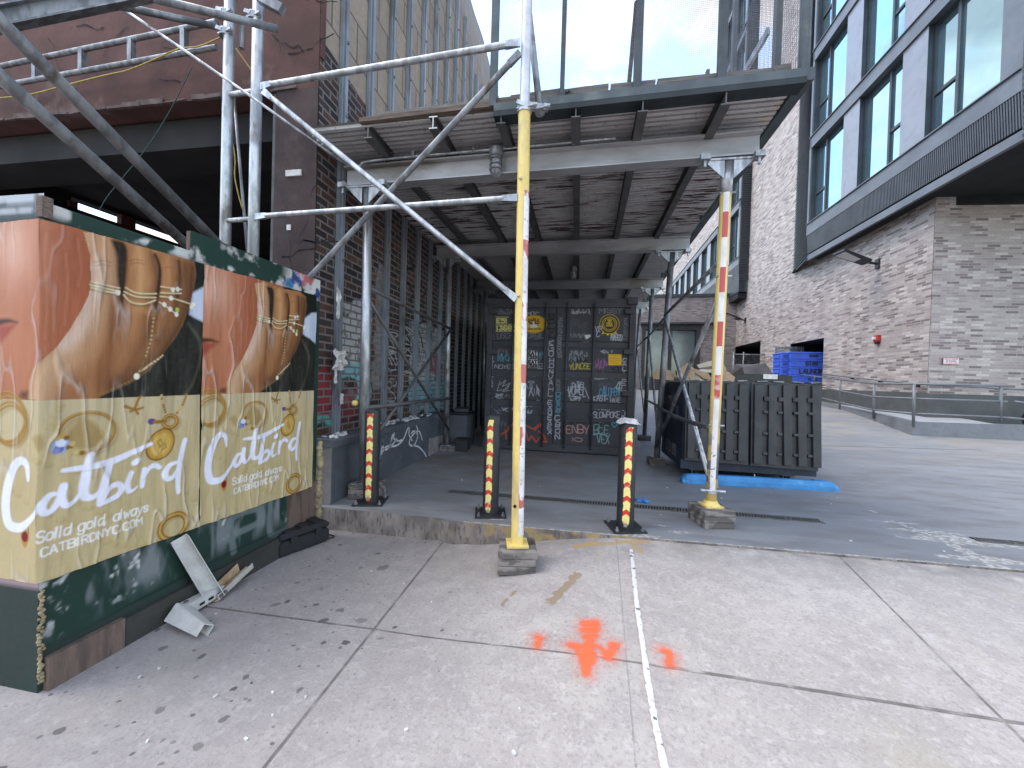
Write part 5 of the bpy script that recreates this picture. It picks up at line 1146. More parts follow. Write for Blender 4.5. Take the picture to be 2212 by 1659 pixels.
def V_(s, x, y0, y1, hw, c, w=.012, seed=1, jit=.8, a=.9):
    st = (y1 - y0) / len(s)
    for i, ch in enumerate(s): T(ch, x - hw, y0 + i * st, x + hw, y0 + (i + .78) * st, c, w, a, jit, seed + i)
def rect(x0, y0, x1, y1, c, a=1): dp.fill([K(x0, y0), K(x1, y0), K(x1, y1), K(x0, y1)], c, a)
Sx(205, 445, 365, 495, 4, Wd, .009, .9, 3); T('MOY"', 470, 470, 565, 500, Wg, .009, .9, .5, 4); T('USCHI', 220, 645, 360, 685, Wd, .009, .9, .6, 7); T('OASIL', 470, 645, 600, 685, Wd, .009, .9, .8, 8)
yl = lin((216, 202, 120)); T('E51', 216, 526, 300, 560, yl, .021, 1, 0, 1, 0, .5); T('13685', 218, 584, 370, 620, yl, .021, 1, 0, 1, 0, .5)
for y in (512, 571, 630): dp.stroke([K(209, y), K(368 if y > 520 else 312, y)], .008, yl)
dp.ellipse(K(520, 570), .225, .155, lin((206, 160, 30))); dp.ellipse(K(520, 570), .215, .147, lin((120, 84, 10)), .008); T('EAGLE', 478, 528, 562, 548, (.05, .035, .01), .014, 1, 0, 1, 0, .35); T('the', 508, 517, 532, 526, (.05, .035, .01), .006, 1, 0); T('LEASING COMPANY', 452, 603, 584, 616, (.05, .035, .01), .006, 1, 0, 1, 0, .3)
dp.fill([K(*q) for q in ((468, 548), (500, 558), (520, 545), (545, 560), (578, 548), (548, 578), (530, 572), (500, 580))], (.04, .03, .02)); dp.fill([K(*q) for q in ((492, 575), (545, 570), (548, 598), (492, 600))], (.6, .58, .55)); dp.fill([K(*q) for q in ((510, 548), (525, 546), (530, 575), (508, 575))], (.55, .5, .45))
T('MISSY', 1058, 435, 1240, 480, Wd, .01, 1, .5, 9); Sx(820, 445, 985, 490, 6, Wg, .009, .8, 11); Sx(835, 355, 940, 390, 4, (.12, .22, .26), .009, .8, 12); Sx(1065, 360, 1105, 390, 2, Wd, .008, .8, 13)
c0 = K(1142, 570); g1, g2 = lin((212, 176, 36)), (.03, .026, .02); dp.fill([K(*q) for q in ((1100, 605), (1078, 652), (1112, 648), (1130, 668), (1145, 645), (1160, 668), (1178, 646), (1206, 652), (1186, 605))], g1); dp.ellipse(c0, .158, .158, g1); dp.ellipse(c0, .135, .135, g2, .03); dp.ellipse(c0, .1, .1, g2, .02); dp.ellipse(c0, .095, .095, lin((196, 160, 40))); dp.ellipse(c0, .085, .085, g2)
T('50', 1130, 535, 1156, 552, g1, .01, 1, 0); T('EAGLE', 1118, 558, 1166, 570, g1, .007, 1, 0); T('LEASING', 1116, 576, 1168, 587, g1, .006, 1, 0); T('1967', 1096, 632, 1124, 644, g2, .006, 1, 0); T('2017', 1154, 632, 1184, 644, g2, .006, 1, 0)
T('YP', 1022, 590, 1082, 630, Wg, .012, 1, .6, 14); T('C', 1035, 630, 1060, 670, Wg, .012, 1, .6, 15); T('HASSO', 1155, 655, 1245, 700, Wg, .014, 1, .6, 16); dp.fill([K(*q) for q in ((935, 660), (985, 655), (988, 672), (950, 697))], (.62, .6, .58))
Sx(815, 520, 960, 640, 3, (.1, .1, .11), .009, .8, 17); Sx(820, 640, 940, 690, 6, Wd, .009, .9, 18); T('DOWN', 920, 719, 970, 735, (.6, .6, .62), .014, 1, 0, 1, 0, .4); T('MFER', 920, 738, 970, 754, (.6, .6, .62), .014, 1, 0, 1, 0, .4); dp.fill([K(*q) for q in ((874, 752), (888, 718), (902, 752))], (.5, .55, .58)); dp.stroke([K(910, 718), K(910, 754)], .005, Wg)
Sx(825, 722, 875, 745, 3, (.08, .2, .2), .008, .8, 19); Sx(1050, 730, 1210, 760, 5, (.2, .06, .16), .01, .8, 20); Sx(1065, 785, 1165, 812, 4, Wg, .009, .9, 21)
rect(473, 790, 550, 930, (.6, .58, .57)); kk = (.02, .02, .02)
for i, s in enumerate(('EAT', 'COUCH', 'EAT', 'COUCH')): y = 797 + i * 35; T(s, 479, y, 544, y + (27 if i % 2 == 0 else 23), kk, .022 if i % 2 == 0 else .017, 1, 0, 1, 0, .42)
rect(552, 893, 600, 938, (.5, .52, .54)); T('PRENT', 555, 898, 597, 912, kk, .011, 1, 0, 1, 0, .4); T('CLYSM', 555, 918, 597, 932, kk, .011, 1, 0, 1, 0, .4); Sx(558, 795, 600, 880, 3, Bl, .009, .8, 22)
Sx(205, 770, 300, 805, 4, (.25, .17, .12), .008, .8, 23); Sx(205, 800, 360, 880, 6, Bl, .011, .8, 24); T('NOYES', 200, 905, 360, 935, Wg, .01, .9, .6, 25); T('WEIRFB', 208, 955, 352, 990, Wd, .009, .8, .7, 26); T('WER', 470, 955, 560, 1000, Wd, .009, .8, .8, 27)
Sx(808, 785, 960, 880, 9, (.28, .28, .3), .011, .9, 28); Sx(815, 820, 960, 890, 4, (.012, .012, .014), .016, .9, 29); T('YUNOSE', 812, 895, 985, 938, Ye, .013, .9, .7, 30); Sx(1020, 850, 1130, 940, 5, Pi, .01, .7, 31); Sx(1060, 850, 1130, 940, 4, Pu, .01, .7, 32)
rect(1134, 818, 1242, 908, lin((232, 178, 20))); 
for i, w_ in enumerate((70, 55, 80, 85, 60, 75)): dp.stroke([K(1142, 830 + i * 12), K(1142 + w_, 830 + i * 12)], .006, (.2, .14, .02), .8)
T('AOE', 1155, 925, 1235, 950, (.012, .012, .014), .016, .9, .3, 33); T('ELZER', 1020, 975, 1120, 1018, Wg, .011, .9, .7, 34); T('FB', 1135, 978, 1185, 1015, Wg, .01, .9, .7, 35); Sx(835, 975, 985, 1000, 4, (.015, .015, .016), .012, .9, 36)
def poly(pts, c=Wg, w=.009, a=.9): dp.stroke([K(*q) for q in pts], w, c, a)
for pts in ([(243, 1040), (218, 1118), (300, 1105), (330, 1050), (265, 1125), (348, 1110)], [(245, 1065), (290, 1030), (262, 1082), (345, 1045)]): poly(pts)
Sx(455, 1060, 580, 1170, 5, Wg, .009, .9, 37); dp.ellipse(K(498, 1046), .05, .016, Wg, .008); T('CRMP', 195, 1145, 265, 1166, Wg, .01, 1, .5, 38); Sx(210, 1170, 265, 1185, 3, Wg, .007, .9, 39); Sx(280, 1145, 350, 1175, 4, Wd, .008, .8, 40)
T('VOWEL', 800, 1070, 945, 1150, Wg, .014, .95, 1., 41); poly([(795, 1110), (815, 1135), (850, 1080), (940, 1095), (960, 1150), (975, 1185)], Wg, .012); T('TO', 872, 1040, 925, 1085, Wg, .012, .9, .7, 42); poly([(805, 1160), (870, 1165), (850, 1185), (905, 1175), (890, 1200)], Wg, .012); Sx(805, 1160, 905, 1200, 4, Wg, .009, .9, 43)
Sx(1050, 1050, 1150, 1090, 4, (.1, .1, .11), .01, .8, 44); T('CALOFEN', 1060, 1095, 1225, 1158, (.1, .3, .42), .014, .9, .7, 45); T('4', 1195, 1045, 1228, 1120, Wg, .013, 1, .2, 46); T('KAST', 1012, 1160, 1110, 1200, Wg, .012, .95, .6, 47); T('>', 1105, 1170, 1130, 1195); poly([(1105, 1175), (1130, 1185), (1100, 1198)], Wg, .01); T('HAVE', 1150, 1172, 1230, 1212, Wg, .01, .9, .8, 48)
Sx(240, 1195, 310, 1225, 3, Bl, .014, .9, 49); T('EGOP', 450, 1205, 570, 1245, Wg, .012, .9, .6, 50); Sx(255, 1255, 350, 1290, 5, Wg, .009, .9, 51); Sx(445, 1270, 510, 1310, 3, Wg, .009, .9, 52); Sx(190, 1265, 260, 1310, 2, Wd, .009, .8, 53); T('SUTH', 800, 1215, 925, 1250, Ye, .014, .85, .7, 54); T('ACCESI', 1020, 1230, 1165, 1272, Wg, .011, .95, .6, 55); T('SLOWPOKE', 1008, 1292, 1225, 1338, Wg, .012, 1, .35, 56)
for pts in ([(245, 1480), (300, 1450), (345, 1390), (305, 1420)], [(285, 1440), (295, 1510)], [(450, 1400), (530, 1440), (570, 1395), (520, 1430)], [(440, 1400), (475, 1530), (500, 1490), (540, 1540), (570, 1500)], [(560, 1450), (600, 1480), (625, 1540), (590, 1535)], [(575, 1390), (580, 1420)]): poly(pts, Or, .026, .8)
T('ENBY', 792, 1405, 975, 1468, (.5, .27, .22), .014, .95, .5, 57, .05, .2); poly([(840, 1505), (835, 1530)], (.4, .22, .18), .012); dp.ellipse(K(885, 1520), .07, .03, (.42, .24, .2), .012); T('BEE', 1012, 1400, 1130, 1470, (.22, .42, .4), .012, .9, .9, 58); T('VEX', 1040, 1490, 1140, 1550, (.22, .42, .4), .012, .9, .8, 59); poly([(1010, 1480), (1060, 1470), (1130, 1490)], (.22, .42, .4), .012)
poly([(1184, 1420), (1160, 1390), (1168, 1372), (1185, 1388), (1202, 1372), (1210, 1392), (1184, 1420)], (.08, .34, .42), .014); poly([(1258, 860), (1265, 848)]); Sx(250, 1370, 295, 1415, 2, Wd, .008, .8, 60)
V_('GRAPES', 166, 830, 1095, 16, Wg, .011, 61); Sx(160, 510, 195, 620, 3, (.1, .1, .12), .009, .8, 62); V_('XEX', 172, 660, 745, 12, Wd, .009, 63); V_('HRZI', 164, 1165, 1290, 14, Wd, .01, 64)
V_('SOLVH', 664, 490, 700, 22, (.012, .012, .014), .026, 65); V_('KGOHON', 662, 705, 985, 17, Wg, .013, 66); V_('VAHL', 656, 995, 1170, 18, Wg, .011, 67); V_('EXOEXEX', 650, 1200, 1480, 14, Wg, .014, 68, .4); V_('XEMAZ', 738, 510, 670, 14, (.22, .23, .26), .009, 69); V_('GRSGS', 730, 675, 850, 14, (.25, .25, .28), .01, 70); V_('XOSS', 720, 1020, 1120, 12, Wd, .008, 71); V_('ODSDB', 720, 1135, 1305, 16, Bl, .012, 72); V_('CBON', 714, 1320, 1530, 16, Wg, .015, 73); V_('ZAVENN', 1272, 520, 710, 12, Wd, .009, 74); V_('CALI*', 1264, 850, 1030, 15, Wg, .014, 75, .5); V_('EL', 1258, 1040, 1125, 20, Wg, .013, 76, .3); V_('WJE', 1254, 1250, 1370, 12, Wg, .012, 77, .5)
# door relief: pressed horizontal bands, the joint between the doors
X_, Z_ = dp.U, dp.V; Yd = np.full(X_.shape, KY + .045); zb = [K(600, y)[1] for y in (708, 770, 948, 1018, 1198, 1268)]
for a_, b_ in ((zb[0], zb[1]), (zb[2], zb[3]), (zb[4], zb[5])): Yd += .022 * np.clip((a_ - Z_) / .016, 0, 1) * np.clip((Z_ - b_) / .05, 0, 1)
mid = K(692, 900)[0]; seam = np.clip(1 - np.abs(X_ - mid) / .012, 0, 1); fl = (np.abs(X_ - mid) < .11); Yd = np.where(fl, KY + .04, Yd) + seam * .03; dp.blend(seam * .8, (.008, .008, .01))
M['contdoor'] = vcol('container_door_paint', .6, 0, .15, 12, .35); im = int(np.searchsorted(X_[0], mid))
for i0, i1 in ((0, im + 1), (im, X_.shape[1])):
    P = np.dstack([X_, Yd, Z_])[:, i0:i1]; o = grid_obj('door', P, M['contdoor'], kc, dp.C[:, i0:i1])
    if i0 == 0: dl = o
    else: dr = o
for zx, dd in ((612, dl), (790, dr), (1010, dr), (350, dl)):
    x = K(zx, 700)[0]; x2 = K(zx - 22, 1500)[0]; x = (x + x2) / 2; mb = MB(); mb.tube([(x, KY + .0, KZ0 + .06), (x, KY + .0, KZ1 - .08)], .0165, 12)
    rod = mb.build('lock_rod', M['cont'], dd, True); mb = MB()
    for z in (KZ0 + .1, KZ0 + .62, KZ0 + 1.2, KZ1 - .12): mb.rbox((x, KY + .015, z), (.075, .05, .05), bev=.006)
    mb.build_each('rod_bracket', M['cont'], dd)
for zx0, zx1, zy, dd in ((780, 955, 1362, dr), (995, 1180, 1362, dr), (380, 520, 1350, dl)):
    a, b = K(zx0, zy), K(zx1, zy); mb = MB(); mb.bar((a[0], KY - .015, a[1]), (b[0], KY - .015, b[1]), .012, .035); mb.rbox(((a[0] * .55 + b[0] * .45), KY - .02, a[1] - .035), (.03, .02, .1)); mb.build('door_handle', M['cont'], dd)
for sx, zx in ((0, 150), (1, 1290)):
    for zy in (470, 800, 1140, 1470): q = K(zx, zy); MB().rbox((KX0 + .1 if not sx else KX1 - .1, KY + .0, q[1]), (.15, .05, .085), bev=.008).build('hinge', M['cont'], dr if sx else dl)
# ------------------------------------------------------------------ right building
# it stands 2.1 degrees off the alley's axis: measured and built in its own frame, turned about the camera's foot at the end
DEL = rad(2.1); cam_rot_true, zd_true = cam_rot, zd
cam_rot = Matrix.Rotation(DEL, 3, 'Z') @ cam_rot_true
def zd(x, y): return zd_true(x * math.cos(DEL) + y * math.sin(DEL), -x * math.sin(DEL) + y * math.cos(DEL))
BEFORE = set(COL.objects)
BX = 8.53
rb = thing('residential_building', (BX, 12, 0), 'modern grey brown brick building with projecting dark metal window bays', 'building')
TONES = [tuple(k * 1.08 for k in c_) for c_ in [(.42, .365, .335), (.36, .305, .28), (.49, .435, .4), (.4, .345, .315), (.24, .19, .18), (.45, .39, .36), (.385, .325, .305), (.17, .135, .13), (.56, .5, .46), (.33, .275, .255)]]
M['rbx'] = bricks('long_brick_side', 'x', .3, .0675, TONES, (.4, .36, .335), .007, .4, .6, .5); M['rby'] = bricks('long_brick_front', 'y', .3, .0675, TONES, (.4, .36, .335), .007, .4, .7, .5)
M['bay'] = simple('bay_metal', (.15, .16, .175), (.12, .13, .142), 1.2, .45, .25, .05); M['baydark'] = simple('bay_dark_metal', (.052, .06, .07), (.04, .047, .055), 2, .45, .2, .05); M['panel'] = simple('bay_panel', (.27, .275, .3), (.235, .24, .262), .6, .4, .4, .05)
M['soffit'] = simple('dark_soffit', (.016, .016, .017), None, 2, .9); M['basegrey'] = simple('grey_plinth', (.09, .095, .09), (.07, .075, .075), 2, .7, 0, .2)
t = NT('window_glass'); n = t.noise(.7, 3); M['glass'] = t.out(t.mix(t.sm(n, .35, .65), (.4, .6, .65), (.33, .52, .6)), .015, .92); t.bump(t.noise(.5, 2), .02, .05)
TOP2 = 14.6
# side wall with its doorways, pieced together so the openings are real
D1 = [atX(1706.5, 744, BX), atX(1780, 729, BX)]; D2 = [atX(1564, 752, BX), atX(1643, 740, BX)]; LV = [atX(1556, 673, BX), atX(1580, 724, BX)]
CY = 12.0
ya, yb = D1[1].y, D1[0].y; yc, yd_ = D2[1].y, D2[0].y; ztd = 3.15; mb = MB()
def wq(y0, y1, z0, z1): mb.box(BX, BX + .03, y0, y1, z0, z1)
zt1, zt2_ = (D1[0].z + D1[1].z) / 2, (D2[0].z + D2[1].z) / 2; ye2 = min(yd_, 40)
wq(CY + .02, ya, -.3, 30); wq(ya, yb, zt1, 30); wq(yb, yc, -.3, 30); wq(yc, ye2, zt2_, 30 if ye2 < 27 else 15); wq(ye2, 70, -.3, TOP2 + .3)
mb.build('side_wall', M['rbx'], rb)
mb = MB()
for (y0, y1, zt_q) in ((ya, yb, zt1), (yc, ye2, zt2_)):
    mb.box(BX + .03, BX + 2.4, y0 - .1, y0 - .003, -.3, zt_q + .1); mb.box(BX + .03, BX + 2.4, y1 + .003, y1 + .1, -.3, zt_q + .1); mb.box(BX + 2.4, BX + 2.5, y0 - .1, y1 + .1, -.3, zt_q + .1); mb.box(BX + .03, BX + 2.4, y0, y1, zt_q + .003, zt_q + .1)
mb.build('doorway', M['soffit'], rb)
MB().box(BX - .012, BX + .01, LV[1].y, LV[0].y, LV[1].z, LV[0].z).build('louvre_panel', M['baydark'], rb)
mb = MB(); c = Vector((BX, CY, 0)); d = Vector((math.cos(rad(6.1)), math.sin(rad(6.1)), 0)); e = c + d * 12
mb.add([c + Vector((0, 0, -.4)), e + Vector((0, 0, -.4)), e + Vector((0, 0, 9)), c + Vector((0, 0, 9))], [(0, 1, 2, 3)]); mb.build('front_wall', M['rby'], rb)
mb = MB(); mb.box(BX - .03, BX + .002, CY - .03, ya - .0, -.3, 1.16); mb.bar(c + Vector((-.03, -.03, .42)), e + Vector((-.03, -.03, .42)), .06, 1.45); mb.build('plinth', M['basegrey'], rb)
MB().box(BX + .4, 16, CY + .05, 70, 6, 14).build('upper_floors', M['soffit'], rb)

def bay(Xf, y0, y1, zb, zsk, rows, fh, mods, near_end, parent, name, ztop_=None, splay=.0):
    """a projecting window bay: front plane x=Xf, from y0 (near) to y1 (far)"""
    e = parent
    B, D_ = MB(), MB(); bh = .42; H = rows * fh
    for r_ in range(rows + 1):
        z = zsk + r_ * fh; B.box(Xf, Xf + .5, y0, y1, z - bh, z); B.box(Xf - .045, Xf + .05, y0, y1, z - .0, z + .028); D_.box(Xf + .32, Xf + .55, y0, y1, z - bh - .01, z - bh + .05)
    B.box(Xf, Xf + .5, y0, y0 + mods[0][0], zsk, zsk + H); B.box(Xf, Xf + .5, y1 - .12, y1, zsk, zsk + H)
    B.build('floor_band', M['bay'], e)
    Pn, J, Fm, Gl = MB(), MB(), MB(), MB()
    y = y0 + mods[0][0]; i = 0; mods_ = mods[1:]
    wins = []
    while y < y1 - .3:
        w, pnl, kind = mods_[i % len(mods_)]; w = min(w, y1 - .12 - y); wins.append((y, y + w, kind)); p1_ = min(y + w + pnl, y1 - .12)
        if p1_ > y + w + .02: Pn.box(Xf + .06, Xf + .45, y + w, p1_, zsk, zsk + H)
        y += w + pnl; i += 1
    Pn.build_each('panel', M['panel'], e); J.box(Xf + .28, Xf + .5, y0 + .1, y1 - .1, zsk, zsk + H); J.build('recess', M['baydark'], e)
    for r_ in range(rows):
        z0, z1 = zsk + r_ * fh + .03, zsk + (r_ + 1) * fh - bh
        for (a, b, kind) in wins:
            if b - a < .4: continue
            Fm = MB(); g = .06; xf0, xf1 = Xf + .19, Xf + .28
            Fm.box(xf0, xf1, a, a + g, z0, z1); Fm.box(xf0, xf1, b - g, b, z0, z1); Fm.box(xf0 + .003, xf1, a + g, b - g, z0, z0 + g); Fm.box(xf0 + .003, xf1, a + g, b - g, z1 - g, z1)
            ns = (b - a) * .36; m = b - ns if kind else a + ns; Fm.box(xf0 - .01, xf1, m - .04, m + .04, z0 + g, z1 - g); zt = z0 + (z1 - z0) * .38
            if kind: Fm.box(xf0 + .005, xf1, m + .04, b - g, zt - .04, zt + .04)
            else: Fm.box(xf0 + .005, xf1, a + g, m - .04, zt - .04, zt + .04)
            fo = Fm.build('window', M['baydark'], e); MB().box(Xf + .235, Xf + .25, a + g * .5, b - g * .5, z0 + g * .5, z1 - g * .5).build('pane', M['glass'], fo)
            MB().box(Xf + .055, Xf + .27, b - .012, b - .002, z0, z1).build('reveal', M['baydark'], fo)
    # ribbed skirt that leans in below the lowest band, and a drip strip
    S = MB(); n_ = int((y1 - y0) / .055); zt, zb_ = zsk - bh, zb
    for k in range(n_):
        a = y0 + (y1 - y0) * k / n_; b = a + (y1 - y0) / n_ * .55; S.hexa([(Xf + .06, a, zb_), (Xf + .06, b, zb_), (Xf + .4, b, zb_), (Xf + .4, a, zb_), (Xf + .012, a, zt), (Xf + .012, b, zt), (Xf + .4, b, zt), (Xf + .4, a, zt)])
    S.hexa([(Xf + .09, y0, zb_), (Xf + .09, y1, zb_), (Xf + .5, y1, zb_), (Xf + .5, y0, zb_), (Xf + .042, y0, zt), (Xf + .042, y1, zt), (Xf + .5, y1, zt), (Xf + .5, y0, zt)]); S.build('skirt', M['bay2'], e)
    # louvred ends
    Lv = MB(); z = zsk - bh - .9; zend = zsk + H
    while z < zend:
        if splay: Lv.hexa([(Xf + .02, y1 + .0, z), (Xf + .6, y1 + splay, z), (Xf + .62, y1 + splay, z), (Xf + .06, y1 - .02, z), (Xf + .04, y1 + .0, z + .055), (Xf + .6, y1 + splay, z + .055), (Xf + .62, y1 + splay, z + .055), (Xf + .08, y1 - .02, z + .055)])
        Lv.box(Xf + .04, Xf + .62, y0 - .05, y0 - .003, z, z + .06); z += .125
    if splay: Lv.hexa([(Xf + .1, y1, zsk - bh - .9), (Xf + .62, y1 + splay - .06, zsk - bh - .9), (Xf + .64, y1 + splay - .06, zsk - bh - .9), (Xf + .12, y1 - .03, zsk - bh - .9), (Xf + .1, y1, zend), (Xf + .62, y1 + splay - .06, zend), (Xf + .64, y1 + splay - .06, zend), (Xf + .12, y1 - .03, zend)])
    Lv.box(Xf + .1, Xf + .62, y0 - .002, y0 + .02, zsk - bh, zend); Lv.build('louvre', M['baydark'], e)
    return e
M['bay2'] = simple('ribbed_skirt', (.085, .093, .105), (.07, .077, .088), 2, .45, .2, .05)
BF = 8.0
Y = lambda px: atX(px, 420, BF).y
yw = [Y(x) for x in (2196, 2149, 1985, 1933, 1845, 1812, 1744)]
sill = atX(1741, 488, BF).z
YE = atX(1742, 500, BF).y; SPL = atX(1713, 500, BX + .08).y - YE
bay(BF, yw[0], YE, atX(1960, 418, BF).z, sill, 5, 3.35, [(yw[1] - yw[0],), (yw[2] - yw[1], yw[3] - yw[2], 1), (yw[4] - yw[3], yw[5] - yw[4], 0), (yw[6] - yw[5], .9, 1)], True, rb, 'window_bay', splay=SPL)
mb = MB(); ZB = atX(1960, 418, BF).z; mb.box(BF + .12, 14, yw[0] + .1, YE, ZB - .2, ZB - .02); mb.build('soffit', M['soffit'], rb); MB().box(BF + .07, BF + .16, yw[0], YE + .05, ZB - .25, ZB - .05).build('drip_strip', M['bay'], rb)
MB().box(BF + .45, 14, yw[0] + .3, YE - .3, ZB, 26).build('bay_core', M['soffit'], rb)
YN = atX(1594, 600, BF).y
bay(BF, YN, YN + 4, 6.6, 8.6, 6, 3.35, [(.25,), (1.55, .75, 1), (1.1, .1, 0)], True, rb, 'window_bay')
bay(BF + .005, YN + 4.1, 58, 6.6, 8.6, 1, 3.35, [(.1,), (1.7, .8, 1), (1.55, .8, 0)], False, rb, 'window_bay')
mb = MB(); mb.box(BF + .06, BX, YN + .1, 58, 6.25, 6.55); mb.build('soffit', M['soffit'], rb); MB().box(BF + .4, BX, YN + .2, YN + 3.9, 6.5, 29).build('bay_core', M['soffit'], rb)

# wall fittings
def wall_lamp(px, py, label, y_, s=1.):
    c = atX(px, py, BX - .02); o = thing('wall_lamp', c, label, 'lamp', 'floodlights on the brick wall'); d = Vector((-1, -.1, .16)).normalized()
    MB().rbox(c, (.06, .16 * s, .3 * s)).build('wall_plate', M['black'], o); MB().tube([c, c + d * .35 * s], .035 * s, 10).build('arm', M['black'], o)
    a = c + d * .3 * s; b = a + (d + Vector((0, 0, .22))) * .85 * s; MB().bar(a, b, .34 * s, .1 * s, w2=.5 * s, h2=.06 * s).build('lamp_head', M['black'], o); MB().bar(a.lerp(b, .35) - Vector((0, 0, .052)), b.lerp(a, .06) - Vector((0, 0, .034)), .28 * s, .012, w2=.42 * s).build('lens', M['joist_end'], o)
wall_lamp(1896, 570, 'black floodlight with a pale lens high on the brick wall, nearer the corner', 0, 1.); wall_lamp(1610, 692, 'smaller looking black floodlight low on the far brick wall, under the second bay', 0, 1.)
c = atX(1895, 731, BX - .04); o = thing('alarm_strobe', c, 'red alarm strobe on the brick wall above the ramp rail', 'alarm'); MB().rbox(c, (.1, .2, .2), bev=.012).build('box', simple('alarm_red', (.5, .04, .035), None, 10, .4), o); MB().rbox(c + Vector((-.07, .03, .0)), (.07, .1, .09), bev=.012).build('lens', M['joist_end'], o); MB().rbox(c + Vector((0, 0, -.14)), (.08, .12, .06)).build('back_box', M['black'], o)
c = atX(1718, 585, BX - .08); o = thing('security_camera', c, 'small black security camera on the brick wall below the bay', 'camera'); MB().rbox(c, (.16, .1, .1)).build('mount', M['black'], o); MB().lathe(c + Vector((-.08, 0, -.03)), [(.05, 0), (.04, .06), (.015, .08)], 12, Vector((0, 0, -1))).build('dome', M['black'], o, True)
# a red and white notice on the front wall
q = [atY(x, y, 12.1) for x, y in ((2029, 774), (2058, 774), (2029, 787))]; p = Paint(0, .37, 0, .16, .004, (.72, .66, .66)); rd = lin((206, 60, 66)); p.stroke([(.004, .004), (.366, .004), (.366, .156), (.004, .156), (.004, .004)], .006, rd)
for i, (s, a, b) in enumerate((('PRIVATE PARKING', .03, .34), ('NO STANDING', .07, .3), ('TOW AWAY ZONE', .04, .33))): p.text(s, (a, .112 - i * .046), (b, .112 - i * .046), (a, .142 - i * .046), .006, rd if i != 1 else (.05, .04, .05))
P = np.dstack([q[0].x + p.U * math.cos(rad(6.1)), CY + .11 + p.U * math.sin(rad(6.1)) - .0 + (q[0].x - BX) * math.tan(rad(6.1)) - .16, q[2].z + p.V]); sg = thing('notice_sign', (q[0].x, 11.9, q[0].z), 'small white notice with red lettering on the front brick wall', 'sign'); M['sign'] = vcol('printed_sign', .4); grid_obj('face', P, M['sign'], sg, p.C)
MB().bar((q[0].x, P[0, 0, 1] + .016, q[2].z + .08), (q[0].x + .37, P[0, 0, 1] + .016 + .04, q[2].z + .08), .012, .16).build('plate', M['galv_dull'], sg)

# ------------------------------------------------------------------ low annex at the rear
an = thing('rear_annex', (5, 26, 0), 'low brick annex with a large dark framed window, closing the far end of the lot', 'building')
wl = [atY(1388, 702, 25.97), atY(1513, 706, 25.97)]; wx0, wx1, wz1, wz0 = wl[0].x, wl[1].x, wl[0].z, .6
M['anbrick'] = bricks('annex_brick', 'y', .3, .0675, [(.36, .305, .28), (.3, .25, .23), (.4, .345, .315), (.2, .165, .155), (.33, .275, .255)], (.28, .25, .235), .006, .4, .8, .4)
mb = MB(); mb.box(-3, wx0, 26, 30, 0, 6.68); mb.box(wx1, BX + .0, 26, 30, 0, 6.68); mb.box(wx0, wx1, 26, 30, wz1, 6.68); mb.build('wall', M['anbrick'], an); MB().box(-3, BX, 25.9, 30, 6.68, 6.86).build('parapet_cap', M['baydark'], an)
mb = MB(); mb.box(wx0, wx0 + .2, 25.85, 26.2, 0, wz1); mb.box(wx1 - .25, wx1, 25.85, 26.2, 0, wz1); mb.box(wx0, wx1, 25.84, 26.2, wz1 - .32, wz1); xm = wx0 + (wx1 - wx0) * .5; mb.box(xm - .08, xm + .08, 25.87, 26.2, 0, wz1 - .32); mb.box(wx0 - .15, wx1 + .9, 25.6, 26, wz1, wz1 + .12); mb.box(wx0, wx1, 25.86, 26.2, 0, 1.6); fo = mb.build('window_frame', simple('frame_charcoal', (.035, .034, .036), None, 4, .5), an)
MB().box(wx0 + .2, wx1 - .25, 26.1, 26.13, 1.5, wz1 - .3).build('pane', simple('dull_glass', (.16, .185, .19), (.11, .13, .135), .8, .12, .2, .02), fo)
q = atY(1548, 833, 25.5); ac = thing('air_conditioner', (atY(1532, 810, 25.4).x, 25.4, 1.5), 'white framed box unit beside the dark annex window', 'air conditioner'); c = atY(1530, 812, 25.4); MB().rbox(c, (.95, .5, .75), bev=.02).build('case', M['joist_end'], ac); MB().rbox(c + Vector((.05, -.255, 0)), (.62, .012, .5)).build('grille', M['void'], ac)
MB().rbox(c + Vector((.1, 0, -.55)), (1.5, .6, .12)).build('shelf', M['joist_end'], ac)

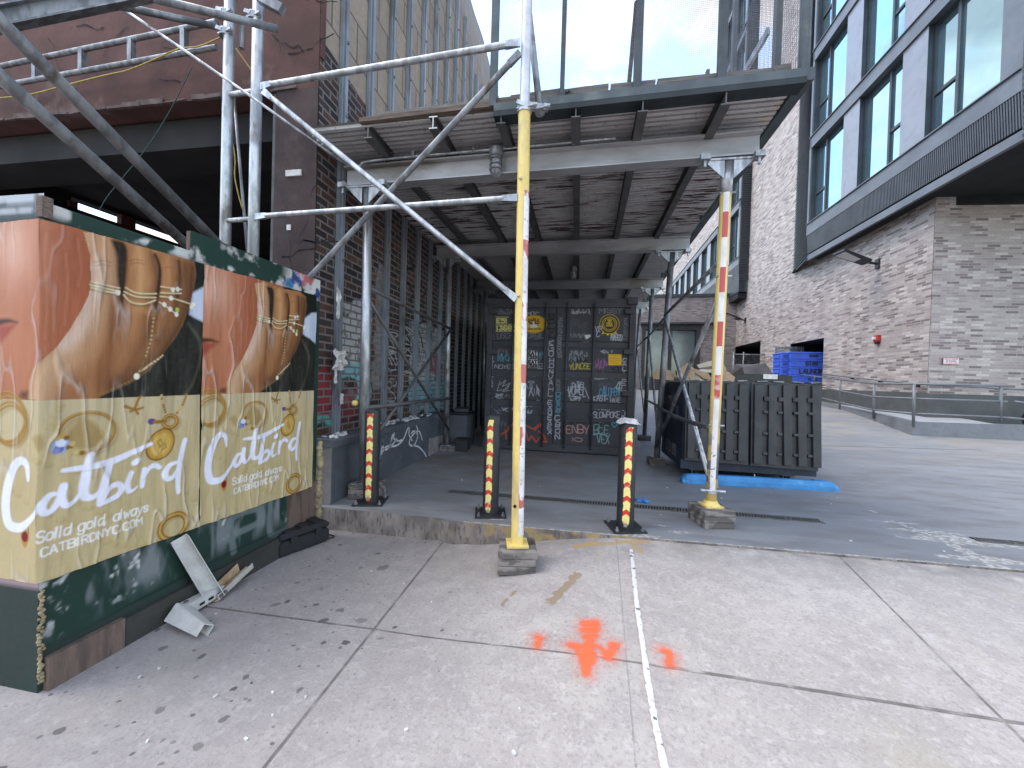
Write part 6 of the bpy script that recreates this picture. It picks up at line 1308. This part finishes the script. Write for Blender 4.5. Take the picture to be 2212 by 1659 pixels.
# ------------------------------------------------------------------ dumpsters
BUILDING = set(COL.objects) - BEFORE; cam_rot_b, zd_b = cam_rot, zd; cam_rot, zd = cam_rot_true, zd_true
M['dumpblue'] = simple('dumpster_navy', (.022, .03, .055), (.016, .021, .036), 3, .55, 0, .2, (.04, .035, .035)); M['lid'] = simple('dumpster_lid_plastic', (.036, .036, .039), (.028, .028, .03), 4, .5, 0, .15, (.055, .053, .05))
def dumpster(x0, x1, y0, y1, zt, label, lids=True, text=False, rz=0):
    zg = zd((x0 + x1) / 2, y0); o = thing('dumpster', ((x0 + x1) / 2, (y0 + y1) / 2, zg), label, 'dumpster', 'dumpsters on the lot'); z0 = zg + .13; w = .04; mb = MB()
    mb.box(x0, x1, y0, y1, z0, z0 + w); mb.box(x0, x0 + w, y0, y1, z0 + w, zt); mb.box(x1 - w, x1, y0, y1, z0 + w, zt); mb.box(x0 + w, x1 - w, y0, y0 + w, z0 + w, zt - .05); mb.box(x0 + w, x1 - w, y1 - w, y1, z0 + w, zt); mb.build('body', M['dumpblue'], o)
    mb = MB()
    for z in (zt - .04,): mb.box(x0 - .03, x0 + .05, y0 - .01, y1 + .02, z, z + .05); mb.box(x1 - .05, x1 + .03, y0 - .01, y1 + .02, z, z + .05); mb.box(x0 + .05, x1 - .05, y1 - .02, y1 + .04, z, z + .05)
    mb.box(x0 - .04, x0 - .002, y0 + .2, y1 - .2, zt - .4, zt - .28); mb.box(x1 + .002, x1 + .04, y0 + .2, y1 - .2, zt - .4, zt - .28); mb.box(x0 - .015, x1 + .015, y0 - .014, y0 - .002, z0, z0 + .12); mb.build('rim', M['dumpblue'], o)
    for sx in (x0 + .2, x1 - .25):
        for sy in (y0 + .12, y1 - .15):
            cst = MB().box(sx - .08, sx + .08, sy - .05, sy + .05, z0 - .03, z0).box(sx - .05, sx - .035, sy - .03, sy + .03, zg + .04, z0 - .03).build('caster', M['drainiron'], o); MB().lathe((sx, sy, zg + .055), [(.055, -.025), (.055, .025)], 16, Vector((1, 0, .1))).build('wheel', M['rubber'], cst)
    if lids:
        xm = (x0 + x1) / 2; r = random.Random(4)
        for a, b, zb, tl in ((x0 + .01, xm - .012, z0 + .12, .0), (xm + .012, x1 + .04, z0 + .1, .012)):
            mb = MB(); W = b - a; za = zt + .06; yq = y0 - .04
            mb.hexa([(a, yq - .05, zb), (b - tl * 4, yq - .05, zb - .02), (b - tl * 4, yq - .03, zb - .02), (a, yq - .03, zb), (a, yq + .02, za), (b, yq + .02, za + .0), (b, yq + .04, za + .0), (a, yq + .04, za)])
            n_ = 5
            for k in range(n_):
                u = a + W * (k + .5) / n_; hw = W / n_ * .31; j = r.uniform(-.012, .012)
                mb.hexa([(u - hw + j, yq - .085, zb + .03), (u + hw * .8 + j, yq - .085, zb + .03), (u + hw * .9 + j, yq - .04, zb + .03), (u - hw * 1.1 + j, yq - .04, zb + .03), (u - hw, yq - .01, za - .03), (u + hw, yq - .01, za - .03), (u + hw, yq + .03, za - .02), (u - hw, yq + .03, za - .02)])
                mb.rbox((u + W / n_ * .5, yq - .02, za - .2), (W / n_ * .36, .04, .05)) if k < n_ - 1 else None
                for zz in (.36, .62, .86): 
                    if k < n_ - 1: mb.rbox((u + W / n_ * .5 + j, yq - .018 - .042 * zz, za - zz), (W / n_ * .34, .035, .035), 0, -.3)
            lo = mb.build('lid', M['lid'], o, bevel=.006); mb = MB(); 
            for k in range(4): u = a + W * (k + .15 + .2 * r.random()) / 4; mb.rbox((u + .06, yq + .03, za + .012), (W / 4 * .62, .05, .014), 0, 0, r.uniform(-.1, .1))
            mb.build_each('lid_hinge', M['galv_dull'], lo)
    if text:
        p = Paint(y0, y1, z0, zt, .006, (0, 0, 0)); A = np.zeros(p.U.shape); wt = (.4, .4, .42)
        q = Paint(0, y1 - y0, z0, zt, .006, (0, 0, 0)); q.text('2 CU YDS', (.32, z0 + .1), (.9, z0 + .1), (.32, z0 + .24), .018, (1, 1, 1)); q.text('COVE', (.3, .88), (.72, .88), (.3, 1.02), .02, (.8, .8, .8), 1, .1, .4, 3); q.text('718-439-7200', (.3, .72), (.85, .72), (.3, .8), .01, (.8, .8, .8))
        A = q.C[..., 0]; P = np.dstack([np.full(q.U.shape, x0 - .004), y1 - q.U, q.V]); grid_obj('lettering', P, M['stencil'], o, np.dstack([np.full(q.U.shape + (3,), .36), A * .85]))
    return o
M['stencil'] = vcol('stencil_paint', .6, alpha=True)
dumpster(1.33, 2.84, 5.17, 6.35, 1.19, 'navy dumpster with ribbed black lids hanging open over its front, behind the blue wheel stop', True, True)
MB_hook = MB().tube([(2.15, 5.1, .13), (2.15, 5.09, .07)], .008, 6); MB_hook.lathe((2.15, 5.08, .04), [(.045, -.006), (.045, .006), (.035, .006), (.035, -.006)], 16, Vector((0, 1, 0)))
hk = MB_hook.build('pull_ring', M['brass'], [o for o in COL.objects if o.name == 'dumpster'][0])
dumpster(1.75, 3.4, 6.75, 7.9, 1.22, 'dark dumpster heaped with flattened cardboard, behind the navy dumpster', False)
cam_rot, zd = cam_rot_b, zd_b; BEFORE = set(COL.objects)
zg = zd(6.2, 13.4); gd = thing('dumpster', (6.3, 13.6, zg), 'dark grey dumpster with a sloped lid against the far brick wall', 'dumpster', 'dumpsters on the lot')
a, b = atY(1608, 800, 13).x, atY(1672, 800, 13).x; mb = MB(); mb.box(a - .6, b + .5, 13, 14.3, zg + .1, 1.55); mb.build('body', M['black'], gd); mb = MB(); mb.hexa([(a, 13, 1.56), (b, 13, 1.56), (b, 14.2, 1.56), (a, 14.2, 1.56), (a - .02, 13.1, 1.78), (b - .2, 13.1, 1.92), (b - .2, 14.1, 1.92), (a + .1, 14.1, 1.92)]); mb.build('sloped_lid', simple('grey_lid', (.075, .07, .068), None, 3, .6), gd); mb = MB()
for sx in (a - .4, b + .3): mb.lathe((sx, 13.1, zg + .07), [(.07, -.03), (.07, .03)], 14, Vector((1, 0, 0)))
mb.build_each('wheel', M['rubber'], gd); MB().rbox((b - .1, 12.98, 1.5), (.38, .015, .14)).build('paper_label', M['joist_end'], gd)
BUILDING |= set(COL.objects) - BEFORE; cam_rot, zd = cam_rot_true, zd_true
M['card'] = simple('cardboard', (.42, .29, .175), (.33, .225, .135), 5, .85, 0, .2, (.5, .37, .24)); M['cardpale'] = simple('pale_cardboard', (.62, .54, .43), (.5, .42, .32), 5, .85)
def card(poly_px, y, mat, label, tilt=.2, box=False):
    P = [atY(px, py, y + tilt * (820 - py) / 40) for px, py in poly_px]; n_ = (P[1] - P[0]).cross(P[2] - P[0]).normalized(); n_ = n_ if n_.y < 0 else -n_
    mb = MB().poly(P, .012, n_)
    if box: mb.poly([P[0], P[1], P[1] + Vector((.06, .35, .03)), P[0] + Vector((.06, .35, .03))], .01, (0, -.2, 1))
    tag(mb.build('cardboard', mat), label, 'cardboard', 'cardboard in the open dumpster')
card([(1411, 818), (1408, 806), (1424, 796), (1448, 800), (1458, 812), (1455, 822)], 6.95, M['card'], 'tan rounded cardboard sheet at the left end of the heap'); card([(1463, 812), (1462, 802), (1483, 785), (1500, 800), (1503, 822), (1470, 822)], 6.85, M['card'], 'brown carton with a peaked open flap, second from the left in the heap', .2, True); card([(1485, 784), (1503, 800), (1525, 822), (1500, 824), (1480, 806)], 6.9, M['cardpale'], 'cardboard panel leaning right against the peaked carton', .3)
card([(1500, 796), (1530, 806), (1540, 822), (1528, 823), (1496, 800)], 6.86, M['card'], 'long creased cardboard strip lying in the middle of the heap', .2); card([(1505, 788), (1540, 778), (1555, 780), (1552, 788), (1510, 795)], 7.1, M['cardpale'], 'pale cardboard flap on top of the heap', .3); card([(1515, 800), (1560, 795), (1562, 806), (1518, 804)], 7.0, M['cardpale'], 'thin white edged cardboard behind the striped post', .3); card([(1555, 805), (1572, 802), (1588, 815), (1585, 826), (1560, 824)], 6.95, M['card'], 'cardboard corner at the right end of the heap', .3); card([(1540, 790), (1562, 783), (1570, 800), (1545, 812)], 7.3, M['card'], 'dull cardboard sheet behind the heap, right of the striped post', .3)

cam_rot, zd = cam_rot_b, zd_b; BEFORE = set(COL.objects)
# ------------------------------------------------------------------ ramp, railing, laundry bins
q = [atS(x, y, zd) for x, y in ((1972, 940), (1880, 905), (1772, 876))]
c0, c1 = Vector((q[0].x, q[0].y, 0)), Vector((q[2].x, q[2].y, 0)); fx = Vector((2.2 + c0.x + 5, c0.y + .35, 0))
rp = bpy.data.objects.new('ramp', None); COL.objects.link(rp); rp.location = c0; tag(rp, 'grey concrete ramp with a kerb along the brick building', 'ramp', kind='structure')
M['rampcon'] = simple('ramp_concrete', (.2, .21, .225), (.165, .175, .19), 2, .7, 0, .2, (.13, .135, .14)); M['ramptop'] = simple('ramp_top', (.32, .325, .34), (.27, .275, .29), 2, .75, 0, .2)
g0, g1 = q[0].z, q[2].z
def kz(p): return (zd(p.x, p.y))
mb = MB(); pa = [(c1 + (c1 - c0) * 1.2, .12), (c1, .13), (q[1], .18), (c0, .29)]
P = [[(p.x, p.y, kz(p) - .3), (p.x, p.y, kz(p) + h), (p.x + .16, p.y + .08, kz(p) + h), (p.x + .16, p.y + .08, kz(p) + h - .1), (p.x + 2.2, p.y + .6, kz(p) + h - .06)] for p, h in pa]; last = Vector(P[-1][1]); fz = kz(fx) + .34; P += [[(fx.x, fx.y, -.3), (fx.x, fx.y, fz), (fx.x, fx.y + .16, fz), (fx.x, fx.y + .16, fz - .1), (fx.x, fx.y + 2.6, fz - .08)]]
mb.add([v for r_ in P for v in r_], [(i * 5 + k, i * 5 + k + 1, i * 5 + 6 + k, i * 5 + 5 + k) for i in range(4) for k in range(3)]); mb.build('kerb', M['rampcon'], rp)
mb = MB(); mb.add([v for r_ in P for v in r_[3:]], [(i * 2, i * 2 + 1, i * 2 + 3, i * 2 + 2) for i in range(4)]); mb.build('ramp_surface', M['ramptop'], rp)
# railing: posts planted on the kerb, three pipe rails each run
rl = thing('ramp_railing', c0, 'grey pipe railing with three rails along the ramp kerb', 'railing'); M['rail'] = simple('railing_paint', (.2, .205, .22), (.16, .165, .175), 4, .5, .3)
def RD(zx, zy): return (1700.7 + zx * .2976, 438.9 + zy * .2976)
def on_k(px):  # railing plane: along the kerb
    lo, hi = c0, c1 + (c1 - c0) * 1.2; A_ = atY(px, 850, 1) - CAM; 
    r_ = A_; d = hi - lo; t_ = (lo.y * r_.x - lo.x * r_.y) / (d.x * r_.y - d.y * r_.x); return lo + d * t_
def rp3(px, py):
    if px <= 1972: p = on_k(px)
    else:
        r_ = ray(px, py); d = fx - c0; t_ = (c0.y * r_.x - c0.x * r_.y) / (d.x * r_.y - d.y * r_.x); p = c0 + d * t_
    r_ = ray(px, py); k = (p - CAM).to_2d().length / r_.to_2d().length; return CAM + r_ * k
for zx, za, zb in ((195, 1252, 1300), (380, 1280, 1495), (625, 1310, 1565), (915, 1310, 1620), (1545, 1335, 1585)):
    MB().tube([rp3(*RD(zx + 6, za)), rp3(*RD(zx, zb))], .026, 12).build('rail_post', M['rail'], rl, True)
for P_ in ([(0, 1232), (380, 1280), (625, 1309), (915, 1312), (1600, 1328)], [(250, 1335), (380, 1362), (620, 1405), (915, 1418), (1595, 1440)], [(235, 1410), (380, 1445), (615, 1500), (915, 1527), (1580, 1555), (1750, 1570)]):
    MB().tube([rp3(*RD(*a_)) for a_ in P_], .022, 12).build('rail', M['rail'], rl, True)
MB().tube([rp3(*RD(*a_)) + Vector((.6, .5, .0)) for a_ in ((1580, 1440), (1760, 1462))], .022, 12).build('rail', M['rail'], rl, True)
wr_ = thing('handrail', (8.4, 12, 1.3), 'second pipe handrail fixed on brackets to the brick wall behind the ramp', 'handrail'); hp = [atX(*RD(*a_), BX - .09) for a_ in ((250, 1240), (700, 1290), (985, 1312))] + [atY(*RD(*a_), CY - .12) for a_ in ((1100, 1322), (1380, 1335), (1740, 1356))]
MB().tube(hp, .022, 12).build('rail', M['rail'], wr_, True); mb = MB()
for a_ in ((470, 1270), (675, 1292), (945, 1325)): p = atX(*RD(*a_), BX - .05); mb.rbox(p, (.09, .03, .07))
mb.build_each('bracket', M['black'], wr_)
p = atS(1844, 878, zd); p = Vector((p.x + .5, p.y + .6, 0)); p.z = kz(p) + .2; bt = thing('bottle', p, 'small blue and clear bottle standing on the ramp beside the rail', 'bottle'); MB().lathe(p, [(.045, 0), (.05, .02), (.05, .17), (.02, .24), (.018, .27)], 14).build('body', simple('bottle_dark', (.03, .05, .1), None, 5, .2), bt, True); MB().lathe(p, [(.052, .09), (.052, .15)], 14).build('band', M['joist_end'], bt, True); MB().lathe(p, [(.022, .27), (.022, .295)], 12).build('cap', M['blue'], bt)
# stacked laundry bins pushed out of the doorway
M['bin'] = simple('blue_bin_plastic', (.07, .16, .72), (.06, .14, .62), 3, .45, 0, .05); M['bintext'] = simple('bin_lettering', (.035, .045, .11), None, 5, .5)
by_ = ya + .35; bx0 = atY(1716, 790, by_).x; zt_ = atY(1740, 760, by_).z; zb_ = zd(8.4, by_); hb = (zt_ - atY(1740, 826, by_).z) / 4 * 1.02
def bin_(x0, x1, y0, y1, z, words, label, nm=True):
    o = thing('laundry_bin', ((x0 + x1) / 2, (y0 + y1) / 2, z), label, 'laundry bin', 'blue laundry bins stacked in the doorway'); c = ((x0 + x1) / 2, (y0 + y1) / 2, z + hb * .46)
    MB().rbox(c, (x1 - x0 - .05, y1 - y0 - .05, hb * .9), bev=.02).build('tub', M['bin'], o); MB().rbox((c[0], c[1], z + hb * .9), (x1 - x0, y1 - y0, hb * .16), bev=.012).build('rim', M['bin'], o)
    mb = MB()
    for k in (.12, .3): mb.rbox((x0 + (x1 - x0) * k * .5, y0 + .015, z + hb * .45), (.03, .03, hb * .75))
    mb.rbox((x0 + .012, (y0 + y1) / 2, z + hb * .5), (.03, (y1 - y0) * .6, hb * .35)); mb.build_each('moulding', M['bin'], o)
    if words:
        q = Paint(0, x1 - x0, 0, hb, .006, (0, 0, 0)); s, u0, u1, v0, v1, w = words; q.text(s, (u0, hb * v0), (u1, hb * v0), (u0, hb * v1), w, (1, 1, 1), 1, 0, 0, 1, .32); P = np.dstack([x0 + q.U, np.full(q.U.shape, y0 + .018), z + q.V]); grid_obj('lettering', P, M['binink'], o, np.dstack([np.tile(np.array((.03, .04, .1)), q.U.shape + (1,)), q.C[..., 0]]))
M['binink'] = vcol('bin_ink', .5, alpha=True)
bxl = atY(1706, 790, by_).x; bl0, bl1 = atY(1687, 790, by_ + .15).x, atY(1705, 790, by_ + .15).x
U_ = lambda px: atY(px, 800, by_).x - bxl
words = [('TEL 718', U_(1746), U_(1766), .35, .6, .02), ('LAUNDRY', U_(1728), U_(1787), .25, .78, .045), ('STAR', U_(1741), U_(1766), .25, .8, .045), ('STAR LAUNDRY', U_(1748), U_(1767), .35, .65, .016)]
lab = ['lowest bin of the right hand stack, mostly behind the ramp rail', 'bin reading LAUNDRY, third from the top of the right hand stack', 'bin reading STAR, second from the top of the right hand stack', 'top bin of the right hand stack in the doorway']; lab2 = ['lowest bin', 'second lowest bin', 'second highest bin', 'top bin']
for k in range(4):
    z = zt_ - hb * (4 - k); bin_(bxl, bxl + 1.76, by_, by_ + .75, z, words[k], 'blue laundry ' + lab[k])
    bin_(bl0, bl1, by_ + .15, by_ + .95, z - .02, ('ST', .1, .25, .3, .6, .02), 'blue laundry ' + lab2[k] + ' of the narrow left hand stack in the doorway')
bd = thing('bin_dolly', (bx0 + .4, by_ + .4, zd(8.5, by_)), 'dark wheeled dolly under the stacked blue laundry bins', 'dolly'); zt2 = zt_ - hb * 4 - .03
MB().box(bl0 + .02, bx0 + 1.4, by_ + .05, by_ + .85, zt2 - .06, zt2 - .003).build('platform', M['black'], bd); mb = MB()
for x in (bl0 + .1, bx0 + 1.3): mb.lathe((x, by_ + .2, (zt2 - .06 + zd(8.5, by_)) / 2), [((zt2 - .06 - zd(8.5, by_)) / 2, -.03), ((zt2 - .06 - zd(8.5, by_)) / 2, .03)], 16, Vector((1, 0, 0)))
mb.build_each('wheel', M['rubber'], bd)
# open glazed door leaf and a chain link gate
dx0, dx1 = atY(1674, 780, yb - .3).x, atY(1735, 780, yb - .3).x; dtop = atY(1700, 749, yb - .3).z; zg = zd(8, yb); gdr = thing('glazed_door', (dx1, yb - .3, zg), 'open aluminium framed glass door beside the blue laundry bins', 'door')
mb = MB(); mb.box(dx0, dx0 + .08, yb - .33, yb - .27, zg, dtop); mb.box(dx1 - .08, dx1, yb - .33, yb - .27, zg, dtop); mb.box(dx0 + .08, dx1 - .08, yb - .33, yb - .27, dtop - .1, dtop); mb.box(dx0 + .08, dx1 - .08, yb - .33, yb - .27, zg + 1., zg + 1.08); mb.build('door_frame', M['galv'], gdr); g = NT('clear_glass'); g.b.inputs['Alpha'].default_value = .3; M['clear'] = g.out((.3, .34, .35), .05); MB().box(dx0 + .08, dx1 - .08, yb - .305, yb - .295, zg, dtop - .1).build('pane', M['clear'], gdr)
gy = yc - .6; gx0, gx1 = atY(1584, 790, gy).x, atY(1671, 790, gy).x; gz1, zg = atY(1630, 766, gy).z, zd(7, gy); gt = thing('chain_link_gate', (gx0, gy, zg), 'chain link gate with pipe posts in front of the dark far doorway', 'gate')
for x in (gx0, gx0 + (gx1 - gx0) * .25, gx1 - .05): MB().tube([(x, gy, zg), (x, gy, gz1 + .12)], .035, 10).build('gate_post', M['galv_dull'], gt, True)
MB().tube([(gx0, gy, gz1), (gx1, gy, gz1)], .025, 10).build('top_rail', M['galv_dull'], gt, True); mb = MB(); H = gz1 - zg; W = gx1 - gx0; n_ = int((W + H) / .09)
for i in range(n_):
    s = i * .09
    a0, a1 = max(0, s - H), min(W, s); mb.bar((gx0 + a0, gy, zg + (s - a0)), (gx0 + a1, gy, zg + (s - a1)), .006, .006); mb.bar((gx0 + a0, gy + .007, gz1 - (s - a0)), (gx0 + a1, gy + .007, gz1 - (s - a1)), .006, .006)
mb.build('chain_link', M['galv_dull'], gt)
p = [atX(1570, 758, BX - .6), atX(1584, 755, BX - .6)]; 
zg = zd(8, yd_ - 1); c = Vector((atY(1571, 790, yd_ - 1.2).x, yd_ - 1.2, 0)); fd = thing('metal_door', (c.x, c.y, zg), 'half open dark door with a small pale glazed panel at the far doorway', 'door'); MB().rbox((c.x, c.y, zg + 1.1), (.9, .05, 2.2), .5).build('leaf', M['baydark'], fd); MB().rbox((c.x, c.y - .05, zg + 1.3), (.42, .02, 1.0), .5).build('pane', M['panel'], fd)
# dark rounded rubbish bag at the right edge of the lot
c = atS(2238, 925, zd); pk = thing('rubbish_bag', c, 'dark rounded bag cut off by the right edge, before the ramp kerb', 'bag'); mb = MB(); r = random.Random(6); mb.lathe(c, [(.12, 0), (.2, .08), (.23, .22), (.19, .36), (.09, .46), (.04, .5)], 16); mb.v = [(x + r.uniform(-.012, .012), y + r.uniform(-.012, .012), z + r.uniform(-.01, .01)) for x, y, z in mb.v]; mb.build('bag', M['black'], pk, True); MB().lathe(c + Vector((0, 0, .48)), [(.03, 0), (.05, .03), (.055, .06)], 10).build('knot', M['wrap'], pk)

BUILDING |= set(COL.objects) - BEFORE; cam_rot, zd = cam_rot_true, zd_true
RB = Matrix.Rotation(-DEL, 3, 'Z')
for o in BUILDING:
    if o.parent is None: o.location = RB @ o.location; o.rotation_euler.z -= DEL
# ------------------------------------------------------------------ light and sky
w = bpy.data.worlds.new('World'); SC.world = w; w.use_nodes = True; t = w.node_tree; n = t.nodes; bg = n['Background']
AZ, EL = rad(266), rad(60)                    # sun: high, behind the camera and a little left, through thin cloud
sky = n.new('ShaderNodeTexSky'); sky.sky_type = 'NISHITA'; sky.sun_disc = False; sky.sun_elevation = EL; sky.sun_rotation = AZ; sky.air_density = 1.2; sky.dust_density = .8
tc = n.new('ShaderNodeTexCoord'); mp = n.new('ShaderNodeMapping'); mp.inputs['Scale'].default_value = (1, 1, 1.7); t.links.new(tc.outputs['Generated'], mp.inputs[0])
def wn(scale, det, dist=0, off=(0, 0, 0)):
    q = n.new('ShaderNodeTexNoise'); q.inputs['Scale'].default_value = scale; q.inputs['Detail'].default_value = det; q.inputs['Roughness'].default_value = .55; q.inputs['Distortion'].default_value = dist
    m = n.new('ShaderNodeMapping'); m.inputs['Location'].default_value = off; t.links.new(mp.outputs[0], m.inputs[0]); t.links.new(m.outputs[0], q.inputs[0]); return q.outputs[0]
def rng(s, a, b, c=0., d=1.):
    q = n.new('ShaderNodeMapRange'); q.interpolation_type = 'SMOOTHSTEP'; t.links.new(s, q.inputs[0])
    for i, v in enumerate((a, b, c, d)): q.inputs[i + 1].default_value = v
    return q.outputs[0]
cover = rng(wn(2.1, 8, .3, CLOUD_OFF), CLOUD_LO, CLOUD_HI); shade_ = rng(wn(3.4, 7, .4, (2, 5, 1)), .35, .62)
cm = n.new('ShaderNodeMix'); cm.data_type = 'RGBA'; t.links.new(shade_, cm.inputs[0]); cm.inputs[6].default_value = (*CLOUD_D, 1); cm.inputs[7].default_value = (*CLOUD_B, 1)
mx_ = n.new('ShaderNodeMix'); mx_.data_type = 'RGBA'; t.links.new(cover, mx_.inputs[0]); sb = n.new('ShaderNodeMix'); sb.data_type = 'RGBA'; sb.blend_type = 'MULTIPLY'; sb.inputs[0].default_value = 1; t.links.new(sky.outputs[0], sb.inputs[6]); sb.inputs[7].default_value = (3.7, 3.7, 3.6, 1); t.links.new(sb.outputs[2], mx_.inputs[6]); t.links.new(cm.outputs[2], mx_.inputs[7]); t.links.new(mx_.outputs[2], bg.inputs[0]); bg.inputs[1].default_value = .1
sl = bpy.data.lights.new('sun', 'SUN'); so = bpy.data.objects.new('sun', sl); COL.objects.link(so); sl.energy = SUN_E; sl.angle = rad(32); sl.color = (1, .96, .9)
sd = Vector((math.sin(AZ) * math.cos(EL), math.cos(AZ) * math.cos(EL), math.sin(EL))); so.rotation_euler = (-sd).to_track_quat('-Z', 'Y').to_euler()
vs = SC.view_settings; vs.view_transform = 'Standard'; vs.look = 'None'; vs.gamma = 1; vs.exposure = EXPO; vs.use_curve_mapping = False
SC.cycles.max_bounces = 6; SC.cycles.transparent_max_bounces = 12
